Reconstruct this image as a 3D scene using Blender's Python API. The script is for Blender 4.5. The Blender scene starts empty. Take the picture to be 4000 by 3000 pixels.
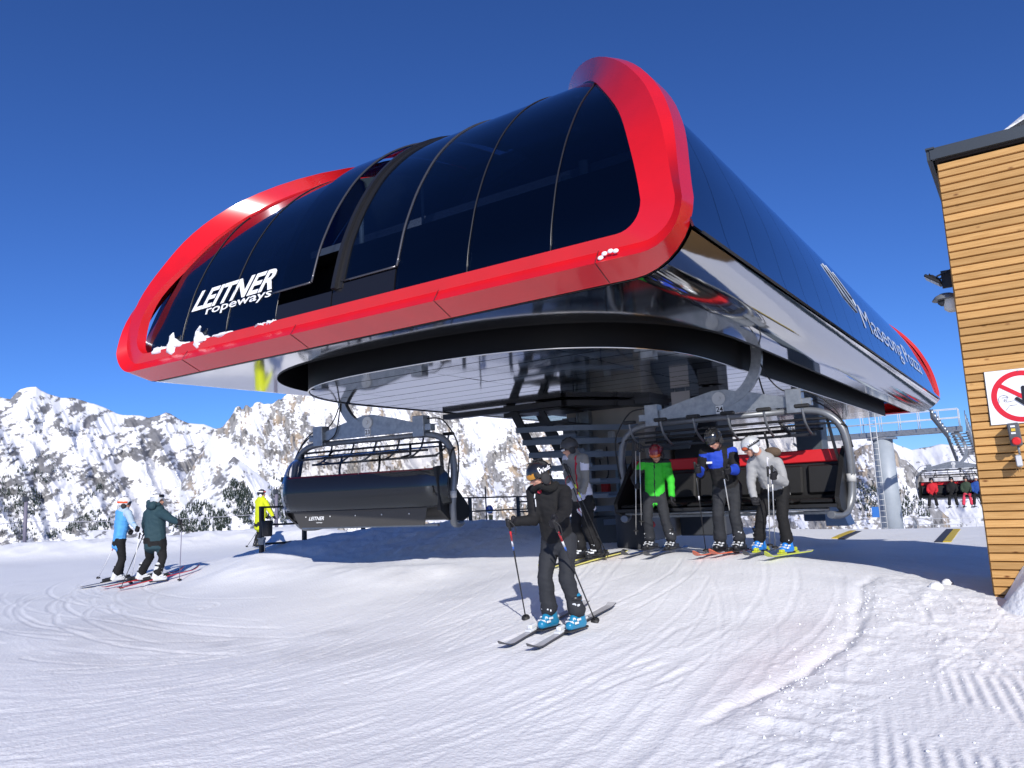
# Chairlift mountain station on a snowy summit: everything is built in code, units are metres, camera eye is the origin.
import bpy, math, random, time
import numpy as np
from mathutils import Vector, Matrix
T0 = time.time()
random.seed(7); rng = np.random.default_rng(7)
scn = bpy.context.scene
COL = scn.collection
R = math.radians

# ------------------------------------------------------------------ camera
cam_d = bpy.data.cameras.new('camera'); cam = bpy.data.objects.new('camera', cam_d); COL.objects.link(cam)
cam_d.sensor_fit = 'HORIZONTAL'; cam_d.sensor_width = 36.0; cam_d.lens = 36.0 * 2945.66 / 4000.0
cam_d.clip_start = 0.05; cam_d.clip_end = 20000
_p, _r, _y = R(7.93762), R(-2.8231), R(-34.06353)
fwd = Vector((math.sin(_y)*math.cos(_p), math.cos(_y)*math.cos(_p), math.sin(_p)))
rt = Vector((math.cos(_y), -math.sin(_y), 0)); up = rt.cross(fwd)
r2 = math.cos(_r)*rt + math.sin(_r)*up; u2 = -math.sin(_r)*rt + math.cos(_r)*up
cam.matrix_world = Matrix(((r2.x, u2.x, -fwd.x, 0), (r2.y, u2.y, -fwd.y, 0), (r2.z, u2.z, -fwd.z, 0), (0, 0, 0, 1)))
scn.camera = cam

# ------------------------------------------------------------------ sky and sun
SUN_EL, SUN_AZ = R(29.0), R(39.0)          # light travels towards (-sin az, cos az, -tan el)
wd = bpy.data.worlds.new('World'); scn.world = wd; wd.use_nodes = True
nt = wd.node_tree; bg = nt.nodes['Background']
sky = nt.nodes.new('ShaderNodeTexSky'); sky.sky_type = 'NISHITA'; sky.sun_disc = False
sky.sun_elevation = SUN_EL; sky.sun_rotation = math.pi - SUN_AZ
sky.altitude = 2400; sky.air_density = 1.0; sky.dust_density = 0.3; sky.ozone_density = 3.0
tint = nt.nodes.new('ShaderNodeMix'); tint.data_type = 'RGBA'; tint.blend_type = 'MULTIPLY'; tint.inputs[0].default_value = 1.0
tint.inputs[7].default_value = (0.56, 0.95, 1.70, 1)
nt.links.new(sky.outputs[0], tint.inputs[6]); nt.links.new(tint.outputs[2], bg.inputs[0]); bg.inputs[1].default_value = 0.072
sd = bpy.data.lights.new('sun', 'SUN'); sun = bpy.data.objects.new('sun', sd); COL.objects.link(sun)
sd.energy = 4.7; sd.angle = R(0.5); sd.color = (1.0, 0.955, 0.90)
ld = Vector((-math.sin(SUN_AZ)*math.cos(SUN_EL), math.cos(SUN_AZ)*math.cos(SUN_EL), -math.sin(SUN_EL)))
sun.rotation_euler = ld.to_track_quat('-Z', 'Y').to_euler(); sun.location = (8, -10, 20)
vs = scn.view_settings
vs.view_transform = 'Standard'; vs.look = 'None'; vs.gamma = 1.0; vs.use_curve_mapping = False; vs.exposure = 0.06
scn.cycles.max_bounces = 10; scn.cycles.transparent_max_bounces = 16; scn.cycles.glossy_bounces = 6

# ------------------------------------------------------------------ helpers
MATS = {}
def mat(name, col, rough=0.5, metal=0.0, spec=0.5, bump=None, var=None, coat=0.0, attr=None, stretch=(1, 1, 1)):
    """bump=(scale, strength, distance); var=(scale, second colour, low, high); attr = colour attribute used as base colour"""
    m = bpy.data.materials.new(name); m.use_nodes = True; n = m.node_tree; b = n.nodes['Principled BSDF']
    b.inputs['Base Color'].default_value = (*col, 1); b.inputs['Roughness'].default_value = rough
    b.inputs['Metallic'].default_value = metal; b.inputs['Specular IOR Level'].default_value = spec
    b.inputs['Coat Weight'].default_value = coat; b.inputs['Coat Roughness'].default_value = 0.05
    mp = None
    if bump or var:
        tc = n.nodes.new('ShaderNodeTexCoord'); mp = n.nodes.new('ShaderNodeMapping')
        mp.inputs['Scale'].default_value = stretch; n.links.new(tc.outputs['Object'], mp.inputs[0])
    if attr:
        a = n.nodes.new('ShaderNodeAttribute'); a.attribute_name = attr; n.links.new(a.outputs['Color'], b.inputs['Base Color'])
    if var:
        t = n.nodes.new('ShaderNodeTexNoise'); t.inputs['Scale'].default_value = var[0]; t.inputs['Detail'].default_value = 5
        n.links.new(mp.outputs[0], t.inputs['Vector'])
        mr = n.nodes.new('ShaderNodeMapRange'); mr.inputs['From Min'].default_value = var[2]; mr.inputs['From Max'].default_value = var[3]
        n.links.new(t.outputs[0], mr.inputs[0])
        mx = n.nodes.new('ShaderNodeMix'); mx.data_type = 'RGBA'; mx.inputs[6].default_value = (*col, 1); mx.inputs[7].default_value = (*var[1], 1)
        n.links.new(mr.outputs[0], mx.inputs[0])
        if attr:
            n.links.new(a.outputs['Color'], mx.inputs[6])
        n.links.new(mx.outputs[2], b.inputs['Base Color'])
    if bump:
        t = n.nodes.new('ShaderNodeTexNoise'); t.inputs['Scale'].default_value = bump[0]; t.inputs['Detail'].default_value = 6
        n.links.new(mp.outputs[0], t.inputs['Vector'])
        bp = n.nodes.new('ShaderNodeBump'); bp.inputs['Strength'].default_value = bump[1]; bp.inputs['Distance'].default_value = bump[2]
        n.links.new(t.outputs[0], bp.inputs['Height']); n.links.new(bp.outputs[0], b.inputs['Normal'])
    MATS[name] = m
    return m

def glass_mat(name, tint, gloss_rough=0.02, fres=1.5, tintpow=None, gloss=1.0):
    m = bpy.data.materials.new(name); m.use_nodes = True; n = m.node_tree; n.nodes.clear()
    o = n.nodes.new('ShaderNodeOutputMaterial'); mx = n.nodes.new('ShaderNodeMixShader')
    tr = n.nodes.new('ShaderNodeBsdfTransparent'); tr.inputs[0].default_value = (*tint, 1)
    g = n.nodes.new('ShaderNodeBsdfGlossy'); g.inputs['Roughness'].default_value = gloss_rough; g.inputs[0].default_value = (gloss*0.82, gloss*0.9, gloss, 1)
    lw = n.nodes.new('ShaderNodeLayerWeight'); lw.inputs['Blend'].default_value = 0.5
    pw = n.nodes.new('ShaderNodeMath'); pw.operation = 'POWER'; pw.inputs[1].default_value = 4.0; n.links.new(lw.outputs['Facing'], pw.inputs[0])
    f = n.nodes.new('ShaderNodeMath'); f.operation = 'MULTIPLY_ADD'; f0 = ((fres-1)/(fres+1))**2; f.inputs[1].default_value = 1-f0; f.inputs[2].default_value = f0; n.links.new(pw.outputs[0], f.inputs[0])
    n.links.new(f.outputs[0], mx.inputs[0]); n.links.new(tr.outputs[0], mx.inputs[1]); n.links.new(g.outputs[0], mx.inputs[2])
    n.links.new(mx.outputs[0], o.inputs[0]); MATS[name] = m
    return m

def frame_from(d):
    d = Vector(d).normalized(); a = Vector((0, 0, 1)) if abs(d.z) < 0.95 else Vector((1, 0, 0))
    x = a.cross(d).normalized(); return x, d.cross(x).normalized(), d

class MB:
    """collects pieces of ONE object"""
    def __init__(s): s.v = []; s.f = []; s.m = []; s.sm = []
    def add(s, vs_, fs, m=0, smooth=False):
        o = len(s.v); s.v.extend([tuple(p) for p in vs_])
        for f in fs: s.f.append(tuple(i+o for i in f)); s.m.append(m); s.sm.append(smooth)
        return s
    def box(s, c, d, rot=None, m=0, bev=0.0):
        x, y, z = [k/2 for k in d]
        if bev > 0:
            b = min(bev, x*0.9, y*0.9, z*0.9); pts = []
            fs = []
            idx = {}
            for sx in (-1, 1):
                for sy in (-1, 1):
                    for sz in (-1, 1):
                        for k in range(3):
                            p = [sx*x, sy*y, sz*z]
                            for j in range(3):
                                if j != k: p[j] -= (sx, sy, sz)[j]*b
                            idx[(sx, sy, sz, k)] = len(pts); pts.append(p)
            def q(*a): fs.append(a)
            for k in range(3):
                o = [j for j in range(3) if j != k]
                for sg in (-1, 1):
                    cs = []
                    for (a, bb) in ((-1, -1), (1, -1), (1, 1), (-1, 1)):
                        t = [0, 0, 0]; t[k] = sg; t[o[0]] = a; t[o[1]] = bb; cs.append(idx[(*t, k)])
                    fs.append(tuple(cs if (sg > 0) == (k != 1) else cs[::-1]))
                # edges parallel to axis k
                for a in (-1, 1):
                    for bb in (-1, 1):
                        t0 = [0, 0, 0]; t1 = [0, 0, 0]
                        t0[k] = -1; t1[k] = 1; t0[o[0]] = t1[o[0]] = a; t0[o[1]] = t1[o[1]] = bb
                        fs.append((idx[(*t0, o[0])], idx[(*t1, o[0])], idx[(*t1, o[1])], idx[(*t0, o[1])]))
            for sx in (-1, 1):
                for sy in (-1, 1):
                    for sz in (-1, 1): fs.append(tuple(idx[(sx, sy, sz, k)] for k in range(3)))
        else:
            pts = [(-x, -y, -z), (x, -y, -z), (x, y, -z), (-x, y, -z), (-x, -y, z), (x, -y, z), (x, y, z), (-x, y, z)]
            fs = [(0, 3, 2, 1), (4, 5, 6, 7), (0, 1, 5, 4), (1, 2, 6, 5), (2, 3, 7, 6), (3, 0, 4, 7)]
        P = []
        for p in pts:
            p = Vector(p)
            if rot is not None: p = rot @ p
            P.append(p + Vector(c))
        return s.add(P, fs, m)
    def tube(s, path, r, n=8, m=0, caps=True, smooth=True, flat=None, closed=False):
        """flat=(a,b): rectangular bar of half sizes a,b instead of a round tube"""
        P = [Vector(p) for p in path]; rs = r if isinstance(r, (list, tuple)) else [r]*len(P)
        vs_ = []; prev = None
        for i, p in enumerate(P):
            if closed: d = P[(i+1) % len(P)] - P[i-1]
            else: d = (P[min(i+1, len(P)-1)] - P[max(i-1, 0)])
            d = d.normalized()
            if prev is None: x, y, _ = frame_from(d)
            else:
                x = (prev - d*prev.dot(d)).normalized(); y = d.cross(x)
            prev = x
            if flat:
                for (a, b) in ((-1, -1), (1, -1), (1, 1), (-1, 1)): vs_.append(p + x*flat[0]*a + y*flat[1]*b)
            else:
                for k in range(n):
                    t = 2*math.pi*k/n; vs_.append(p + (x*math.cos(t) + y*math.sin(t))*rs[i])
        nn = 4 if flat else n; fs = []; L = len(P)
        for i in range(L if closed else L-1):
            j = (i+1) % L
            for k in range(nn): fs.append((i*nn+k, i*nn+(k+1) % nn, j*nn+(k+1) % nn, j*nn+k))
        s.add(vs_, fs, m, smooth and not flat)
        if caps and not closed:
            o = len(s.v)-len(vs_)
            s.f.append(tuple(o+k for k in range(nn))[::-1]); s.m.append(m); s.sm.append(False)
            s.f.append(tuple(o+(L-1)*nn+k for k in range(nn))); s.m.append(m); s.sm.append(False)
        return s
    def cyl(s, a, b, r0, r1=None, n=12, m=0): return s.tube([a, b], [r0, r0 if r1 is None else r1], n, m)
    def ell(s, c, r, rot=None, nu=12, nv=8, m=0):
        vs_ = []; fs = []
        for j in range(nv+1):
            t = math.pi*j/nv
            for i in range(nu):
                a = 2*math.pi*i/nu; p = Vector((r[0]*math.sin(t)*math.cos(a), r[1]*math.sin(t)*math.sin(a), r[2]*math.cos(t)))
                if rot is not None: p = rot @ p
                vs_.append(p + Vector(c))
        for j in range(nv):
            for i in range(nu): fs.append((j*nu+i, (j+1)*nu+i, (j+1)*nu+(i+1) % nu, j*nu+(i+1) % nu))
        return s.add(vs_, fs, m, True)
    def lathe(s, prof, c=(0, 0, 0), rot=None, n=16, m=0, smooth=True):
        vs_ = []; fs = []
        for (r, z) in prof:
            for k in range(n):
                a = 2*math.pi*k/n; p = Vector((r*math.cos(a), r*math.sin(a), z))
                if rot is not None: p = rot @ p
                vs_.append(p + Vector(c))
        for j in range(len(prof)-1):
            for k in range(n): fs.append((j*n+k, j*n+(k+1) % n, (j+1)*n+(k+1) % n, (j+1)*n+k))
        s.add(vs_, fs, m, smooth)
        o = len(s.v)-len(vs_)
        s.f.append(tuple(o+k for k in range(n))[::-1]); s.m.append(m); s.sm.append(False)
        s.f.append(tuple(o+(len(prof)-1)*n+k for k in range(n))); s.m.append(m); s.sm.append(False)
        return s
    def prism(s, poly, ext, m=0):
        """poly: list of 3D points, ext: extrusion vector"""
        n = len(poly); e = Vector(ext); a = [Vector(p) for p in poly]; b = [p+e for p in a]
        fs = [tuple(range(n))[::-1], tuple(range(n, 2*n))] + [(i, (i+1) % n, n+(i+1) % n, n+i) for i in range(n)]
        return s.add(a+b, fs, m)
    def sheet(s, grid, th=None, m=0, smooth=True):
        """grid[i][j] of points; th = thickness along the sheet's own normal (0/None: single sheet)"""
        g = np.array([[tuple(p) for p in row] for row in grid], float); a, b = g.shape[:2]
        vs_ = g.reshape(-1, 3)
        fs = [(i*b+j, i*b+j+1, (i+1)*b+j+1, (i+1)*b+j) for i in range(a-1) for j in range(b-1)]
        if not th: return s.add(vs_.tolist(), fs, m, smooth)
        du = np.gradient(g, axis=0); dv = np.gradient(g, axis=1); nn = np.cross(du, dv)
        nn /= np.maximum(np.linalg.norm(nn, axis=2, keepdims=True), 1e-9)
        back = (g + nn*th).reshape(-1, 3); o = a*b
        f2 = [tuple(i+o for i in f[::-1]) for f in fs]
        rim = [i for i in range(b)] + [i*b+b-1 for i in range(1, a)] + [(a-1)*b+j for j in range(b-2, -1, -1)] + [i*b for i in range(a-2, 0, -1)]
        s.add(vs_.tolist()+back.tolist(), fs+f2, m, smooth)
        allv = vs_.tolist()+back.tolist(); nr = len(rim)
        s.add([allv[i] for i in rim]+[allv[i+o] for i in rim], [(k, nr+k, nr+(k+1) % nr, (k+1) % nr) for k in range(nr)], m, False)
        return s
    def build(s, name, mats, parent=None, origin=None):
        mats = mats if isinstance(mats, (list, tuple)) else [mats]
        v = s.v
        if origin is not None: v = (np.array(v, float) - np.array(origin, float)).tolist()
        me = bpy.data.meshes.new(name); me.from_pydata(v, [], s.f)
        for m in mats: me.materials.append(m)
        me.polygons.foreach_set('material_index', s.m); me.polygons.foreach_set('use_smooth', s.sm)
        me.update()
        return link(name, me, parent)

def link(name, me, parent=None, loc=None):
    o = bpy.data.objects.new(name, me); COL.objects.link(o)
    if parent is not None: o.parent = parent
    if loc is not None: o.location = loc
    return o
def tag(o, label=None, cat=None, group=None, kind=None):
    if label: o['label'] = label
    if cat: o['category'] = cat
    if group: o['group'] = group
    if kind: o['kind'] = kind
    return o
def thing(name, label, cat, loc=(0, 0, 0), rz=0.0, group=None):
    o = bpy.data.objects.new(name, None); COL.objects.link(o); o.location = loc; o.rotation_euler = (0, 0, rz); o.empty_display_size = 0.2
    return tag(o, label, cat, group)
def copy_tree(o, parent=None):
    c = o.copy(); COL.objects.link(c)
    if parent is not None: c.parent = parent
    for ch in [k for k in bpy.data.objects if k.parent == o]: copy_tree(ch, c)
    return c
def lin(x, xs, ys): return float(np.interp(x, xs, ys))
def bez(pts, n=8):
    """Catmull-Rom through points"""
    P = [Vector(p) for p in pts]; out = []
    for i in range(len(P)-1):
        p0 = P[max(i-1, 0)]; p1 = P[i]; p2 = P[i+1]; p3 = P[min(i+2, len(P)-1)]
        for k in range(n):
            t = k/n; out.append(0.5*((2*p1)+(p2-p0)*t+(2*p0-5*p1+4*p2-p3)*t*t+(3*p1-p0-3*p2+p3)*t**3))
    return out+[P[-1]]
def rotz(a): return Matrix.Rotation(a, 3, 'Z')
def text_mesh(txt, shear=0.0, bold=0.0, res=3, spacing=1.0):
    """outline letters as a flat mesh (numpy verts in x,y with letter height about 0.7, faces)"""
    cu = bpy.data.curves.new('txt', 'FONT'); cu.body = txt; cu.shear = shear; cu.offset = bold; cu.resolution_u = res; cu.space_character = spacing
    ob = bpy.data.objects.new('txt', cu); COL.objects.link(ob)
    dg = bpy.context.evaluated_depsgraph_get(); ev = ob.evaluated_get(dg); me = ev.to_mesh()
    v = np.array([p.co[:] for p in me.vertices]); f = [tuple(p.vertices) for p in me.polygons]
    ev.to_mesh_clear(); bpy.data.objects.remove(ob); bpy.data.curves.remove(cu)
    return v, f
# value noise in numpy -------------------------------------------------
_tab = rng.random((256, 256)).astype(np.float64)
def vnoise(x, y):
    xi = np.floor(x).astype(int); yi = np.floor(y).astype(int); fx = x-xi; fy = y-yi
    fx = fx*fx*(3-2*fx); fy = fy*fy*(3-2*fy)
    a = _tab[xi & 255, yi & 255]; b = _tab[(xi+1) & 255, yi & 255]; c = _tab[xi & 255, (yi+1) & 255]; d = _tab[(xi+1) & 255, (yi+1) & 255]
    return (a*(1-fx)+b*fx)*(1-fy)+(c*(1-fx)+d*fx)*fy
def fbm(x, y, o=5, g=0.5, l=2.03):
    s_ = 0; a = 1; t = 0
    for i in range(o):
        s_ = s_ + a*vnoise(x+i*17.3, y+i*9.1); t += a; a *= g; x = x*l; y = y*l
    return s_/t
def ridged(x, y, o=5):
    s_ = 0; a = 1; t = 0
    for i in range(o):
        s_ = s_ + a*(1-abs(2*vnoise(x+i*7.7, y+i*3.1)-1)); t += a; a *= 0.5; x = x*2.1; y = y*2.1
    return s_/t
def sstep(a, b, x):
    t = np.clip((x-a)/(b-a), 0, 1); return t*t*(3-2*t)
def grid_faces(a, b):
    i = np.arange(a-1)[:, None]; j = np.arange(b-1)[None, :]; q = i*b+j
    return np.stack([q, q+1, q+b+1, q+b], -1).reshape(-1, 4)
def np_mesh(name, V, F, mats, col=None, smooth=True):
    me = bpy.data.meshes.new(name); n = len(V); m = len(F)
    me.vertices.add(n); me.vertices.foreach_set('co', np.ascontiguousarray(V, np.float32).ravel())
    me.loops.add(m*4); me.loops.foreach_set('vertex_index', np.ascontiguousarray(F, np.int32).ravel())
    me.polygons.add(m); me.polygons.foreach_set('loop_start', np.arange(0, m*4, 4, dtype=np.int32))
    me.polygons.foreach_set('use_smooth', np.full(m, smooth)); me.update(calc_edges=True)
    for x in (mats if isinstance(mats, (list, tuple)) else [mats]): me.materials.append(x)
    if col is not None:
        at = me.color_attributes.new('col', 'FLOAT_COLOR', 'POINT')
        c = np.ones((n, 4), np.float32); c[:, :3] = col; at.data.foreach_set('color', c.ravel())
    return me
# ================================================================== SNOW GROUND
CP = np.array([  # surveyed heights (x, y, z)
 (0,0,-1.62),(-2,3,-1.62),(-4,4.5,-1.56),(-3.83,6.2,-1.36),(-3.8,5.5,-1.44),(-4.1,7.2,-1.25),(-5.35,9.5,-1.05),(-5.1,8.7,-1.11),(-4.68,10.6,-1.03),(-4.6,9.6,-1.10),(-3.63,10.4,-1.03),(-3.8,9.8,-1.09),
 (-3.0,10.5,-1.03),(-3.0,9.8,-1.10),(-15.5,8.35,-1.50),(-14.5,8.54,-1.50),(-14,7.5,-1.53),(-20.2,15.3,-1.42),(-0.48,9.4,-1.36),(-1.3,10.4,-1.27),(-3,15,-1.45),(-2.4,12.6,-1.33),(-4.2,13,-1.35),(-6.5,15,-1.3),(-1.2,14,-1.42),(1,14,-1.45),(-1.6,12,-1.33),(-3.1,11.9,-1.26),(-4.6,12.2,-1.25),(-5,17,-1.5),
 (1,7,-1.55),(2,2,-1.65),(-1.7,4.6,-1.6),(-0.5,5.8,-1.57),(-2.2,7.6,-1.38),(-7,5.6,-1.6),(-5,3,-1.64),(-10,4.5,-1.62),(-10,6,-1.57),(-7.1,7.9,-1.36),(-9,8.6,-1.32),(-11,9.3,-1.30),(-8,10.5,-1.02),(-9.5,10.8,-1.0),(-6.6,10.4,-1.01),
 (-13.1,10,-0.99),(-12.9,11.2,-0.85),(-12.2,12.2,-0.72),(-10.7,12.5,-0.68),(-9.3,12.8,-0.70),(-8.2,13.0,-0.80),(-7.2,13,-0.96),(-11,11.4,-0.92),(-10.5,15,-0.8),(-14,14,-1.1),(-17,12,-1.35),(-13.6,8.9,-1.42),(-12.3,9.0,-1.33),
 (-15,5,-1.56),(-20,8,-1.5),(-25,12,-1.45),(-30,20,-1.4),(-20,25,-1.4),(-10,22,-1.2),(-3,20,-1.53),(0,20,-1.53),(-4,23,-1.55),(0,23,-1.56),(-20,2,-1.6),(5,10,-1.5),(6,5,-1.6),(0,-8,-1.65),(-10,-8,-1.65),(10,-5,-1.65),(-25,-5,-1.6)], float)
def _tps(r): 
    r = np.maximum(r, 1e-6); return r*r*np.log(r)
_n = len(CP); _A = np.zeros((_n+3, _n+3)); _d = np.hypot(CP[:, None, 0]-CP[None, :, 0], CP[:, None, 1]-CP[None, :, 1])
_A[:_n, :_n] = _tps(_d) + 0.15*np.eye(_n); _A[:_n, _n] = 1; _A[:_n, _n+1:] = CP[:, :2]; _A[_n:, :_n] = _A[:_n, _n:].T
_w = np.linalg.solve(_A, np.r_[CP[:, 2], 0, 0, 0])
def base_h(x, y):
    x = np.asarray(x, float); y = np.asarray(y, float); z = _w[_n] + _w[_n+1]*x + _w[_n+2]*y
    for i in range(_n): z = z + _w[i]*_tps(np.hypot(x-CP[i, 0], y-CP[i, 1]))
    return z
EDGE_AZ = [-180, -110, -80, -72, -62, -52, -46, -40, -34, -28, -20, -10, 0, 15, 40, 90, 180]
EDGE_R = [60, 60, 40, 33, 30, 30, 28, 21, 20.5, 21, 22.5, 23.0, 24, 28, 45, 60, 60]
def ground_np(x, y):
    r = np.hypot(x, y); az = np.degrees(np.arctan2(x, y)); re = np.interp(az, EDGE_AZ, EDGE_R)
    k = np.minimum(1.0, 24/np.maximum(r, 1e-3))
    z = base_h(x*np.where(r > 34, 34/np.maximum(r, 1e-3), 1), y*np.where(r > 34, 34/np.maximum(r, 1e-3), 1))
    z = np.clip(z, -1.75, -0.55)
    left = sstep(-44, -50, az)*sstep(-120, -85, az)                       # ploughed snow bank along the left rim
    bank = np.exp(-((r-(re-1.3))/1.5)**2)*0.42*left
    bank = bank*(0.75+0.6*fbm(x*0.5, y*0.5, 3)) + bank*0.35*(ridged(x*1.3, y*1.3, 3)-0.5)
    front = (np.abs(az+35) < 75)
    drop = np.where(front, np.maximum(r-re, 0)*0.10, 0.0)
    z = z + bank - np.minimum(drop, 100)
    return z
# -- ski tracks: a height map of grooves on a local grid
TX0, TX1, TY0, TY1, TS = -24.0, 3.0, 2.2, 14.0, 0.02
tw, thh = int((TX1-TX0)/TS), int((TY1-TY0)/TS); TRK = np.zeros((thh, tw), np.float32)
def stamp(path, width, depth, ridge):
    kw = int(width*1.9/TS)+2; yy, xx = np.mgrid[-kw:kw+1, -kw:kw+1]*TS
    for (x, y) in path:
        ix = int((x-TX0)/TS); iy = int((y-TY0)/TS)
        if ix < kw or iy < kw or ix >= tw-kw or iy >= thh-kw: continue
        d = np.hypot(xx-(x-TX0-ix*TS), yy-(y-TY0-iy*TS))/width
        g = np.where(d < 1, -depth*(1-d*d), ridge*np.exp(-((d-1.3)/0.25)**2)).astype(np.float32)
        w = TRK[iy-kw:iy+kw+1, ix-kw:ix+kw+1]
        np.copyto(w, np.where(g < 0, np.minimum(w, g+0.25*np.maximum(w, -depth)), np.maximum(w, np.minimum(w+g*0.3, ridge))))
def flow(x0, y0, h0, curv, length, wob):
    x, y, h = x0, y0, h0; out = []; s_ = 0
    while s_ < length:
        out.append((x, y)); x += math.cos(h)*0.035; y += math.sin(h)*0.035
        h += curv(s_)*0.035 + wob*math.sin(s_*0.9+x0*3)*0.035; s_ += 0.035
    return out
_rt = random.Random(5); FC = (-10.5, 6.9)        # traffic swings in circles round this point: down the ramp, then left
def arc(r0, th0, ln, drift, wob):
    out = []; th = th0; r_ = r0; s_ = 0; p = _rt.random()*6
    while s_ < ln:
        out.append((FC[0]+r_*math.cos(th), FC[1]+r_*math.sin(th))); th -= 0.035/r_; r_ += drift*0.035+wob*math.sin(s_*0.8+p)*0.035; s_ += 0.035
    return out
for i in range(330):
    k = _rt.random(); r0 = _rt.uniform(3.2, 9.6) if k < 0.85 else _rt.uniform(8.6, 11.0); th0 = R(_rt.uniform(-95, 30)); ln = _rt.choice([_rt.uniform(0.5, 2.0), _rt.uniform(2, 8)])
    p = arc(r0, th0, ln, _rt.gauss(0, 0.24), _rt.gauss(0, 0.10))
    w = _rt.choice([0.024, 0.03, 0.035, 0.045, 0.05, 0.09]); dp = _rt.uniform(0.0025, 0.0085)*(0.6 if w > 0.07 else 1)
    if _rt.random() < 0.35: stamp(p, w*0.8, 0.0008, dp*0.8)        # scraped-up ridge only
    else: stamp(p, w, dp, dp*0.75)
    if _rt.random() < 0.45:
        o = _rt.uniform(0.16, 0.36); stamp([(FC[0]+(x-FC[0])*(1+o/r0), FC[1]+(y-FC[1])*(1+o/r0)) for x, y in p[:int(len(p)*_rt.uniform(0.5, 1))]], w, dp, dp*0.7)
for i in range(26):      # carved arcs on the left flat
    cx, cy, rr = _rt.uniform(-13, -9), _rt.uniform(8.0, 11.0), _rt.uniform(2.6, 5.2); a0 = R(_rt.uniform(190, 230)); a1 = a0+R(_rt.uniform(40, 85))
    n_ = int(rr*(a1-a0)/0.035)
    stamp([(cx+rr*1.35*math.cos(a0+(a1-a0)*k/n_), cy+rr*math.sin(a0+(a1-a0)*k/n_)*0.8-0.6) for k in range(n_)], 0.05, _rt.uniform(0.004, 0.012), 0.006)
def trk(x, y):
    u = np.clip((x-TX0)/TS, 0, tw-2.001); v = np.clip((y-TY0)/TS, 0, thh-2.001); i = u.astype(int); j = v.astype(int); fx = u-i; fy = v-j
    t = (TRK[j, i]*(1-fx)+TRK[j, i+1]*fx)*(1-fy)+(TRK[j+1, i]*(1-fx)+TRK[j+1, i+1]*fx)*fy
    return np.where((x > TX0) & (x < TX1) & (y > TY0) & (y < TY1), t, 0)
def relief(x, y):
    r = np.hypot(x, y); near = sstep(30, 14, r)
    z = (fbm(x*0.55, y*0.55, 3)-0.5)*0.07*near + (fbm(x*2.3+9, y*2.3, 3)-0.5)*0.012*near
    # side-slip streaks running with the traffic (swinging from down-slope on the right to across on the left)
    rf_ = np.hypot(x-FC[0], y-FC[1]); th = np.arctan2(y-FC[1], x-FC[0]); k_ = near*sstep(1.2, 3.0, rf_)*sstep(-0.3, -1.0, x-(y-6)*0.05)
    rw = rf_ + 0.9*(fbm(x*0.33+4, y*0.33, 2)-0.5); a2 = x*0.93+y*0.37; b2 = -x*0.37+y*0.93
    z = z + k_*((fbm(th*3.2+rf_*0.25, rw*5.0, 3)-0.5)*0.009 + (fbm(th*6+3, rw*17, 3)-0.5)*0.0045 + (fbm(a2*5+1, b2*0.8, 3)-0.5)*0.006 + (fbm(x*13, y*13, 2)-0.5)*0.004)
    z = z + trk(x, y)
    # rough, trodden snow on the right with a ploughed seam, and groomer corduroy in the corner
    seam = -1.75+0.16*np.sin(y*1.1)+0.05*(y-6); right = sstep(-0.05, 0.3, x-seam)*sstep(12, 9.5, y)*sstep(2.0, 3, y)
    z = z + right*((ridged(x*3.2, y*3.2, 4)-0.5)*0.034 + (fbm(x*11, y*11, 2)-0.5)*0.016)
    seam = seam + 0.07*(fbm(y*4, y*0+2, 3)-0.5)*2
    z = z - 0.030*np.exp(-((x-seam)/0.06)**2)*sstep(10.5, 9, y)*sstep(4.5, 5.5, y)*(0.5+fbm(x*3, y*3, 2)) + 0.014*(0.2+fbm(x*7, y*7, 2))*np.exp(-((x-seam-0.17)/0.12)**2)*sstep(10.5, 9, y)*sstep(4.5, 5.5, y)
    cor = sstep(-1.15, -0.85, x+0.12*(y-5))*sstep(6.9, 6.5, y)
    z = z*(1-0.75*cor) + cor*0.0065*np.sin((x*0.985+y*0.17)*2*math.pi/0.085)*sstep(0.25, 0.5, fbm(x*1.1, y*1.1, 3))
    # lumps under the rail and round the unloading mat
    l2 = sstep(9.3, 10.6, y)*sstep(-6.8, -8.2, x)*sstep(-16.5, -13.2, x)
    z = z + l2*((fbm(x*1.6, y*1.6, 4)-0.5)*0.16+(ridged(x*3, y*3, 3)-0.5)*0.05)
    l3 = np.exp(-(((y-9.15+0.12*np.sin(x*1.3))/0.55)**2))*sstep(-6.5, -8, x)*sstep(-13.8, -12.6, x)
    z = z + l3*(0.10*fbm(x*1.2, y*1.2, 3)+0.03)
    return z
def gh(x, y): 
    a = np.array([float(x)]); b = np.array([float(y)]); return float(ground_np(a, b)[0])
azs = np.concatenate([np.linspace(-180, -74, 60)[:-1], np.linspace(-74, 6, 1000), np.linspace(6, 180, 70)[1:]])
rs = np.concatenate([[0.02, 0.6, 1.4, 2.2], np.geomspace(2.8, 34, 560), np.geomspace(34, 800, 60)[1:]])
AZ, RR = np.meshgrid(np.radians(azs), rs); GX = RR*np.sin(AZ); GY = RR*np.cos(AZ)
GZ = ground_np(GX, GY) + relief(GX, GY)
V = np.stack([GX, GY, GZ], -1).reshape(-1, 3)
dirt = sstep(0.52, 0.78, fbm(GX*0.45+3, GY*0.9, 4))*sstep(-3.5, -6, GX)*sstep(3, 4.5, GY)*sstep(11, 9, GY)*0.55
dirt = np.maximum(dirt, 0.9*np.exp(-(((GX+8.0)/0.35)**2+((GY-5.55)/0.16)**2))*(0.4+fbm(GX*4, GY*6, 3)))
dirt = np.maximum(dirt, 0.75*np.exp(-(((GX+6.9)/0.5)**2+((GY-6.3)/0.2)**2))*fbm(GX*4, GY*6, 3))
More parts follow.
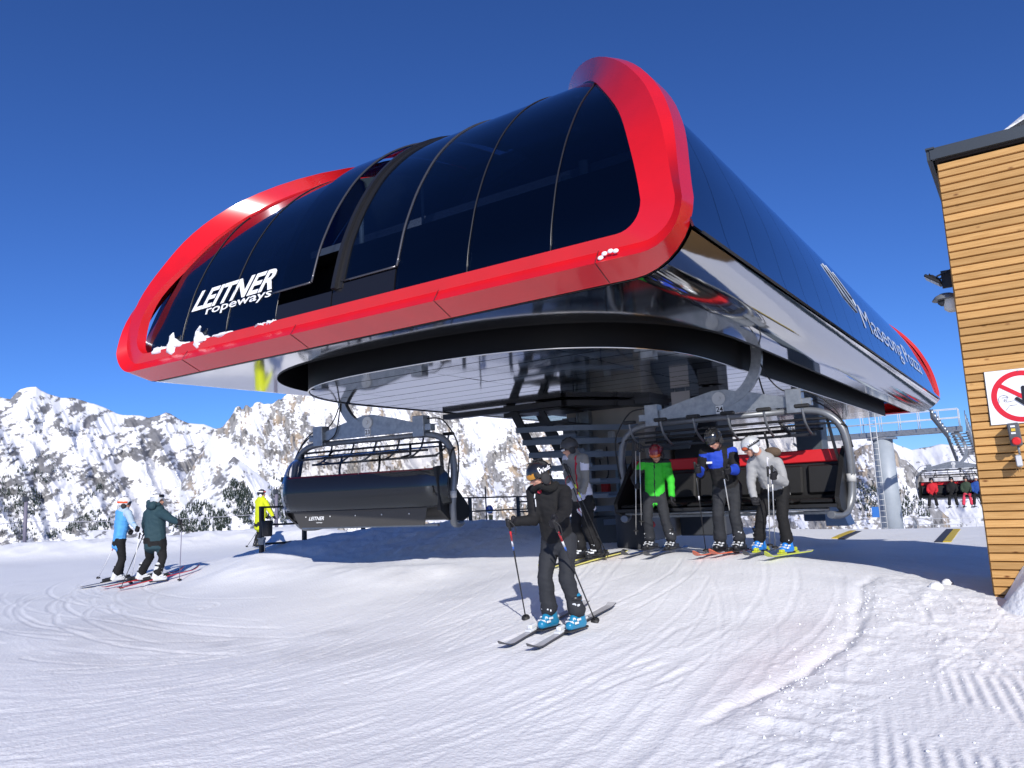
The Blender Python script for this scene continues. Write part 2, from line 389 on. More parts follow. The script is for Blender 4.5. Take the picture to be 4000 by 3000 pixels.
pink = (0.25+fbm(GX*2, GY*2, 3))*np.exp(-(((GX+1.9)/0.35)**2+((GY-6.6)/1.2)**2)) + np.exp(-(((GX+5.2)/0.35)**2+((GY-9.9)/0.4)**2))
fresh = sstep(0.0015, 0.006, trk(GX, GY))
c = np.empty(GX.shape+(3,)); c[:] = (0.775, 0.785, 0.80)
c = c + (np.array((0.90, 0.90, 0.905))-c)*(0.35*fbm(GX*1.2, GY*1.2, 4)+0.6*fresh)[..., None].clip(0, 1)
c = c + (np.array((0.46, 0.46, 0.48))-c)*dirt[..., None]*0.62
c = c + (np.array((0.80, 0.66, 0.66))-c)*(pink[..., None].clip(0, 1))*0.45
snow_m = mat('snow', (0.8, 0.81, 0.84), rough=0.55, spec=0.25, bump=(30, 0.5, 0.02), attr='col')
ground = link('snow_ground', np_mesh('snow_ground', V, grid_faces(*GX.shape), snow_m, c.reshape(-1, 3)))
tag(ground, kind='structure')
print('ground', round(time.time()-T0, 1))
# ================================================================== LIFT STATION
ST = (-6.5, 16.5, -1.05); CX = -6.5; YB, YF = 5.84, 27.2; YM = (YB+YF)/2
red = mat('red_paint', (0.62, 0.008, 0.012), rough=0.22, spec=0.5, coat=0.35, var=(3, (0.55, 0.008, 0.012), 0.35, 0.75))
steel = mat('mirror_steel', (0.62, 0.61, 0.60), rough=0.07, metal=1.0, bump=(1.3, 0.04, 0.02))
skirt_m = mat('skirt_steel', (0.60, 0.60, 0.60), rough=0.06, metal=1.0, bump=(0.7, 0.10, 0.03))
black = mat('black_metal', (0.012, 0.012, 0.014), rough=0.45, bump=(30, 0.1, 0.01))
blackgl = mat('black_sheet', (0.010, 0.010, 0.012), rough=0.3)
slotblack = mat('slot_black', (0.0035, 0.0035, 0.004), rough=0.5, spec=0.2)
galv = mat('galvanised_steel', (0.36, 0.38, 0.40), rough=0.42, metal=0.75, var=(14, (0.26, 0.28, 0.30), 0.35, 0.7), bump=(60, 0.08, 0.005))
grey_m = mat('grey_machine_paint', (0.22, 0.24, 0.26), rough=0.5, var=(5, (0.17, 0.18, 0.2), 0.4, 0.7))
glassf = glass_mat('tinted_glass', (0.26, 0.30, 0.38), fres=1.62, gloss=0.95)
glasss = glass_mat('tinted_side_glass', (0.10, 0.13, 0.2), fres=2.7)
trim_m = mat('glass_trim', (0.10, 0.10, 0.11), rough=0.25, metal=0.6)
dtrim_m = mat('dark_glass_trim', (0.02, 0.02, 0.022), rough=0.3)
white_m = mat('white_vinyl', (0.86, 0.87, 0.88), rough=0.5)
snowlump = mat('snow_lump', (0.84, 0.85, 0.87), rough=0.6, bump=(20, 0.5, 0.03))
station = thing('lift_station', 'huge red framed chairlift top station with curved dark glass and mirror steel underside', 'lift station', ST)
def sb(mb, name, mats, parent=station):
    org = ST if parent is station else tuple(parent['wo'])
    o = mb.build(name, mats, parent, org); return o
ZG = [2.16,2.4,2.6,2.8,3.0,3.2,3.4,3.6,3.8,4.0,4.2,4.4,4.6,4.8,5.0,5.2,5.4,5.55,5.62]
YG = [5.935,5.96,6.02,6.08,6.14,6.24,6.33,6.45,6.58,6.72,6.9,7.10,7.34,7.63,7.98,8.42,9.05,9.9,10.6]
HG = [3.97,3.955,3.935,3.89,3.83,3.755,3.665,3.565,3.44,3.305,3.155,3.01,2.84,2.62,2.38,2.10,1.75,1.4,1.2]
ZO = [2.2,2.4,2.6,2.8,3.0,3.2,3.4,3.6,3.8,4.0,4.2,4.4,4.6,4.8,5.0,5.2,5.4,5.6,5.72]
YO = [5.84,5.87,5.90,5.96,6.02,6.08,6.14,6.22,6.32,6.42,6.56,6.72,6.93,7.19,7.52,7.93,8.5,9.3,10.3]
HO = [4.41,4.385,4.36,4.335,4.295,4.245,4.165,4.085,3.98,3.84,3.69,3.49,3.28,3.03,2.74,2.40,2.0,1.5,1.1]
def smoothed(zs_, vs_, deg=5):
    zz_ = np.linspace(zs_[0], zs_[-1], 160); vv = np.interp(zz_, zs_, vs_)
    for _ in range(50): vv[1:-1] = (vv[:-2]+2*vv[1:-1]+vv[2:])/4
    return lambda z: float(np.interp(z, zz_, vv))
yg = smoothed(ZG, YG); hg = smoothed(ZG, HG); yo = smoothed(ZO, YO); ho = smoothed(ZO, HO)
mir = lambda y: 2*YM-y
def front_panel(x0, x1, z0, mirror, out=0.0, ztop=5.6):
    zs = np.linspace(z0, ztop, 34); rows = []
    for z in zs:
        h = hg(z); a, b = max(x0, CX-h), min(x1, CX+h)
        if b-a < 0.02: 
            if rows: break
            continue
        y = yg(z)-out; row = [(a+(b-a)*t, y if not mirror else mir(y), z+out*0.3) for t in (0, .25, .5, .75, 1)]
        rows.append(row)
    return rows
for mirror in (False, True):
    for k in range(-4, 4):
        x0, x1 = CX+k+0.008, CX+k+1-0.008; z0 = 2.17; out = 0.0
        if not mirror and k == -1: x1 = CX-0.30; z0 = 2.52; out = 0.09
        if not mirror and k == 0: x0 = CX+0.13; z0 = 2.49
        rows = front_panel(x0, x1, z0, mirror, out)
        if len(rows) < 2: continue
        g = MB(); g.sheet(rows, 0.02 if not mirror else -0.02)
        p = sb(g, 'front_glass_panel', glassf)
        if not mirror:        # thin light edge strip of each pane
            e = MB(); ev_ = []
            for j, r_ in enumerate(rows):
                dz = rows[min(j+1, len(rows)-1)][0][2]-rows[max(j-1, 0)][0][2]; dy = rows[min(j+1, len(rows)-1)][0][1]-rows[max(j-1, 0)][0][1]; l_ = math.hypot(dz, dy)
                ev_.append(Vector(r_[-1])+Vector((0.008, -dz/l_*0.004, dy/l_*0.004)))
            e.tube(ev_, 0.009 if k not in (-1, 0) else 0.016, 5)
            if k in (-1, 0): e.tube([Vector(q)+Vector((0, -0.012, 0)) for q in rows[0]], 0.014, 5)
            eo = e.build('edge_strip', trim_m if k in (-1, 0) else dtrim_m, p); eo.data.transform(Matrix.Translation(-Vector(ST)))
for k in (-1, 0):             # dark kick plates under the two opened panes
    zt = 2.47
    g = MB(); g.sheet([[(CX+k+0.01+0.98*t, yg(z)-0.006, z) for t in (0, .5, 1)] for z in np.linspace(2.17, zt-0.01 if k == 0 else 2.40, 4)], 0.02)
    sb(g, 'kick_plate', blackgl)
g = MB(); g.tube([(CX+0.06, yg(z)-0.02, z) for z in np.linspace(2.4, 5.5, 26)], 0.03, flat=(0.045, 0.03)); g.tube([(CX+0.115, yg(z)+0.0, z) for z in np.linspace(2.4, 5.5, 26)], 0.03, flat=(0.018, 0.05))
sb(g, 'sash_rail', black)
# side glass, one pane per metre, both sides
def side_prof(n=22):
    zs = np.concatenate([np.linspace(2.14, 5.4, n), [5.55, 5.64]]); return [(ho(z)-lin(z, [2.1, 2.3, 3.2], [0.02, 0.06, 0.12]), z) for z in zs[:-2]] + [(1.3, 5.56), (0.0, 5.63)]
SP = side_prof()
ys = [6.0] + [6.96+1.017*k for k in range(20)] + [27.0]
def shell_clip(y, w, z):      # keep the side glass behind the arch of the end frames
    return y
for sgn in (1, -1):
    for a, b in zip(ys[:-1], ys[1:]):
        if b-a < 0.1: continue
        rows = []
        for (w, z) in SP:
            lo = max(a+0.006, yo(z)+0.35 if z > 2.3 else a); hi = min(b-0.006, mir(yo(z))-0.35 if z > 2.3 else b)
            if hi-lo < 0.02: break
            rows.append([(CX+sgn*w, lo, z), (CX+sgn*w, (lo+hi)/2, z), (CX+sgn*w, hi, z)])
        if len(rows) < 2: continue
        g = MB(); g.sheet(rows, 0.02*sgn); sb(g, 'side_glass_panel', glasss)
# red end frames -----------------------------------------------------
def ring(w, zb, rc, ya, yb, dz=0.0, mirror=False, ztop=5.7):
    """one edge line of the frame: right arch, rounded corner, bottom, left arch (front view w(z), y by ya(z))"""
    pts = []; zs = np.linspace(ztop, zb+rc, 26)
    for z in zs:
        k = float(sstep(zb+rc+1.3, zb+rc-0.25, z)); pts.append((w(z), ya(z)*(1-k)+yb*k if True else 0, z))
    wc = w(zb+rc)
    for i in range(1, 9):
        t = i/8*math.pi/2; pts.append((wc-rc+rc*math.cos(t), yb, zb+rc-rc*math.sin(t)))
    full = [(CX+a, b, c) for a, b, c in pts] + [(CX+a, b, c) for a, b, c in [(wc*0.5, yb, zb), (0, yb, zb), (-wc*0.5, yb, zb)]] + [(CX-a, b, c) for a, b, c in pts[::-1]]
    return [(a, mir(b) if mirror else b, c) for a, b, c in full]
for mirror in (False, True):
    rI0 = ring(lambda z: hg(z), 2.17, 0.24, lambda z: yg(z)+0.03, 5.97, mirror=mirror)
    rI1 = ring(lambda z: hg(z)+0.03, 2.175, 0.25, lambda z: yg(z)-0.05, 5.845, mirror=mirror)
    rF = ring(lambda z: ho(z)-0.10, 2.06, 0.33, lambda z: yo(z)+0.01, 5.868, mirror=mirror)
    rC = ring(lambda z: ho(z)-0.012, 1.93, 0.40, lambda z: yo(z)+0.12, 5.76, mirror=mirror)
    rS = ring(lambda z: ho(z), 1.80, 0.60, lambda z: yo(z)+0.42, 6.03, mirror=mirror)
    rB = ring(lambda z: ho(z)-0.10, 1.84, 0.56, lambda z: yo(z)+0.46, 6.06, mirror=mirror)
    g = MB()
    for a, b in ((rI0, rI1), (rI1, rF), (rF, rC), (rC, rS), (rS, rB)):
        gr = [a, b] if not mirror else [b, a]
        n_ = len(a); g.add(list(gr[0])+list(gr[1]), [(i, i+1, n_+i+1, n_+i) for i in range(n_-1)], 0, True)
    fr = sb(g, 'red_frame', red); fr['wo'] = ST
    if not mirror:
        g = MB()             # black rubber line between frame and skirt
        a = ring(lambda z: ho(z)-0.005, 1.795, 0.60, lambda z: yo(z)+0.42, 6.04); b = ring(lambda z: ho(z)-0.02, 1.80, 0.60, lambda z: yo(z)+0.46, 6.085)
        n_ = len(a); lo = [i for i in range(n_) if a[i][2] < 2.2]
        for i in lo[:-1]:
            if i+1 in lo: g.add([a[i], a[i+1], b[i+1], b[i]], [(0, 1, 2, 3)])
        sb(g, 'rubber_gasket', black)
        for xs_ in (-9.2, -7.0, -4.8, -2.95):   # joints between the frame sheets
            g = MB(); g.tube([(xs_, 5.838, 2.06), (xs_, 5.753, 1.93), (xs_+0.0, 6.02, 1.803)], 0.004, 4)
            sb(g, 'frame_joint', black)
# skirt (polished quarter-round lower edge), both sides
for sgn in (1, -1):
    pr = [(3.80+0.60*math.sin(t), 2.40-0.60*math.cos(t)) for t in np.linspace(0, R(63.2), 14)]
    g = MB(); g.sheet([[(CX+sgn*w, y, z) for y in np.linspace(6.07, 26.98, 42)] for (w, z) in pr], 0.0)
    sb(g, 'steel_skirt', skirt_m)
    g = MB(); g.tube([(CX+sgn*4.385, 6.2, 2.132), (CX+sgn*4.385, 26.95, 2.132)], 0.014, 6); sb(g, 'skirt_seam', black)
# underside ----------------------------------------------------------
def sup(t, a, b, n=2.8):
    c, s_ = math.cos(t), math.sin(t); return (a*math.copysign(abs(c)**(2/n), c), b*math.copysign(abs(s_)**(2/n), s_))
YC = 10.2; YE = 26.9
def upath(a, b, yend=YE, n=40):    # U shaped outline open to the back: right leg, front curve, left leg
    p = [(CX+a, yend)] + [(CX+a, y) for y in np.linspace(yend, YC, 12)[1:-1]]
    for i in range(n+1):
        t = -math.pi*i/n; q = sup(t, a, b); p.append((CX+q[0], YC+q[1]))
    return p + [(CX-a, y) for y in np.linspace(YC, yend, 12)[1:-1]] + [(CX-a, yend)]
OUT = upath(3.53, 3.62); INN = upath(3.12, 3.22, 24.6)
rect = []
for (x, y) in OUT:
    dx, dy = x-CX, y-YC
    if dy >= -1e-6: rect.append((CX+math.copysign(3.81, dx), y))
    else:
        k = min(3.81/max(abs(dx), 1e-6), (YC-6.10)/max(-dy, 1e-6)); rect.append((CX+dx*k, YC+dy*k))
g = MB(); n_ = len(OUT)
segs = []
for i in range(n_-1): segs.append([(rect[i], rect[i+1]), (OUT[i], OUT[i+1])])
parts_idx = [0, 5, 12, 20, 26, 32, 38, 44, 52, 58, n_-1]
for a, b in zip(parts_idx[:-1], parts_idx[1:]):
    g = MB(); tilt = rng.uniform(-0.002, 0.002)
    if b > n_-1: b = n_-1
    if a >= b: continue
    outer = [(rect[i][0], rect[i][1], 1.80) for i in range(a, b+1)]; inner = [(OUT[i][0], OUT[i][1], 1.80) for i in range(a, b+1)]
    # corner of the rectangle must not be cut
    if any(abs(abs(p[0]-CX)-3.81) < 1e-6 for p in outer) and any(abs(p[1]-6.10) < 1e-6 for p in outer):
        for j in range(len(outer)-1):
            p, q = outer[j], outer[j+1]
            if (abs(p[1]-6.10) < 1e-6) != (abs(q[1]-6.10) < 1e-6):
                c_ = (CX+math.copysign(3.81, p[0]-CX), 6.10, 1.80)
                g.add([p, c_, q], [(0, 1, 2)])
    m_ = len(outer); g.add(outer+inner, [(i, i+1, m_+i+1, m_+i) for i in range(m_-1)])
    g.add([(x, y, z+0.03) for x, y, z in outer+inner], [(i, m_+i, m_+i+1, i+1) for i in range(m_-1)])
    sb(g, 'soffit_panel', steel)
g = MB()
for P, z0 in ((OUT, 1.785), (INN, 1.60)):
    n_ = len(P); g.add([(x, y, z0) for x, y in P]+[(x, y, 3.0) for x, y in P], [(i, i+1, n_+i+1, n_+i) for i in range(n_-1)], 0, True)
x = CX
g.add([(CX-3.12, 24.6, 1.6), (CX+3.12, 24.6, 1.6), (CX+3.12, 24.6, 3.0), (CX-3.12, 24.6, 3.0)], [(0, 1, 2, 3)])
g.add([(CX-3.9, 6.2, 2.98), (CX+3.9, 6.2, 2.98), (CX+3.9, 26.9, 2.98), (CX-3.9, 26.9, 2.98)], [(0, 1, 2, 3)])
sb(g, 'slot_wall', slotblack)
g = MB()                       # thin bright rim round the slot and the lower deck
g.tube([(x, y, 1.592) for x, y in INN], 0.011, 5); sb(g, 'slot_rim', steel)
# lower deck underside: planks of mirror sheet
def inn_half(y):
    if y >= YC: return 3.10
    v = min(1.0, max(0.0, (YC-y)/3.20)); return 3.10*(1-v**2.8)**(1/2.8)
pr_y = np.concatenate([[7.02], np.arange(7.5, 24.5, 0.5), [24.58]])
cols_x = [-3.2, -2.05, 0.0, 2.05, 3.2]
soff = 0
for a, b in zip(pr_y[:-1], pr_y[1:]):
    for c0, c1 in zip(cols_x[:-1], cols_x[1:]):
        yy = np.linspace(a+0.014, b-0.014, 5); L_ = []; R_ = []
        for y in yy:
            h = inn_half(y); l, r_ = max(c0+0.006, -h), min(c1-0.006, h)
            if r_-l > 0.01: L_.append((CX+l, y)); R_.append((CX+r_, y))
        if len(L_) < 2: continue
        t1, t2 = rng.normal(0, 0.0012), rng.normal(0, 0.0012); cx_, cy_ = CX+(c0+c1)/2, (a+b)/2
        P = [(x, y, 1.60+t1*(x-cx_)+t2*(y-cy_)) for x, y in L_]+[(x, y, 1.60+t1*(x-cx_)+t2*(y-cy_)) for x, y in R_]
        m_ = len(L_); g = MB(); g.add(P, [(i, m_+i, m_+i+1, i+1) for i in range(m_-1)])
        g.add([(x, y, z+0.02) for x, y, z in P], [(i, i+1, m_+i+1, m_+i) for i in range(m_-1)]); sb(g, 'soffit_plank', steel); soff += 1
g = MB(); g.add([(x, y, 1.63) for x, y in INN], [tuple(range(len(INN)))]); sb(g, 'deck_core', black)
# machinery seen dimly through the glass
g = MB()
for x in (-9.6, -8.0, -5.2, -3.6): g.box((x, 8.6, 3.55), (0.16, 0.16, 1.1))
g.box((CX, 8.6, 4.1), (6.6, 0.18, 0.22)); g.box((CX, 12, 4.6), (5.2, 0.2, 0.25)); g.box((-4.0, 7.7, 3.15), (1.4, 0.25, 0.3)); g.box((-5.8, 7.9, 3.1), (1.5, 0.2, 0.26))
sb(g, 'machine_frame', mat('machine_light_grey', (0.55, 0.58, 0.6), rough=0.5))
g = MB(); g.lathe([(0.1, 0), (2.9, 0), (2.9, 0.12), (2.5, 0.16), (0.4, 0.3), (0.1, 0.3)], (CX, 10.4, 3.05), n=40)
for k in range(6): g.cyl((-7.8+0.3*k if k < 3 else -5.2+0.25*k, 7.6, 3.0), (-7.8+0.3*k if k < 3 else -5.2+0.25*k, 7.6, 3.0+0.2+0.12*k), 0.07)
g.cyl((-7.05, 7.0, 3.0), (-7.05, 7.0, 3.9), 0.035); g.cyl((-6.05, 7.1, 3.0), (-6.05, 7.1, 4.0), 0.02)
sb(g, 'bullwheel', mat('machine_teal_grey', (0.25, 0.33, 0.36), rough=0.5))
# lettering ----------------------------------------------------------
def glass_text(txt, x0, z0, width, height, shear, bold, name, z_shift=0.012, fx=1.0):
    v, f = text_mesh(txt, shear, bold); mn, mx = v.min(0), v.max(0); capz = 0.70
    u = (v[:, 0]-mn[0])/(mx[0]-mn[0])*width; w = v[:, 1]/capz*height
    P = [(x0+a, yg(z0+b)-z_shift, z0+b) for a, b in zip(u, w)]
    g = MB(); g.add(P, f); g.add([(a, b+0.004, c) for a, b, c in P], [q[::-1] for q in f]); return sb(g, name, white_m)
glass_text('LEITNER', -9.42, 2.68, 1.74, 0.285, 0.32, 0.028, 'lettering')
glass_text('ropeways', -9.05, 2.565, 1.38, 0.125, 0.0, 0.006, 'lettering')
# script name and mountain outline on the side glass
def side_pt(y, z, e=0.012):
    w = np.interp(z, [q[1] for q in SP], [q[0] for q in SP]); return (CX+float(w)+e, y, z)
v, f = text_mesh('Maseong Pozza', 0.15, 0.0); mn, mx = v.min(0), v.max(0)
g = MB(); swm = mat('faded_white_vinyl', (0.45, 0.50, 0.58), rough=0.5)
g.add([side_pt(14.9+(a-mn[0])/(mx[0]-mn[0])*9.0, 2.62+b/0.7*0.50) for a, b in zip(v[:, 0], v[:, 1])], f); sb(g, 'lettering', swm)
g = MB()
for pts in ([(13.0, 3.45), (13.7, 2.98), (14.6, 2.86)], [(13.35, 3.5), (14.6, 2.90)], [(13.9, 3.5), (14.75, 3.15), (14.75, 3.0)]):
    P = []
    for p, q in zip(pts[:-1], pts[1:]): P += [side_pt(p[0]+(q[0]-p[0])*t, p[1]+(q[1]-p[1])*t) for t in np.linspace(0, 1, 6)]
    g.tube(P, 0.012, 4)
sb(g, 'mountain_logo', swm)
# snow left lying on the ledge under the glass
for (x, w, h) in ((-9.95, 0.22, 0.10), (-9.62, 0.16, 0.22), (-9.45, 0.2, 0.08), (-9.02, 0.10, 0.20), (-8.92, 0.18, 0.08), (-8.5, 0.26, 0.05), (-7.7, 0.12, 0.035), (-7.5, 0.10, 0.05)):
    g = MB(); g.ell((x, 5.90, 2.175), (w, 0.07, h*0.55), nu=14, nv=8)
    if h > 0.15: g.tube([(x-0.04, 5.91, 2.18), (x-0.06, 5.91, 2.18+h*0.7), (x-0.02, 5.91, 2.18+h)], [0.06, 0.035, 0.01], 7)
    g.v = [(a+0.02*math.sin(a*70+c*50), b, c+0.015*math.sin(a*90)) for a, b, c in g.v]; sb(g, 'snow_patch', snowlump)
for (x, z) in ((-2.86, 2.0), (-2.80, 2.01), (-2.75, 2.0), (-2.9, 1.97)):
    g = MB(); g.ell((x, 5.77, z), (0.03, 0.012, 0.02), nu=8, nv=6); sb(g, 'snow_patch', snowlump)
print('station', round(time.time()-T0, 1), 'planks', soff)
SK_A = [(-77.99, 6.84), (-72.41, 7.52), (-68.56, 7.32), (-68.0, 7.22), (-67.74, 7.57), (-67.47, 7.86), (-67.14, 7.99), (-66.65, 8.02), (-66.33, 7.78), (-66.04, 7.62), (-65.27, 7.36), (-64.56, 7.38), (-63.41, 7.02), (-62.6, 6.71), (-62.03, 6.4), (-61.53, 6.26), (-60.83, 6.23), (-60.0, 6.07), (-59.55, 6.21), (-59.25, 6.3), (-58.96, 6.44), (-58.63, 6.33), (-58.03, 5.93), (-57.56, 5.71), (-57.02, 5.63), (-56.48, 5.59), (-55.79, 5.28), (-55.17, 5.24), (-54.22, 4.77), (-51.25, 3.59), (-45.8, 2.64)]
SK_B = [(-58.04, 1.32), (-56.42, 3.92), (-55.76, 5.29), (-55.24, 5.41), (-55.02, 5.74), (-54.75, 6.09), (-54.59, 6.36), (-54.41, 6.75), (-54.22, 6.81), (-54.09, 6.78), (-53.97, 6.56), (-53.84, 6.64), (-53.75, 6.88), (-53.59, 6.89), (-53.4, 6.71), (-53.24, 6.8), (-53.12, 7.04), (-52.89, 7.17), (-52.7, 7.18), (-52.45, 7.01), (-52.16, 7.03), (-51.87, 7.01), (-51.51, 7.24), (-51.26, 7.25), (-51.16, 7.42), (-50.89, 7.65), (-50.78, 7.75), (-49.77, 8.4), (-48.3, 8.76), (-46.81, 8.55), (-45.29, 9.1), (-43.4, 8.67), (-40.92, 7.64), (-38.79, 7.37), (-36.08, 6.86), (-34.1, 7.16), (-31.2, 6.43), (-27.34, 6.01), (-22.62, 5.31), (-17.18, 4.36), (-13.75, 3.55), (-11.82, 2.59), (-10.28, 1.51), (-8.94, -1.01)]
SK_C = [(-15.64, 1.85), (-12.99, 2.59), (-11.32, 2.56), (-10.01, 2.58), (-8.9, 2.43), (-8.11, 2.41), (-7.4, 1.75), (-6.52, 1.31), (-5.6, 1.42), (-4.7, 1.56), (-4.12, 1.47), (-3.56, 1.31), (-2.99, 1.32), (-2.55, 1.4), (-0.87, 1.6), (1.14, 1.68), (4.85, 1.68), (11.32, 2.2)]
SK_D = [(-15.11, -1.8), (-13.23, 0.08), (-11.49, 0.87), (-10.13, 1.41), (-9.44, 1.77), (-8.96, 1.86), (-8.35, 1.64), (-7.58, 1.5), (-7.37, 1.23), (-7.27, 0.79), (-6.9, 0.6), (-6.55, 0.24), (-6.23, -0.21), (-6.05, -0.64), (-5.92, -1.23), (-5.7, -2.16), (-4.93, -3.17), (-3.58, -3.85), (-0.9, -4.36)]
SK_E = [(-60.22, -1.33), (-58.02, -0.26), (-56.4, 0.98), (-55.36, 1.95), (-54.82, 2.97), (-54.51, 3.29), (-53.71, 2.66), (-52.67, 1.77), (-51.24, 0.45), (-49.51, -1.09), (-47.73, -2.47), (-44.08, -3.42)]
CV_A = [(-68.23, 7.3, 0.5), (-67.79, 7.37, 0.75), (-66.89, 7.46, 0.5), (-65.96, 7.18, 0.75), (-65.5, 7.19, 0.7), (-66.73, 7.83, 0.0), (-67.15, 6.86, 0.05), (-64.85, 7.03, 0.6), (-63.94, 6.7, 0.55), (-62.97, 6.5, 0.6), (-62.41, 6.37, 0.35), (-64.54, 6.56, 0.6), (-65.0, 6.21, 0.5), (-65.57, 5.6, 0.45), (-66.54, 5.46, 0.55), (-68.03, 6.31, 0.5), (-68.15, 5.33, 0.6), (-68.29, 4.67, 0.75), (-67.48, 5.07, 0.4), (-67.07, 4.4, 0.15), (-66.23, 4.8, 0.35), (-65.36, 4.52, 0.2), (-64.48, 4.51, 0.6), (-64.0, 4.23, 0.6), (-63.6, 5.05, 0.45), (-62.69, 5.32, 0.35), (-62.66, 3.94, 0.5), (-63.26, 3.4, 0.1), (-64.45, 3.56, 0.45), (-64.32, 2.81, 0.7), (-63.54, 2.65, 0.6), (-66.08, 3.59, 0.8), (-65.61, 3.25, 0.65), (-66.57, 2.81, 0.75), (-67.42, 3.22, 0.6), (-68.09, 3.63, 0.55), (-68.03, 1.93, 0.8), (-66.97, 1.57, 0.8), (-66.55, 2.34, 0.65), (-65.66, 1.18, 0.55), (-64.97, 1.15, 0.45), (-64.76, 1.81, 0.3), (-63.91, 0.77, 0.35), (-66.66, 0.57, 0.45), (-67.49, 0.61, 0.6), (-65.52, 0.18, 0.15), (-64.36, 0.12, 0.4), (-63.17, -0.29, 0.35), (-66.06, -0.77, 0.35), (-61.08, 5.73, 0.6), (-60.63, 5.38, 0.6), (-60.23, 4.74, 0.95), (-59.84, 4.45, 1.0), (-59.52, 4.16, 0.95), (-60.31, 5.31, 0.8), (-59.19, 3.79, 0.7), (-60.8, 4.18, 0.85), (-60.47, 3.47, 0.85), (-61.12, 4.33, 0.7), (-61.55, 4.19, 0.6), (-59.83, 3.6, 0.6), (-59.14, 5.29, 0.7), (-58.61, 5.07, 0.65), (-58.89, 5.86, 1.0), (-59.15, 6.15, 0.9), (-58.36, 5.79, 0.8), (-57.55, 5.42, 0.6), (-56.54, 5.26, 0.3), (-55.65, 4.95, 0.35), (-57.88, 4.7, 0.1), (-56.87, 4.39, 0.1), (-58.21, 4.06, 0.2), (-58.46, 3.28, 0.9), (-58.19, 3.05, 0.85), (-58.72, 3.43, 0.7), (-57.54, 3.68, 0.7), (-57.14, 4.03, 0.65), (-56.86, 2.94, 0.9), (-57.2, 2.81, 0.85), (-56.32, 3.14, 0.7), (-55.64, 3.41, 0.5), (-60.77, 2.71, 0.0), (-59.49, 2.31, 0.0), (-58.18, 1.91, 0.0), (-56.85, 1.86, 0.05), (-61.71, 2.73, 0.1), (-62.33, 2.96, 0.55), (-62.62, 2.07, 0.9), (-63.03, 1.75, 0.7), (-63.5, 1.22, 0.55), (-61.87, 1.7, 0.7), (-61.67, 1.0, 0.9), (-62.29, 1.03, 0.8), (-61.37, 1.33, 0.7), (-62.27, 0.14, 0.8), (-62.87, 0.04, 0.4), (-62.09, 0.47, 0.6), (-60.61, 0.95, 0.1), (-59.15, 1.24, 0.2), (-58.17, 0.84, 0.1), (-57.18, 0.79, 0.5), (-58.49, 0.5, 0.45), (-56.17, 0.75, 0.3), (-57.83, -0.24, 0.5), (-56.84, -0.3, 0.6), (-55.83, -0.71, 0.6), (-57.16, -1.34, 0.6), (-56.16, -1.76, 0.5), (-60.09, 0.23, 0.1), (-61.94, -1.04, 0.3), (-63.15, -1.1, 0.5)]
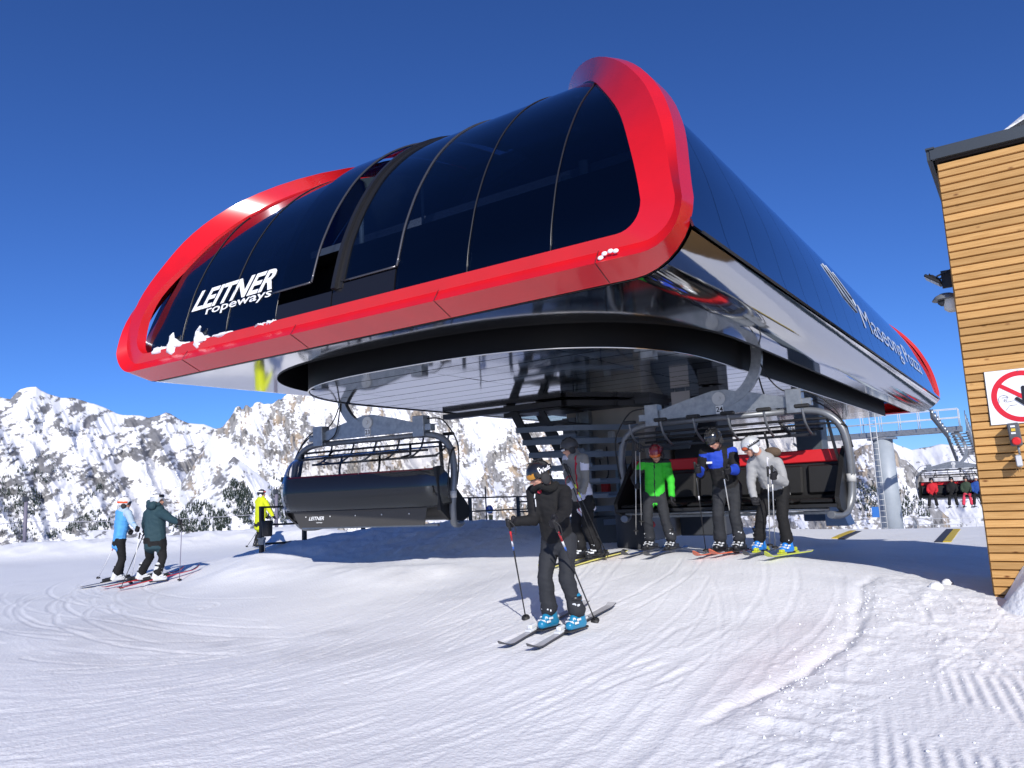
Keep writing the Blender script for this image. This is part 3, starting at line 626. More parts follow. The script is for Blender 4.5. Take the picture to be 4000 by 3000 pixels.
CV_B = [(-54.75, 5.71, 0.95), (-54.29, 6.42, 0.85), (-53.66, 6.66, 0.85), (-54.86, 5.04, 0.9), (-54.17, 5.03, 0.9), (-54.12, 5.7, 0.35), (-52.73, 6.89, 0.3), (-52.14, 7.01, 0.35), (-52.73, 5.98, 0.0), (-53.02, 5.55, 0.5), (-52.15, 6.15, 0.25), (-53.14, 5.01, 0.05), (-51.91, 6.39, 0.75), (-53.43, 5.81, 0.8), (-53.89, 4.48, 0.95), (-54.23, 4.49, 0.85), (-53.31, 4.29, 0.9), (-52.91, 4.52, 0.85), (-53.66, 4.05, 0.8), (-51.08, 6.87, 0.85), (-50.66, 7.3, 0.8), (-50.18, 6.98, 0.95), (-50.79, 6.37, 0.7), (-51.56, 5.96, 0.8), (-52.03, 5.23, 0.9), (-51.44, 5.52, 0.6), (-50.67, 5.44, 0.45), (-50.37, 5.99, 0.5), (-49.29, 6.34, 0.8), (-49.64, 6.85, 0.75), (-48.98, 6.84, 0.1), (-49.48, 5.6, 0.75), (-49.78, 4.93, 0.8), (-51.57, 4.73, 0.2), (-50.86, 4.4, 0.3), (-52.39, 3.96, 0.8), (-52.04, 3.52, 0.7), (-51.69, 3.02, 0.75), (-51.39, 3.87, 0.45), (-50.57, 4.09, 0.85), (-50.87, 3.11, 0.75), (-50.4, 2.85, 0.75), (-49.62, 3.75, 0.75), (-50.1, 3.46, 0.6), (-49.19, 4.35, 0.7), (-48.69, 5.4, 0.35), (-52.97, 3.61, 0.7), (-52.62, 2.93, 0.15), (-52.16, 2.73, 0.1), (-51.46, 2.52, 0.1), (-55.02, 4.33, 0.0), (-54.46, 3.59, 0.0), (-53.32, 3.56, 0.05), (-51.87, 2.05, 0.5), (-51.29, 1.79, 0.5), (-51.58, 1.68, 0.45), (-51.0, 1.04, 0.3), (-50.7, 1.64, 0.1), (-50.75, 6.76, 0.75), (-50.16, 6.85, 0.85), (-49.17, 6.63, 0.2), (-48.28, 6.31, 0.05), (-47.38, 6.18, 0.15), (-49.78, 5.53, 0.7), (-50.26, 5.94, 0.55), (-50.66, 4.94, 0.75), (-49.64, 4.71, 0.7), (-48.8, 4.89, 0.25), (-47.89, 5.48, 0.6), (-49.3, 4.2, 0.6), (-50.52, 3.98, 0.55), (-50.96, 4.75, 0.3), (-50.97, 2.24, 0.1), (-45.5, 6.39, 0.7), (-44.75, 5.8, 0.75), (-43.98, 5.67, 0.5), (-43.72, 6.08, 0.1), (-42.94, 6.16, 0.05), (-41.64, 6.11, 0.6), (-40.87, 5.67, 0.75), (-41.66, 5.49, 0.35), (-40.37, 4.91, 0.6), (-40.91, 4.41, 0.55), (-46.35, 1.8, 0.75), (-45.84, 2.29, 0.7), (-44.83, 2.24, 0.8), (-43.82, 1.94, 0.8), (-43.3, 2.44, 0.7), (-45.1, 1.64, 0.85), (-43.07, 1.5, 0.7), (-43.84, 1.33, 0.4), (-41.76, 2.11, 0.05), (-42.25, 2.91, 0.1), (-47.84, 2.37, 0.5), (-48.33, 2.64, 0.5), (-47.36, 1.59, 0.4), (-48.1, 1.52, 0.6), (-48.34, 1.98, 0.2), (-46.37, 1.14, 0.3), (-44.86, 1.07, 0.25), (-41.27, 1.31, 0.3), (-39.29, 5.1, 0.7), (-38.64, 4.98, 0.6), (-38.17, 5.24, 0.4), (-39.53, 3.71, 0.6), (-38.45, 2.83, 0.8), (-37.52, 2.69, 0.8), (-36.95, 2.85, 0.7), (-38.68, 4.14, 0.5), (-37.23, 5.29, 0.05), (-35.82, 5.13, 0.0), (-36.34, 4.04, 0.03), (-36.84, 3.31, 0.1), (-34.8, 4.9, 0.05), (-39.22, 1.94, 0.75), (-37.82, 2.24, 0.5), (-38.32, 1.43, 0.1), (-37.1, 1.56, 0.15), (-38.98, 0.91, 0.15), (-38.83, 0.17, 0.3), (-37.92, -0.34, 0.7), (-36.49, 0.61, 0.7), (-35.68, 2.14, 0.8), (-34.87, 3.31, 0.8), (-34.28, 3.94, 0.75), (-34.14, 3.0, 0.8), (-34.95, 1.64, 0.75), (-33.58, 2.97, 0.8), (-33.04, 2.48, 0.6), (-35.95, 0.3, 0.8), (-34.65, 0.24, 0.8), (-34.23, -0.79, 0.75), (-35.08, -1.12, 0.7), (-32.9, 1.54, 0.7), (-31.69, 3.34, 0.65), (-31.14, 4.71, 0.2), (-30.23, 4.2, 0.3), (-30.81, 2.36, 0.5), (-33.7, 0.65, 0.7), (-22.54, 2.37, 0.4), (-21.86, 1.88, 0.5), (-22.09, 1.16, 0.35), (-21.61, 2.77, 0.25), (-20.91, 3.3, 0.5), (-20.12, 1.75, 0.2), (-21.92, 2.23, 0.5), (-19.32, 0.4, 0.6), (-22.09, -0.02, 0.6), (-17.3, 3.06, 0.05), (-15.54, 2.95, 0.02), (-13.91, 1.92, 0.02), (-13.15, 0.97, 0.1), (-12.23, 1.81, 0.02), (-20.77, 0.48, 0.75), (-15.79, 0.22, 0.6)]
CV_C = [(-11.38, 1.94, 0.15), (-8.16, 1.89, 0.1), (-6.55, 1.09, 0.25), (-6.1, 0.98, 0.4), (-7.52, 0.64, 0.02), (-5.26, 0.5, 0.02), (-4.48, 0.87, 0.15), (-3.77, 0.74, 0.35), (-3.02, 1.02, 0.35), (-2.76, 0.84, 0.4), (-3.52, 0.39, 0.3), (-6.09, -0.3, 0.0), (-4.62, -0.37, 0.03), (2.21, 0.04, 0.2)]
CV_D = [(-9.33, 1.56, 0.75), (-9.7, 1.03, 0.85), (-9.33, -0.22, 0.9), (-9.07, -0.71, 0.8), (-7.63, 1.31, 1.0), (-7.58, 0.63, 1.0), (-7.5, 0.22, 1.0), (-7.22, 0.61, 1.0), (-6.9, 0.18, 1.0), (-6.5, -0.5, 1.0), (-6.19, -0.92, 1.0), (-7.85, 0.91, 1.0), (-7.13, -0.81, 0.75), (-7.39, -0.46, 0.7), (-7.69, -0.44, 0.6), (-9.98, -1.69, 0.65), (-9.36, -1.71, 0.7), (-10.27, -2.69, 0.9), (-10.84, -2.68, 0.95), (-9.77, -2.71, 0.65), (-7.5, -1.46, 0.65), (-7.79, -2.44, 0.6), (-6.83, -0.82, 0.2), (-6.61, -1.49, 0.25), (-7.13, -2.46, 0.55), (-6.39, -2.16, 0.35), (-6.21, -1.57, 0.6), (-5.88, -2.83, 0.7), (-7.37, -2.98, 0.5), (-5.89, -1.33, 0.85), (-6.75, -2.8, 0.2), (-10.92, -1.65, 0.9), (-3.93, -3.2, 0.3), (-4.49, -3.19, 0.4)]
CV_E = [(-54.46, 3.11, 0.9), (-54.62, 2.7, 0.7), (-54.85, 2.41, 0.8), (-55.13, 2.12, 0.6), (-54.29, 2.63, 0.6), (-53.89, 2.31, 0.5), (-53.72, 2.61, 0.1), (-53.03, 2.34, 0.0), (-52.74, 1.73, 0.02), (-52.17, 1.4, 0.05), (-53.6, 1.76, 0.15), (-54.17, 1.78, 0.4), (-54.57, 1.5, 0.6), (-54.68, 1.21, 0.6), (-53.89, 0.88, 0.35), (-53.32, 0.25, 0.4), (-54.17, -0.0, 0.4), (-54.73, -0.56, 0.3), (-51.88, 0.48, 0.3), (-51.36, 0.15, 0.75), (-51.48, -0.02, 0.6), (-55.29, 0.65, 0.1), (-55.29, -0.53, 0.2), (-52.75, -0.67, 0.4), (-51.01, -0.17, 0.3), (-51.94, -0.12, 0.3)]
TREES = [
  ('A', [(-68.37, 2.27), (-68.05, 2.58), (-67.48, 1.91), (-66.24, 1.34), (-66.2, 0.22), (-66.46, -0.29), (-67.19, -0.05), (-68.28, 0.01)], 330),
  ('A', [(-68.28, 0.01), (-66.47, -0.09), (-66.33, -1.08), (-65.47, -1.47), (-66.69, -1.76), (-68.22, -1.65)], 90),
  ('A', [(-66.68, 1.1), (-66.11, 1.0), (-66.13, -0.31), (-66.46, -0.29)], 45),
  ('A', [(-65.75, -1.45), (-64.33, -0.88), (-64.43, -1.54), (-65.69, -1.71)], 70),
  ('A', [(-63.88, -0.45), (-63.17, -0.02), (-62.69, -0.04), (-62.71, -1.66), (-63.96, -1.57), (-64.45, -0.88)], 230),
  ('A', [(-62.67, -0.86), (-62.19, -0.62), (-62.17, -1.63), (-62.65, -1.6)], 55),
  ('A', [(-64.59, 0.06), (-62.85, 1.74), (-62.6, 1.39), (-63.77, 0.09)], 70),
  ('E', [(-58.66, -1.39), (-58.15, -0.44), (-56.84, 0.2), (-55.62, -0.22), (-54.8, -1.63), (-54.73, -2.0), (-58.46, -1.82)], 420),
  ('A', [(-64.41, 1.93), (-66.09, 3.86), (-67.3, 3.09), (-68.09, 3.5), (-68.05, 2.58), (-66.14, 1.86)], 120),
  ('E', [(-54.68, 1.63), (-54.0, 1.3), (-53.15, 0.42), (-53.21, -1.54), (-53.89, -1.5), (-55.23, 0.05), (-55.23, 0.64), (-54.79, 0.92)], 420),
  ('E', [(-55.56, -0.22), (-54.9, -0.85), (-54.45, -1.46), (-55.56, -1.39)], 80),
  ('E', [(-52.4, 0.99), (-51.94, 0.91), (-50.43, -0.32), (-50.66, -0.79), (-50.9, -1.68), (-51.95, -1.61), (-52.4, -0.69)], 130),
  ('B', [(-51.93, 1.69), (-50.65, 1.33), (-50.42, -0.2), (-51.24, 0.75)], 60),
  ('D', [(-10.06, -0.66), (-9.09, -0.91), (-7.17, -1.14), (-6.12, -2.37), (-5.74, -3.16), (-9.81, -3.05), (-10.29, -1.68)], 260),
  ('B', [(-39.31, -1.45), (-29.7, -0.97), (-29.84, -3.22), (-40.32, -2.89)], 160),
]
# ================================================================== MOUNTAINS (real ridges 0.9 to 3.4 km away)
def cover_field(CV, az, el, sig=0.55):
    A = np.array(CV); num = np.zeros_like(az); den = np.full_like(az, 1e-6); num += 0.4e-6
    for a, e, c_ in A:
        w = np.exp(-(((az-a)**2+(el-e)**2)/(2*sig*sig))) + 1e-4/(1+((az-a)**2+(el-e)**2))**2
        num += w*c_; den += w
    return num/den
def rank01(n):
    o = np.argsort(n.ravel(), kind='stable'); r_ = np.empty(n.size); r_[o] = np.linspace(0, 1, n.size); return r_.reshape(n.shape)
mount_m = mat('mountain_snow_and_rock', (0.8, 0.8, 0.8), rough=0.85, spec=0.1, attr='col')
LAYERS = {}
def mountain(key, name, SK, CV, az0, az1, eb, rn, rp, amp, jag, style, da=0.062, de=0.062, sig=0.32):
    S = np.array(SK); az = np.arange(az0, az1, da); top = np.interp(az, S[:, 0], S[:, 1])
    top = top + (fbm(az*2.2+40, az*0+3, 5)-0.5)*jag
    rows = int(max((top-eb).max()/de, 20)); t = np.linspace(0, 1, rows)[:, None]
    AZg = np.broadcast_to(az, (rows, len(az))).copy(); EL = eb+(np.maximum(top, eb+0.3)-eb)*t
    big = ridged(AZg*0.55+EL*0.25, EL*0.18-AZg*0.08+5, 4); med = ridged(AZg*1.7-EL*0.4+3, EL*0.9+AZg*0.2, 4)
    rgh = rn+(rp-rn)*t**0.9
    env = np.minimum(1, (1-t)*6)*np.minimum(1, t*5)
    RG = rgh - env*amp*(big-0.5) - env*amp*0.16*(med-0.5) - env*amp*0.025*(fbm(AZg*7, EL*7, 3)-0.5)
    cov = cover_field(CV, AZg, EL, sig)**(1.5 if style == 'alp' else 1.2)*(0.88 if style == 'alp' else 0.92)
    if style == 'alp':
        u = AZg*0.8+EL*0.6; v = -AZg*0.5+EL*0.85
        n = 0.42*fbm(u*1.1, v*2.2, 3)+0.42*fbm(u*3.0, v*6.0, 3)+0.17*fbm(AZg*9.5, EL*10.5, 2)
    else:
        n = 0.42*fbm(AZg*2.2, EL*1.2, 3)+0.22*fbm(AZg*8, EL*2.6, 3)+0.26*fbm(AZg*4.5, EL*9.5, 3)+0.18*fbm(AZg*10, EL*10, 2)
    u01 = rank01(n); rock = sstep(-0.05, 0.05, u01-(1-cov*0.96))
    if style == 'alp': tone = 0.13+0.16*fbm(AZg*6, EL*6, 3)[..., None]; rc = tone*np.array((1.0, 1.0, 1.04))
    else:
        tan = sstep(0.52, 0.68, fbm(AZg*2.0+7, EL*0.7, 3))[..., None]; tone = (0.55+0.9*fbm(AZg*8, EL*3.2, 4))[..., None]
        rc = tone*(np.array((0.30, 0.292, 0.285))*(1-tan)+np.array((0.42, 0.345, 0.265))*tan)
        crack = sstep(0.63, 0.72, fbm(AZg*11+2, EL*4+1, 3))[..., None]; rc = rc*(1-0.55*crack)
    snow = np.array((0.86, 0.865, 0.89))*(0.955+0.06*fbm(AZg*1.5, EL*1.5, 3))[..., None]
    C_ = snow*(1-rock[..., None])+rc*rock[..., None]
    RG = RG + rock*amp*0.012
    a = np.radians(AZg); e = np.radians(EL); X = RG*np.sin(a); Y = RG*np.cos(a); Z = RG*np.tan(e)
    # far side: the mountain has a back
    bx = [X]; by = [Y]; bz = [Z]; bc = [C_]
    for k in range(1, 5):
        s_ = 1+0.07*k; bx.append((X[-1]*s_)[None]); by.append((Y[-1]*s_)[None]); bz.append((Z[-1]-rp*0.045*k)[None]); bc.append(C_[-1][None])
    Xa, Ya, Za, Ca = [np.concatenate(q) for q in (bx, by, bz, bc)]
    Vv = np.stack([Xa, Ya, Za], -1).reshape(-1, 3)
    o = link(name, np_mesh(name, Vv, grid_faces(*Xa.shape)[:, ::-1], mount_m, Ca.reshape(-1, 3))); tag(o, kind='structure')
    LAYERS[key] = (az0, da, az, np.maximum(top, eb+0.3), eb, RG)
    return o
mountain('A', 'snow_mountain', SK_A, CV_A, -82, -44, -4.5, 2100, 3300, 300, 0.10, 'alp')
mountain('B', 'rocky_massif', SK_B, CV_B, -58.5, -8, -4.5, 1650, 2350, 170, 0.22, 'dolo')
mountain('C', 'snowy_ridge', SK_C, CV_C, -19, 24, -4.0, 2500, 3600, 220, 0.06, 'alp')
mountain('D', 'rock_hill', SK_D, CV_D, -18, -0.2, -4.5, 760, 980, 55, 0.14, 'dolo', 0.05, 0.05, 0.4)
mountain('E', 'foothill', SK_E, CV_E, -64, -34, -4.5, 1250, 1600, 110, 0.10, 'alp')
def on_layer(key, az, el):
    az0, da, azs_, top, eb, RG = LAYERS[key]; i = int(np.clip((az-az0)/da, 0, len(azs_)-1)); t = (el-eb)/(top[i]-eb)
    if t < 0 or t > 0.99: return None
    r_ = RG[int(t*(RG.shape[0]-1)), i]; a = R(az); return (r_*math.sin(a), r_*math.cos(a), r_*math.tan(R(el)), r_)
# conifers: cheap layered cones, some with snow on the boughs
con_m = mat('conifer_needles', (0.030, 0.042, 0.034), rough=0.9, spec=0.1); consnow_m = mat('conifer_snow', (0.5, 0.52, 0.55), rough=0.9); bark_m = mat('conifer_bark', (0.05, 0.035, 0.025), rough=0.9)
def conifer_geo(seed):
    q = random.Random(seed); g = MB(); g.tube([(0, 0, 0), (0, 0, 0.3)], [0.035, 0.02], 4, 2, caps=False, smooth=False)
    tiers = 4
    for k in range(tiers):
        z0 = 0.12+0.2*k; r_ = (0.23-0.05*k)*q.uniform(0.8, 1.15); n_ = 6; ring_ = []
        for i in range(n_):
            a = 2*math.pi*i/n_+q.random(); rr_ = r_*q.uniform(0.7, 1.2); ring_.append((rr_*math.cos(a), rr_*math.sin(a), z0+q.uniform(-0.03, 0.03)))
        g.add(ring_+[(q.uniform(-.02, .02), q.uniform(-.02, .02), z0+0.36)], [(i, (i+1) % n_, n_) for i in range(n_)], 0)
    for j in range(len(g.f)):
        if q.random() < 0.14 and g.m[j] == 0: g.m[j] = 1
    return g
CG = [conifer_geo(s_) for s_ in range(5)]; CMESH = []
for g in CG:
    me = bpy.data.meshes.new('conifer'); me.from_pydata(g.v, [], g.f)
    for m_ in (con_m, consnow_m, bark_m): me.materials.append(m_)
    me.polygons.foreach_set('material_index', g.m); me.update(); CMESH.append(me)
def in_poly(x, y, P):
    c_ = False; j = len(P)-1
    for i in range(len(P)):
        if (P[i][1] > y) != (P[j][1] > y) and x < (P[j][0]-P[i][0])*(y-P[i][1])/(P[j][1]-P[i][1])+P[i][0]: c_ = not c_
        j = i
    return c_
qt = random.Random(11); spots = []
for key, poly, n_ in TREES:
    xs_ = [p[0] for p in poly]; es_ = [p[1] for p in poly]; k = 0; tries = 0
    while k < n_ and tries < n_*30:
        tries += 1; a, e = qt.uniform(min(xs_), max(xs_)), qt.uniform(min(es_), max(es_))
        if not in_poly(a, e, poly): continue
        if vnoise(np.array([a*2.2]), np.array([e*2.2+9]))[0] < qt.uniform(0.1, 0.75): continue
        P = on_layer(key, a, e)
        if P is None: continue
        h_ = (qt.uniform(6, 11.5) if key != 'D' else qt.uniform(3, 6))*(1.15 if key == 'A' else 1); spots.append((h_/P[3], P, h_)); k += 1
spots.sort(key=lambda s_: -s_[0])
for i, (q_, P, h_) in enumerate(spots[:280]):
    o = link('conifer_tree', CMESH[i % 5], None, (P[0], P[1], P[2]-h_*0.06)); o.scale = (h_*0.95, h_*0.95, h_); o.rotation_euler = (0, 0, qt.uniform(0, 6))
    tag(o, 'small dark conifer standing far off on the snowy mountainside', 'tree', 'dark conifers scattered over the far mountainsides')
V_ = []; F_ = []; M_ = []; off = 0
for i, (q_, P, h_) in enumerate(spots[280:]):
    g = CG[i % 5]; b_ = np.array(g.v)*h_*np.array((0.95, 0.95, 1)); ca = math.cos(i); sa = math.sin(i)
    b_ = np.stack([b_[:, 0]*ca-b_[:, 1]*sa+P[0], b_[:, 0]*sa+b_[:, 1]*ca+P[1], b_[:, 2]+P[2]-h_*0.06], 1)
    V_.extend(b_.tolist()); F_.extend([tuple(x+off for x in f) for f in g.f]); M_.extend(g.m); off += len(g.v)
me = bpy.data.meshes.new('far_conifer_wood'); me.from_pydata(V_, [], F_)
for m_ in (con_m, consnow_m, bark_m): me.materials.append(m_)
me.polygons.foreach_set('material_index', M_); me.update()
tag(link('far_conifer_wood', me), 'thin wood of tiny dark conifers on the lower mountain flanks', 'wood', kind='stuff')
print('mountains', round(time.time()-T0, 1), len(spots))
# ================================================================== STATION SUPPORT, STAIRS, CHAIRS, TOWER, ROPE
concrete = mat('concrete', (0.46, 0.42, 0.37), rough=0.85, var=(3, (0.36, 0.33, 0.29), 0.35, 0.7), bump=(25, 0.2, 0.01))
darkgrey = mat('dark_grey_paint', (0.05, 0.055, 0.065), rough=0.5)
bluegrey = mat('blue_grey_steel', (0.13, 0.16, 0.20), rough=0.45, metal=0.2)
lightbox = mat('light_grey_plastic', (0.55, 0.56, 0.56), rough=0.5)
red_plain = mat('red_plastic', (0.6, 0.015, 0.015), rough=0.35)
rubber = mat('black_rubber', (0.015, 0.015, 0.016), rough=0.6)
def sp(mb, name, m, parent): return mb.build(name, m, parent, parent.location)
pil = thing('support_column', 'concrete column with grey steel channel carrying the station beside the stairs', 'column', (-7.2, 14.2, -1.1))
g = MB(); g.box((-7.0, 14.4, 0.25), (1.75, 1.6, 2.72), bev=0.02); sp(g, 'concrete_core', concrete, pil)
g = MB(); g.box((-7.40, 13.56, 0.25), (0.24, 0.05, 2.7)); g.box((-7.53, 13.50, 0.25), (0.02, 0.16, 2.7)); g.box((-7.27, 13.50, 0.25), (0.02, 0.16, 2.7)); sp(g, 'steel_channel', galv, pil)
g = MB(); g.box((-7.78, 13.55, 0.95), (0.30, 0.06, 0.9)); sp(g, 'cable_tray', grey_m, pil)
for (x, z, w, h, m_) in ((-7.12, 0.62, 0.13, 0.18, lightbox), (-6.82, 0.98, 0.11, 0.13, lightbox), (-7.02, -0.05, 0.16, 0.2, red_plain), (-7.62, 0.05, 0.14, 0.3, darkgrey), (-7.70, 0.92, 0.14, 0.16, lightbox)):
    g = MB(); g.box((x, 13.53, z), (w, 0.12, h), bev=0.01); sp(g, 'junction_box', m_, pil)
g = MB()
for pts in (((-7.12, 13.53, 0.5), (-7.1, 13.5, 0.38), (-7.2, 13.5, 0.3), (-7.3, 13.53, 0.35)), ((-6.95, 13.54, 0.75), (-6.93, 13.5, 0.2), (-7.05, 13.5, 0.1)), ((-7.6, 13.54, -0.1), (-7.58, 13.5, -0.5), (-7.5, 13.52, -0.8))): g.tube(bez(pts, 5), 0.014, 6)
sp(g, 'cable', rubber, pil)
g = MB()
for k in range(7): g.box((-6.74+0.085*k, 13.50, -0.12), (0.045, 0.04, 0.85))
g.box((-6.48, 13.55, -0.12), (0.62, 0.03, 0.95)); sp(g, 'louvre', mat('louvre_blue', (0.30, 0.42, 0.50), rough=0.4), pil)
g = MB(); g.box((-7.0, 14.4, 1.56), (2.4, 2.4, 0.12)); sp(g, 'column_head', darkgrey, pil)
col2 = thing('support_column', 'dark grey boxed steel column under the middle of the station behind the loaded chair', 'column', (-5.6, 15.4, -1.1))
g = MB(); g.box((-5.55, 15.2, 0.25), (0.95, 0.9, 2.7), bev=0.02); sp(g, 'steel_box', darkgrey, col2)
g = MB(); g.prism([(-6.35, 14.1, 0.62), (-5.85, 14.1, 1.56), (-5.05, 14.1, 1.56), (-5.45, 14.1, 0.62)], (0, 0.05, 0)); sp(g, 'gusset_plate', bluegrey, col2)
col3 = thing('support_column', 'pale grey flared steel foot standing on snow behind the silver jacketed skier', 'column', (-3.7, 17.5, -1.05))
g = MB(); g.box((-3.95, 17.6, 0.3), (0.55, 0.55, 2.6), bev=0.02); sp(g, 'steel_box', bluegrey, col3)
g = MB(); g.prism([(-3.75, 17.2, -1.1), (-3.75, 17.2, -0.35), (-3.55, 17.2, -0.35), (-3.30, 17.2, -1.1)], (0, 0.7, 0)); sp(g, 'base_gusset', mat('pale_steel', (0.5, 0.55, 0.58), rough=0.5), col3)
# hanging sign board and boxes under the deck
hb = thing('hanging_board', 'blank pale grey board hanging under the station deck', 'board', (-5.0, 12.6, 1.35))
g = MB(); g.box((-4.95, 12.6, 1.36), (0.34, 0.03, 0.40)); sp(g, 'board', mat('pale_board', (0.42, 0.40, 0.40), rough=0.5), hb)
g = MB(); g.cyl((-5.05, 12.6, 1.5), (-5.05, 12.6, 1.6), 0.01); g.cyl((-4.85, 12.6, 1.5), (-4.85, 12.6, 1.6), 0.01); sp(g, 'hook', galv, hb)
hb2 = thing('hanging_board', 'dark box fixed under the station deck right of the pale board', 'box', (-4.45, 12.7, 1.35))
g = MB(); g.box((-4.42, 12.7, 1.44), (0.36, 0.3, 0.28), bev=0.01); sp(g, 'casing', darkgrey, hb2); g = MB(); g.cyl((-4.42, 12.7, 1.57), (-4.42, 12.7, 1.61), 0.04); sp(g, 'bracket', galv, hb2)
# staircase: black stringers, open grey treads, hung from the deck, running down to the right
stair = thing('staircase', 'open black steel staircase climbing up under the station', 'stairs', (-7.6, 11.8, -1.1))
P0, P1 = Vector((-8.42, 12.0, 1.86)), Vector((-7.25, 12.0, -0.35)); dirv = (P1-P0)
for dy in (0.0, 0.95):
    g = MB(); a = P0+Vector((0, dy, 0)); b = P0+dirv*1.0+Vector((0, dy, 0)); n_ = Vector((0.30, 0, 0.0))
    g.prism([a, a+n_*0.62, b+n_*0.62, b], (0, 0.045, 0)); sp(g, 'stringer', black, stair)
for k in range(8):
    t = (k+0.5)/8; p = P0+dirv*t
    g = MB(); g.box((p.x+0.62, p.y+0.5, p.z), (0.95, 0.92, 0.035)); g.box((p.x+0.62, p.y+0.04, p.z+0.02), (1.0, 0.04, 0.07)); sp(g, 'tread', bluegrey if k > 2 else black, stair)
for (a, b) in (((-9.75, 11.95, 1.98), (-6.95, 11.95, 2.0)), ((-6.95, 11.95, 2.0), (-6.0, 13.6, 1.75)), ((-8.9, 12.9, 1.95), (-6.3, 12.9, 1.95))):
    g = MB(); g.tube([(a[0], a[1], 1.52), (b[0], b[1], 1.52)], 0.05, flat=(0.10, 0.05)); sp(g, 'platform_beam', black, stair)
g = MB(); g.tube([(-7.55, 12.05, 1.5), (-6.85, 12.05, 0.35), (-6.55, 12.05, -0.35)], 0.03, flat=(0.02, 0.05)); g.tube([(-8.1, 13.0, 1.5), (-7.1, 13.0, -0.35)], 0.025, flat=(0.02, 0.04)); sp(g, 'handrail', black, stair)
for k in range(8):
    g = MB(); z = 1.05-0.245*k; g.tube([(-8.0+0.13*k, 11.9, z+0.05), (-6.75, 11.9, z), (-5.95, 12.9, z-0.01)], 0.02, flat=(0.012, 0.05)); sp(g, 'guard_rail', bluegrey, stair)
g = MB(); g.box((-7.0, 12.4, -0.85), (1.1, 0.8, 0.55)); sp(g, 'base_box', black, stair)
ctl = thing('padded_bollard', 'dark padded block standing on the snow at the left end of the loaded chair', 'bollard', (-5.55, 11.6, -1.05))
g = MB(); g.lathe([(0.28, 0), (0.30, 0.05), (0.30, 0.62), (0.27, 0.66)], (-5.62, 11.75, -1.08), n=20); sp(g, 'padding', mat('padding_grey', (0.035, 0.037, 0.042), rough=0.7, bump=(12, 0.2, 0.02)), ctl)
g = MB(); g.cyl((-5.22, 11.62, -0.68), (-5.22, 11.55, -0.68), 0.055); sp(g, 'reflector', red_plain, ctl)

# --- chairs ----------------------------------------------------------
galv_t = mat('grey_tube', (0.20, 0.215, 0.235), rough=0.38, metal=0.35, var=(6, (0.16, 0.17, 0.19), 0.35, 0.7))
seat_m = mat('black_seat_shell', (0.006, 0.006, 0.0065), rough=0.55, bump=(50, 0.15, 0.005))
redpad = mat('red_headrest', (0.60, 0.012, 0.018), rough=0.5)
brownsh = mat('rear_panel', (0.045, 0.043, 0.041), rough=0.5)
bubble_m = glass_mat('smoked_bubble', (0.74, 0.71, 0.66), fres=1.62, gloss=0.9)
plate_m = mat('number_plate', (0.75, 0.76, 0.76), rough=0.5); ink = mat('black_ink', (0.01, 0.01, 0.012), rough=0.6)
def flat_text(mb, txt, c, ux, uz, h, bold=0.01, shear=0.0, off=0.0):
    v, f = text_mesh(txt, shear, bold); w = (v[:, 0].max()+v[:, 0].min())/2
    c, ux, uz = Vector(c), Vector(ux), Vector(uz); k = h/0.70; n_ = ux.cross(uz)
    mb.add([c+ux*((a-w)*k)+uz*((b-0.35)*k)+n_*off for a, b in zip(v[:, 0], v[:, 1])], f)
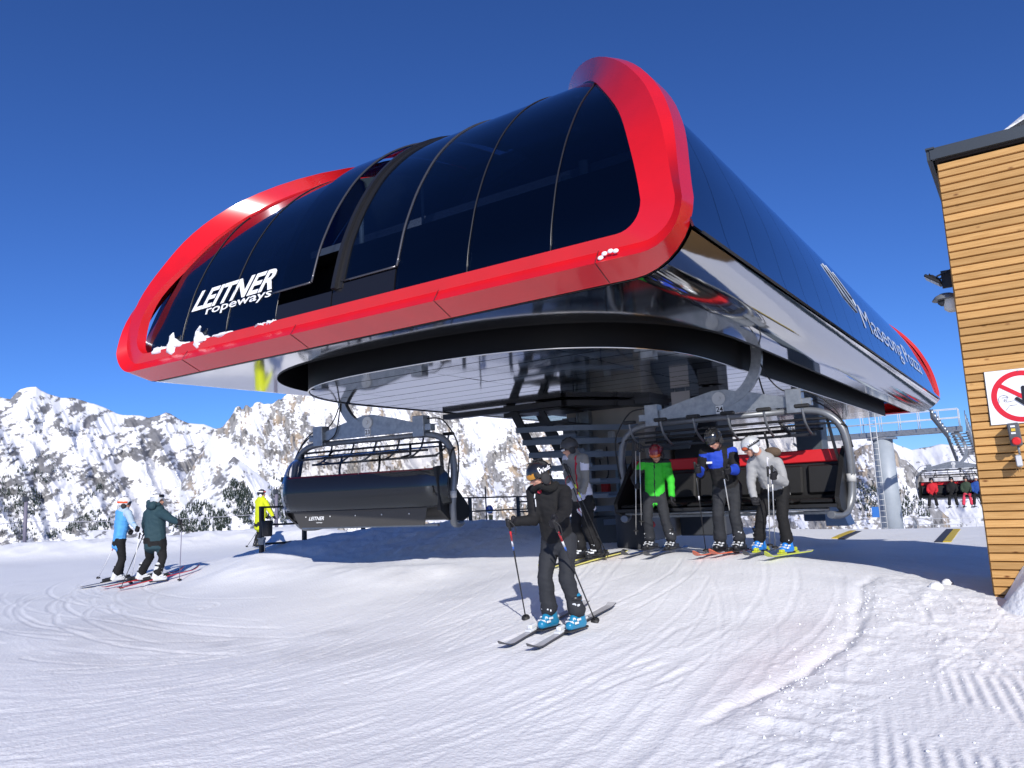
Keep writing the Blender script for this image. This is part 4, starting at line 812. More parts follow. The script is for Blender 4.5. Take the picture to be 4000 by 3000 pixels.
def make_chair(label, number, loc, rz, group):
    """local frame: x along the seat row, +y is the way the riders face, origin at the pivot of the hanger"""
    t = thing('chairlift_chair', label, 'chairlift chair', loc, rz, group)
    g = MB(); arm = bez([(-0.02, 0, -0.02), (-0.20, 0, 0.0), (-0.40, 0, 0.13), (-0.56, 0, 0.36), (-0.62, 0, 0.62), (-0.60, 0, 0.95), (-0.50, 0, 1.25), (-0.38, 0, 1.5)], 5)
    g.tube(arm, 0.07, flat=(0.045, 0.075)); ao = g.build('hanger_arm', galv, t)
    for p in (arm[23], arm[30]):
        q = MB(); q.box((p.x, 0.055, p.z), (0.07, 0.012, 0.17)); q.build('splice_plate', lightbox, ao)
    g = MB(); bm = [(-1.04, -0.07), (-0.55, 0.06), (-0.10, 0.16), (0.10, 0.16), (0.55, 0.06), (1.04, -0.07), (1.04, -0.20), (-1.04, -0.20)]
    g.prism([(x, -0.035, z) for x, z in bm], (0, 0.07, 0)); bo = g.build('beam', galv, t)
    q = MB(); q.lathe([(0.10, -0.06), (0.10, 0.06)], (0, 0, 0.03), Matrix.Rotation(math.pi/2, 3, 'X'), 18); q.lathe([(0.035, -0.085), (0.035, 0.085)], (0, 0, 0.03), Matrix.Rotation(math.pi/2, 3, 'X'), 8); q.build('pivot', lightbox, bo)
    for s_ in (-1, 1):
        q = MB(); q.box((0.0, 0.042*s_, -0.135), (0.115, 0.008, 0.12)); pl = q.build('number_plate', plate_m, bo)
    q = MB()
    for s_ in (-1, 1): flat_text(q, number, (0, 0.048*s_, -0.132), (-s_, 0, 0), (0, 0, 1), 0.075, 0.015)
    q.build('number', ink, bo)
    for s_ in (-1, 1):
        q = MB(); q.box((1.10*s_, 0, -0.13), (0.22, 0.20, 0.36), bev=0.008); q.box((1.26*s_, 0, -0.15), (0.14, 0.14, 0.11), bev=0.006); q.build('clamp_box', galv, t)
    tube_p = lambda s_: bez([(0.95*s_, 0, -0.26), (1.25*s_, 0, -0.28), (1.50*s_, 0, -0.36), (1.68*s_, -0.02, -0.58), (1.74*s_, -0.04, -0.95), (1.73*s_, -0.08, -1.35), (1.70*s_, -0.06, -1.66), (1.64*s_, 0.06, -1.86), (1.58*s_, 0.28, -1.90), (1.52*s_, 0.45, -1.88)], 6)
    for s_ in (-1, 1):
        q = MB(); q.tube(tube_p(s_), 0.058, 10); q.build('frame_tube', galv_t, t)
        q = MB(); q.tube([(1.728*s_, -0.085, -1.30), (1.722*s_, -0.08, -1.42)], 0.066, 10); q.build('tube_sleeve', lightbox, t)
    q = MB(); q.tube([(-1.0, 0, -0.27), (1.0, 0, -0.27)], 0.05, 10); q.build('top_tube', galv_t, t)
    # seat shell with a bent profile, six cushions, side cheeks
    q = MB(); prof = [(-0.34, -0.92), (-0.31, -1.15), (-0.24, -1.50), (-0.16, -1.68), (0.02, -1.74), (0.30, -1.73), (0.50, -1.72)]
    q.sheet([[(x, y, z) for x in np.linspace(-1.62, 1.62, 8)] for y, z in prof], 0.05); q.build('seat_shell', seat_m, t)
    for k in range(6):
        x = -1.35+0.54*k
        q = MB(); q.box((x, 0.16, -1.685), (0.47, 0.56, 0.07), bev=0.03); q.build('seat_cushion', seat_m, t)
        q = MB(); q.box((x, -0.225, -1.36), (0.47, 0.06, 0.46), Matrix.Rotation(R(11), 3, 'X'), bev=0.025); q.build('back_cushion', seat_m, t)
    for (x0, x1) in ((-1.62, -0.01), (0.01, 1.62)):
        q = MB(); q.box(((x0+x1)/2, -0.30, -0.99), (x1-x0, 0.05, 0.20), bev=0.015); q.build('headrest', redpad, t)
    for s_ in (-1, 1):
        q = MB(); ck = [(-0.42, -0.88), (-0.30, -0.86), (-0.12, -0.98), (0.14, -1.26), (0.40, -1.50), (0.50, -1.62), (0.46, -1.78), (0.30, -1.84), (-0.10, -1.80), (-0.33, -1.62)]
        q.prism([(1.60*s_, y, z) for y, z in ck], (0.06*s_, 0, 0)); q.build('side_cheek', seat_m, t)
    q = MB(); q.prism([(-1.40, -0.40, -1.56), (1.45, -0.40, -1.56), (1.36, -0.36, -1.86), (-1.28, -0.36, -1.86)], (0, 0.02, 0)); bp = q.build('rear_panel', brownsh, t)
    q = MB(); flat_text(q, 'LEITNER', (-0.86, -0.396, -1.69), (1, 0, 0), (0, 0.12, 1), 0.065, 0.02, 0.25); q.build('lettering', plate_m, bp); q = MB(); flat_text(q, 'ropeways', (-0.80, -0.392, -1.765), (1, 0, 0), (0, 0.12, 1), 0.025); q.build('lettering', plate_m, bp)
    q = MB()
    for x in (-1.1, -0.55, 0.0, 0.55, 1.1): q.ell((x, -0.398, -1.66), (0.012, 0.006, 0.012), nu=8, nv=5)
    q.build('rivet', plate_m, bp)
    q = MB(); q.tube([(-1.45, -0.10, -1.88), (1.45, -0.10, -1.88)], 0.03, flat=(0.035, 0.02)); q.tube([(-1.5, 0.42, -1.80), (1.5, 0.42, -1.80)], 0.025, 8)
    q.build('under_bar', galv, t)
    # raised restraint bar with six headed rods
    q = MB(); q.tube(bez([(-1.52, -0.02, -0.45), (-1.3, 0.02, -0.42), (1.3, 0.02, -0.42), (1.52, -0.02, -0.45)], 4), 0.022, 8); q.tube([(-1.35, 0.05, -0.66), (1.35, 0.05, -0.66)], 0.03, flat=(0.03, 0.02))
    q.tube([(-0.9, -0.18, -0.55), (0.95, -0.18, -0.55)], 0.018, 6); rb = q.build('restraint_bar', black, t)
    for k in range(6):
        x = -1.30+0.52*k; q = MB(); q.tube(bez([(x, 0.05, -0.66), (x, 0.22, -0.60), (x, 0.40, -0.48), (x, 0.48, -0.32), (x, 0.49, -0.27)], 4), 0.018, 7)
        ro = q.build('rod', galv_t, rb); q = MB(); q.box((x, 0.49, -0.245), (0.20, 0.09, 0.06), bev=0.015); q.build('knee_pad', rubber, rb)
    for s_ in (-1, 1):
        q = MB(); q.tube([(1.50*s_, -0.05, -0.44), (1.56*s_, -0.10, -0.95), (1.60*s_, -0.2, -1.25)], 0.024, flat=(0.03, 0.016)); q.build('linkage', black, t)
        q = MB(); q.tube([(0.85*s_, 0.02, -0.42), (0.95*s_, -0.12, -0.62), (0.80*s_, -0.15, -0.66)], 0.022, 6); q.build('linkage', black, t)
        q = MB(); q.tube(bez([(0.42*s_-0.2, 0, -0.55), (0.44*s_-0.2, -0.05, -0.8), (0.40*s_-0.2, -0.06, -0.95)], 4), 0.02, 6); q.build('peg', black, t)
    # opened weather bubble behind the seats
    prof = bez([(0.02, -0.50, 0), (-0.20, -0.54, 0), (-0.40, -0.70, 0), (-0.52, -0.98, 0), (-0.55, -1.24, 0), (-0.50, -1.44, 0), (-0.42, -1.56, 0)], 4)
    rows = []
    for p in prof:
        y, z = p[0], p[1]; row = []
        for u in np.linspace(-1, 1, 21):
            e = max(0.0, (abs(u)-0.80)/0.20); rr_ = 1-math.sqrt(max(0.0, 1-e*e)); row.append((u*1.74, y+rr_*0.42*(-y+0.02)/0.7, z+rr_*0.10*(-1.05-z)))
        rows.append(row)
    q = MB(); q.sheet(rows); bu = q.build('bubble', bubble_m, t)
    q = MB(); q.tube([r_[0] for r_ in rows], 0.014, 6); q.tube([r_[-1] for r_ in rows], 0.014, 6); q.tube([r_ for r_ in rows[0]], 0.018, 6); q.tube(rows[-1], 0.012, 6); q.build('bubble_rim', black, bu)
    q = MB(); k = 5; q.tube([rows[k][j] for j in range(2, 19)], 0.022, 6); q.build('bubble_rail', black, bu)
    # hydraulic hoses
    q = MB(); q.tube(bez([(-0.58, 0.02, 0.8), (-0.72, 0.04, 0.35), (-0.95, 0.05, 0.05), (-1.3, 0.03, -0.02), (-1.6, 0.02, -0.25), (-1.74, 0, -0.6)], 6), 0.011, 6); q.build('hose', rubber, t)
    q = MB(); q.tube(bez([(-0.55, -0.02, 0.85), (-0.60, -0.06, 0.3), (-0.72, -0.06, -0.12), (-1.0, -0.08, -0.24), (-1.3, -0.06, -0.12), (-1.68, -0.03, -0.45), (-1.80, -0.02, -0.9)], 6), 0.012, 6); q.build('hose', rubber, t)
    q = MB(); q.tube(bez([(1.15, 0.03, 0.0), (1.5, 0.04, -0.05), (1.78, 0.02, -0.45), (1.80, 0, -0.9), (1.76, 0, -1.2)], 6), 0.012, 6); q.build('hose', rubber, t)
    # grip on the rope
    def kids(o): return [k_ for k_ in o.children_recursive]
    bpy.context.view_layer.update()
    for k_ in kids(t):
        mv = np.empty(len(k_.data.vertices)*3, np.float32); k_.data.vertices.foreach_get('co', mv); mv = mv.reshape(-1, 3); lo = mv[:, 2] < -0.2; mv[lo, 2] = -0.2+(mv[lo, 2]+0.2)*0.905; k_.data.vertices.foreach_set('co', mv.ravel()); k_.data.update()
    q = MB(); q.box((-0.33, 0, 1.56), (0.22, 0.35, 0.16), bev=0.02); q.build('rope_grip', darkgrey, t)
    return t
GRP = 'six seat bubble chairs on the lift'
chair24 = make_chair('bubble chair numbered 24 with red headrests, just unloaded behind the three standing skiers', '24', (-3.80, 11.25, 1.18), math.pi, GRP)
chair23 = make_chair('empty bubble chair numbered 23 seen from behind at the left side of the station', '23', (-9.29, 9.30, 1.22), R(5), GRP)
chair25 = make_chair('bubble chair leaving on the far left line, seen through the bubble of chair 24', '25', (-9.29, 42.0, 0.85), 0.0, GRP)
chair26 = make_chair('distant bubble chair full of riders, partly hidden by the wooden building', '26', (-3.23, 44.0, 0.16), math.pi, GRP)

# --- line tower ------------------------------------------------------
tower = thing('lift_tower', 'grey tubular lift tower with ladder, cross arm and wheel batteries', 'lift tower', (-6.5, 44.5, -3.2))
def tw_(g, name, m=galv): return g.build(name, m, tower, tower.location)
g = MB(); g.cyl((-6.5, 45.2, -4), (-6.5, 45.2, 1.72), 0.55, 0.50, 24); tw_(g, 'mast', mat('mast_grey', (0.36, 0.40, 0.44), rough=0.5, var=(2, (0.30, 0.34, 0.38), 0.3, 0.7)))
g = MB(); g.box((-6.5, 45.1, 1.95), (7.6, 0.42, 0.30), bev=0.03); g.box((-6.5, 45.1, 1.72), (1.4, 0.8, 0.10)); tw_(g, 'cross_arm')
g = MB()
for x in (-6.95, -6.65): g.tube([(x, 44.55, -3.4), (x, 44.55, 3.3)], 0.025, 5)
for k in range(22): g.tube([(-6.95, 44.55, -3.3+0.3*k), (-6.65, 44.55, -3.3+0.3*k)], 0.016, 5)
tw_(g, 'ladder', lightbox)
g = MB()
for y in (44.7, 45.5):
    for z in (2.55, 3.0): g.tube([(-10.2, y, z), (-2.8, y, z)], 0.02, 5)
    for x in np.linspace(-10.2, -2.8, 9): g.tube([(x, y, 2.05), (x, y, 3.0)], 0.02, 5)
tw_(g, 'railing', lightbox)
for side, x0 in ((1, -3.3), (-1, -9.7)):
    g = MB()
    for k in range(9): g.box((x0-0.55*side*-1, 43.2+0.62*k, 1.62-0.12*k-0.0), (0.75, 0.30, 0.05))
    g.tube([(x0+0.9*side*0.3, 42.9, 1.72), (x0+0.9*side*0.3, 48.6, 0.60)], 0.04, flat=(0.06, 0.03)); g.tube([(x0+0.9*side, 42.9, 1.72), (x0+0.9*side, 48.6, 0.60)], 0.04, flat=(0.06, 0.03))
    for k in range(7): g.tube([(x0+0.9*side, 43+0.8*k, 1.7-0.155*k), (x0+0.9*side, 43+0.8*k, 2.75-0.155*k)], 0.02, 5)
    tw_(g, 'catwalk')
    g = MB(); g.tube([(x0-0.05, 37.5, 2.30), (x0-0.05, 44.2, 1.62), (x0-0.05, 49.8, -0.15)], 0.05, flat=(0.05, 0.12))
    wb = tw_(g, 'wheel_battery', darkgrey)
    for k in range(12):
        y = 37.8+1.05*k; z = (2.27-(y-37.8)*0.101 if y < 44.2 else 1.62-(y-44.2)*0.318)+0.14
        q = MB(); q.lathe([(0.10, -0.07), (0.19, -0.06), (0.165, 0), (0.19, 0.06), (0.10, 0.07)], (x0-0.05, y, z), Matrix.Rotation(math.pi/2, 3, 'Y'), 12); q.build('sheave', galv, wb, tower.location)
g = MB(); g.box((-7.15, 44.6, -2.15), (0.35, 0.12, 0.55)); tw_(g, 'blue_sign', mat('blue_sign', (0.03, 0.16, 0.5), rough=0.5))
tower2 = thing('lift_tower', 'lower lift tower with twin catwalk stairs under the distant loaded chair', 'lift tower', (-6.0, 74, -12))
g = MB(); g.cyl((-5.9, 74, -16), (-5.9, 74, -5.3), 0.5, 0.45, 18); g.build('mast', MATS['mast_grey'], tower2, tower2.location)
g = MB(); g.box((-5.9, 74, -5.2), (8.2, 0.4, 0.32)); g.build('cross_arm', galv, tower2, tower2.location)
for x0 in (-9.3, -2.7):
    g = MB()
    for k in range(9): g.box((x0, 73+0.6*k, -5.2-0.28*k), (0.9, 0.3, 0.05))
    g.tube([(x0-0.5, 72.8, -5.1), (x0-0.5, 78.5, -7.7)], 0.04, 5); g.tube([(x0+0.5, 72.8, -5.1), (x0+0.5, 78.5, -7.7)], 0.04, 5)
    for k in range(5): g.tube([(x0+0.5, 72.8+0.4*k, -5.1-.1*k), (x0+0.5, 72.8+.4*k, -4.0-.1*k)], 0.025, 5)
    g.build('catwalk', galv, tower2, tower2.location)
g = MB()
for z in (-4.2, -4.7): g.tube([(-9.6, 73.7, z), (-2.2, 73.7, z)], 0.025, 5)
for x in np.linspace(-9.6, -2.2, 8): g.tube([(x, 73.7, -5.1), (x, 73.7, -4.2)], 0.025, 5)
g.build('railing', lightbox, tower2, tower2.location)
rope_m = mat('steel_rope', (0.10, 0.10, 0.11), rough=0.5, metal=0.5)
for nm, x0, lab in (('haul_rope', -3.35, 'taut steel rope running down the right side of the lift line'), ('haul_rope', -9.75, 'taut steel rope running down the left side of the lift line')):
    g = MB(); g.tube([(x0, 24, 2.75), (x0, 37.8, 2.48), (x0, 44.2, 1.84), (x0, 50, 0.05), (x0, 74, -4.6), (x0, 130, -26)], 0.024, 6); tag(g.build(nm, rope_m), lab, 'rope')
# ================================================================== WOODEN BUILDING
HW = 9.46; HX = -0.475
house = thing('wooden_building', 'building clad in golden larch boards under a dark metal roof edge', 'building', (1.2, HW, -1.4))
def hp(g, name, m, parent=None): return g.build(name, m, parent or house, tuple(house.location))
def wood_mat(name, c1, c2, seed):
    m = bpy.data.materials.new(name); m.use_nodes = True; n = m.node_tree; b = n.nodes['Principled BSDF']; b.inputs['Roughness'].default_value = 0.62; b.inputs['Specular IOR Level'].default_value = 0.25
    tc = n.nodes.new('ShaderNodeTexCoord'); mp = n.nodes.new('ShaderNodeMapping'); mp.inputs['Scale'].default_value = (1.2, 1.2, 26); n.links.new(tc.outputs['Object'], mp.inputs[0])
    oi = n.nodes.new('ShaderNodeObjectInfo'); va = n.nodes.new('ShaderNodeVectorMath'); va.operation = 'ADD'; cb = n.nodes.new('ShaderNodeCombineXYZ'); ml = n.nodes.new('ShaderNodeMath'); ml.operation = 'MULTIPLY'; ml.inputs[1].default_value = 40
    n.links.new(oi.outputs['Random'], ml.inputs[0]); n.links.new(ml.outputs[0], cb.inputs[0]); n.links.new(ml.outputs[0], cb.inputs[2]); n.links.new(mp.outputs[0], va.inputs[0]); n.links.new(cb.outputs[0], va.inputs[1])
    t = n.nodes.new('ShaderNodeTexNoise'); t.inputs['Scale'].default_value = 3.0; t.inputs['Detail'].default_value = 6; t.inputs['Distortion'].default_value = 0.6; n.links.new(va.outputs[0], t.inputs['Vector'])
    r_ = n.nodes.new('ShaderNodeValToRGB'); r_.color_ramp.elements[0].position = 0.3; r_.color_ramp.elements[0].color = (*c2, 1); r_.color_ramp.elements[1].position = 0.68; r_.color_ramp.elements[1].color = (*c1, 1); n.links.new(t.outputs[0], r_.inputs[0])
    # knots
    mp2 = n.nodes.new('ShaderNodeMapping'); mp2.inputs['Scale'].default_value = (3.0, 3.0, 6.5); n.links.new(tc.outputs['Object'], mp2.inputs[0])
    va2 = n.nodes.new('ShaderNodeVectorMath'); va2.operation = 'ADD'; n.links.new(mp2.outputs[0], va2.inputs[0]); n.links.new(cb.outputs[0], va2.inputs[1])
    v = n.nodes.new('ShaderNodeTexVoronoi'); v.inputs['Scale'].default_value = 1.2; n.links.new(va2.outputs[0], v.inputs['Vector'])
    k = n.nodes.new('ShaderNodeMapRange'); k.inputs['From Min'].default_value = 0.03; k.inputs['From Max'].default_value = 0.13; k.inputs['To Min'].default_value = 1; k.inputs['To Max'].default_value = 0; n.links.new(v.outputs['Distance'], k.inputs[0])
    mx = n.nodes.new('ShaderNodeMix'); mx.data_type = 'RGBA'; mx.inputs[7].default_value = (0.16, 0.055, 0.015, 1); n.links.new(k.outputs[0], mx.inputs[0]); n.links.new(r_.outputs[0], mx.inputs[6])
    hs = n.nodes.new('ShaderNodeHueSaturation'); mr = n.nodes.new('ShaderNodeMapRange'); mr.inputs['To Min'].default_value = 0.80; mr.inputs['To Max'].default_value = 1.16; n.links.new(oi.outputs['Random'], mr.inputs[0]); n.links.new(mr.outputs[0], hs.inputs['Value']); n.links.new(mx.outputs[2], hs.inputs['Color'])
    n.links.new(hs.outputs[0], b.inputs['Base Color'])
    bp = n.nodes.new('ShaderNodeBump'); bp.inputs['Strength'].default_value = 0.12; bp.inputs['Distance'].default_value = 0.01; n.links.new(t.outputs[0], bp.inputs['Height']); n.links.new(bp.outputs[0], b.inputs['Normal'])
    return m
larch = wood_mat('larch_boards', (0.57, 0.335, 0.125), (0.44, 0.235, 0.075), 1)
g = MB(); g.box((1.53, HW+0.99, 0.97), (3.96, 1.86, 4.78)); hp(g, 'wall', mat('wall_core', (0.16, 0.09, 0.035), rough=0.9))
g = MB(); ph = 0.0857; bd = MB(); bd.prism([(0, -0.004, 0.004), (0, -0.022, 0.010), (0, -0.022, ph-0.010), (0, -0.004, ph-0.004), (0, 0.02, ph-0.004), (0, 0.02, 0.004)], (1, 0, 0))
bme = None
for k in range(56):
    z = -1.42+ph*k
    if z > 3.36: break
    q = MB(); d_ = rng.normal(0, 0.002); L = 4.0
    q.prism([(HX+abs(rng.normal(0, 0.003)), HW+y+d_, z+zz_) for (_, y, zz_) in [(0, 0.004, 0.003), (0, -0.020, 0.012), (0, -0.022, ph-0.010), (0, -0.006, ph-0.004), (0, 0.055, ph-0.004), (0, 0.055, 0.003)]], (L, 0, 0)); hp(q, 'board', larch)
for k in range(56):     # returning side wall
    z = -1.42+ph*k
    if z > 3.36: break
    if k == 0: q = MB(); q.box((HX+0.0, HW+1.0, 0.97), (0.03, 1.82, 4.76)); hp(q, 'side_cladding', larch)
roof_m = mat('dark_roof_metal', (0.045, 0.055, 0.065), rough=0.45, metal=0.3)
g = MB(); g.box((1.5, HW-0.055, 3.485), (4.06, 0.05, 0.115)); g.box((HX-0.065, HW+0.96, 3.485), (0.05, 2.06, 0.115)); hp(g, 'fascia', roof_m)
g = MB(); g.box((1.5, HW+0.97, 3.42), (3.98, 1.96, 0.03)); hp(g, 'eave_soffit', mat('eave_dark', (0.03, 0.02, 0.015), rough=0.8))
g = MB(); g.box((1.5, HW+0.96, 3.55), (4.06, 2.06, 0.02)); g.box((HX-0.05, HW-0.06, 3.555), (0.09, 0.07, 0.02)); hp(g, 'roof', roof_m)
g = MB(); 
gr = []
for i in range(14):
    gr.append([(0.02+3.4*t, HW+0.15+0.125*i, 3.55+max(0.0, 0.52*math.sin(math.pi*min(1, (i+1)/8))**0.6 if i < 8 else 0.5)*(1-(1-min(1.0, t/0.30))**2.2)) for t in np.linspace(0, 1, 18)])
g.sheet(gr, 0.02); so = g.build('roof_snow', snow_m if False else MATS['snow_lump']); tag(so, 'smooth white snow cushion lying on the dark roof of the wooden building', 'snow')
# prohibition sign --------------------------------------------------------
sign = thing('prohibition_sign', 'white square sign with red no entry ring and black hand', 'sign', (-0.02, HW-0.03, 0.7))
sl = sign.location
sw = mat('sign_white', (0.80, 0.81, 0.83), rough=0.35); sr = mat('sign_red', (0.62, 0.015, 0.03), rough=0.35); sk = mat('sign_black', (0.012, 0.012, 0.015), rough=0.4); sg = mat('sign_grey_line', (0.30, 0.30, 0.36), rough=0.4)
def sgp(g, name, m): return g.build(name, m, sign, tuple(sl))
yb_ = HW-0.024
g = MB(); g.box((0.0, yb_-0.006, 0.705), (0.60, 0.010, 0.565)); sgp(g, 'panel', sw)
g = MB(); g.tube([(-0.304, yb_-0.006, 0.42), (-0.304, yb_-0.006, 0.99)], 0.005, 4); sgp(g, 'panel_edge', darkgrey)
sc_ = (0.0, 0.70); yy0 = yb_-0.0125
def ringflat(r0, r1, y, n=72): 
    v = []; 
    for k in range(n): a = 2*math.pi*k/n; v += [(sc_[0]+r0*math.cos(a), y, sc_[1]+r0*math.sin(a)), (sc_[0]+r1*math.cos(a), y, sc_[1]+r1*math.sin(a))]
    return v, [(2*k, 2*k+1, (2*k+3) % (2*n), (2*k+2) % (2*n)) for k in range(n)]
g = MB(); v, f = ringflat(0.215, 0.268, yy0); g.add(v, f); sgp(g, 'red_ring', sr)
g = MB(); d = Vector((0.18, 0, -0.13)).normalized(); nrm = Vector((d.z, 0, -d.x)); c0 = Vector((sc_[0], yy0-0.002, sc_[1]))
g.add([c0-d*0.222+nrm*0.021, c0+d*0.222+nrm*0.021, c0+d*0.222-nrm*0.021, c0-d*0.222-nrm*0.021], [(0, 1, 2, 3)]); sgp(g, 'red_slash', sr)
g = MB(); yh = yy0-0.004
palm = [(-0.052, 0.0), (-0.055, -0.045), (-0.03, -0.085), (0.01, -0.10), (0.06, -0.10), (0.085, -0.075), (0.10, -0.02), (0.10, 0.02), (-0.04, 0.03)]
hx, hz = 0.055, 0.665
g.add([(hx+a, yh, hz+b) for a, b in palm], [tuple(range(len(palm)))])
def finger(a, b, r_, y):
    a = Vector((hx+a[0], y, hz+a[1])); b = Vector((hx+b[0], y, hz+b[1])); d = (b-a).normalized(); n_ = Vector((-d.z, 0, d.x)); P = [a+n_*r_, a-n_*r_]
    P += [b-n_*r_*math.cos(t)+d*r_*math.sin(t) for t in np.linspace(0, math.pi, 8)]; g.add(P, [tuple(range(len(P)))])
for i, (a, b) in enumerate((((-0.035, 0.0), (-0.033, 0.125)), ((0.008, 0.0), (0.012, 0.150)), ((0.050, 0.0), (0.055, 0.140)), ((0.085, 0.0), (0.097, 0.105)), ((-0.025, -0.055), (-0.098, 0.012)))): finger(a, b, 0.0175, yh-0.001*(i+1))
sgp(g, 'hand_symbol', sk)
g = MB(); yl = yy0-0.003
for path in ([(-0.205, -0.055), (-0.20, -0.04), (-0.205, -0.01), (-0.19, 0.015), (-0.16, 0.025), (-0.13, 0.015), (-0.115, -0.002), (-0.125, -0.004), (-0.135, -0.045), (-0.145, -0.055)], [(-0.175, -0.002), (-0.125, 0.0)], [(-0.155, -0.02), (-0.145, -0.02), (-0.147, -0.04), (-0.157, -0.04), (-0.155, -0.02)], [(-0.205, -0.055), (-0.215, -0.06)], [(-0.13, -0.05), (-0.07, -0.04)], [(-0.15, -0.135), (-0.115, -0.09), (-0.05, -0.085)]):
    for p, q in zip(path[:-1], path[1:]): g.tube([(sc_[0]+p[0], yl, sc_[1]+p[1]), (sc_[0]+q[0], yl, sc_[1]+q[1])], 0.0022, 4)
sgp(g, 'figure_outline', sg)
g = MB()
for p in ((-0.005, 0.265), (0.01, -0.245)): g.ell((sc_[0]+p[0], yy0-0.003, sc_[1]+p[1]), (0.007, 0.004, 0.007), nu=8, nv=5)
sgp(g, 'screw', galv)
# emergency stop -----------------------------------------------------------
stop = thing('emergency_stop', 'dark grey control box with red mushroom stop button', 'stop button', (-0.11, HW-0.03, 0.3))
def stp(g, n_, m): return g.build(n_, m, stop, tuple(stop.location))
rs_ = Matrix.Rotation(R(-3), 3, 'Y')
g = MB(); g.box((-0.105, HW-0.105, 0.305), (0.105, 0.16, 0.235), rs_, bev=0.01); stp(g, 'casing', mat('casing_grey', (0.085, 0.09, 0.10), rough=0.5))
g = MB(); g.lathe([(0.028, 0), (0.028, 0.02), (0.041, 0.03), (0.041, 0.045), (0.03, 0.056)], (-0.098, HW-0.182, 0.235), Matrix.Rotation(math.pi/2, 3, 'X'), 20); stp(g, 'red_button', red_plain)
g = MB(); g.box((-0.112, HW-0.187, 0.352), (0.036, 0.008, 0.028)); stp(g, 'yellow_lamp', mat('yellow_lamp', (0.65, 0.45, 0.04), rough=0.4))
for z in (0.388, 0.318):
    g = MB(); g.box((-0.114, HW-0.187, z), (0.04, 0.006, 0.018)); stp(g, 'label_plate', plate_m)
g = MB(); g.tube([(-0.09, HW-0.1, 0.19), (-0.088, HW-0.08, 0.13), (-0.085, HW-0.06, 0.10)], 0.012, 8); stp(g, 'cable_gland', galv)
jb = thing('junction_box', 'small pale grey socket box under the stop button', 'box', (-0.1, HW-0.03, 0.04))
g = MB(); g.box((-0.10, HW-0.11, 0.035), (0.056, 0.15, 0.125), rs_, bev=0.014); g.build('casing', mat('socket_grey', (0.36, 0.39, 0.42), rough=0.45), jb, tuple(jb.location))
g = MB(); g.box((-0.10, HW-0.188, 0.035), (0.045, 0.008, 0.10), rs_, bev=0.003); g.build('lid', lightbox, jb, tuple(jb.location))
g = MB()
for k in range(3): g.tube([(-0.125+0.02*k, HW-0.12, -0.025), (-0.14+0.02*k, HW-0.08, -0.075)], 0.003, 4)
g.build('cable_end', mat('cable_tan', (0.35, 0.22, 0.10), rough=0.6), jb, tuple(jb.location))
# lamps on the side wall ---------------------------------------------------
fl = thing('floodlight', 'black floodlight tilted down on a bracket at the corner of the wooden building', 'floodlight', (HX, HW+0.3, 2.15))
rf = Matrix.Rotation(R(38), 3, 'Y'); c0 = (HX-0.20, HW+0.25, 2.13)
g = MB(); g.box(c0, (0.20, 0.20, 0.035), rf, bev=0.01); g.box(Vector(c0)+rf @ Vector((0, 0, 0.03)), (0.10, 0.12, 0.03), rf, bev=0.01)
for k in range(4): g.box(Vector(c0)+rf @ Vector((-0.06+0.04*k, 0, 0.028)), (0.008, 0.18, 0.022), rf)
g.build('housing', black, fl, tuple(fl.location)); g = MB(); g.box(Vector(c0)+rf @ Vector((0, 0, -0.0195)), (0.17, 0.17, 0.004), rf); g.build('lens', mat('lamp_lens', (0.6, 0.62, 0.6), rough=0.2), fl, tuple(fl.location))
g = MB(); g.tube([(c0[0]+0.04, HW+0.16, c0[2]+0.02), (HX-0.015, HW+0.16, 2.20)], 0.012, flat=(0.018, 0.006)); g.tube([(c0[0]+0.04, HW+0.34, c0[2]+0.02), (HX-0.015, HW+0.34, 2.20)], 0.012, flat=(0.018, 0.006)); g.tube([(HX-0.02, HW+0.25, 2.02), (HX-0.02, HW+0.25, 2.22)], 0.012, flat=(0.02, 0.1)); g.build('bracket', black, fl, tuple(fl.location))
wl = thing('wall_lamp', 'rounded pale wall lamp with flat hood below the floodlight', 'lamp', (HX, HW+0.3, 1.85))
g = MB(); g.lathe([(0.005, 0.075), (0.06, 0.07), (0.11, 0.045), (0.145, 0.0), (0.14, -0.006)], (HX-0.10, HW+0.25, 1.885), n=20); g.build('hood', mat('lamp_hood', (0.16, 0.17, 0.18), rough=0.4), wl, tuple(wl.location))
g = MB(); g.lathe([(0.03, -0.055), (0.055, -0.03), (0.06, 0.0)], (HX-0.13, HW+0.25, 1.875), n=14); g.build('sensor', darkgrey, wl, tuple(wl.location))
g = MB(); g.lathe([(0.05, -0.13), (0.085, -0.10), (0.09, 0.0), (0.08, 0.06)], (HX-0.045, HW+0.25, 1.87), n=16); g.build('body', mat('lamp_body', (0.62, 0.63, 0.62), rough=0.45), wl, tuple(wl.location))
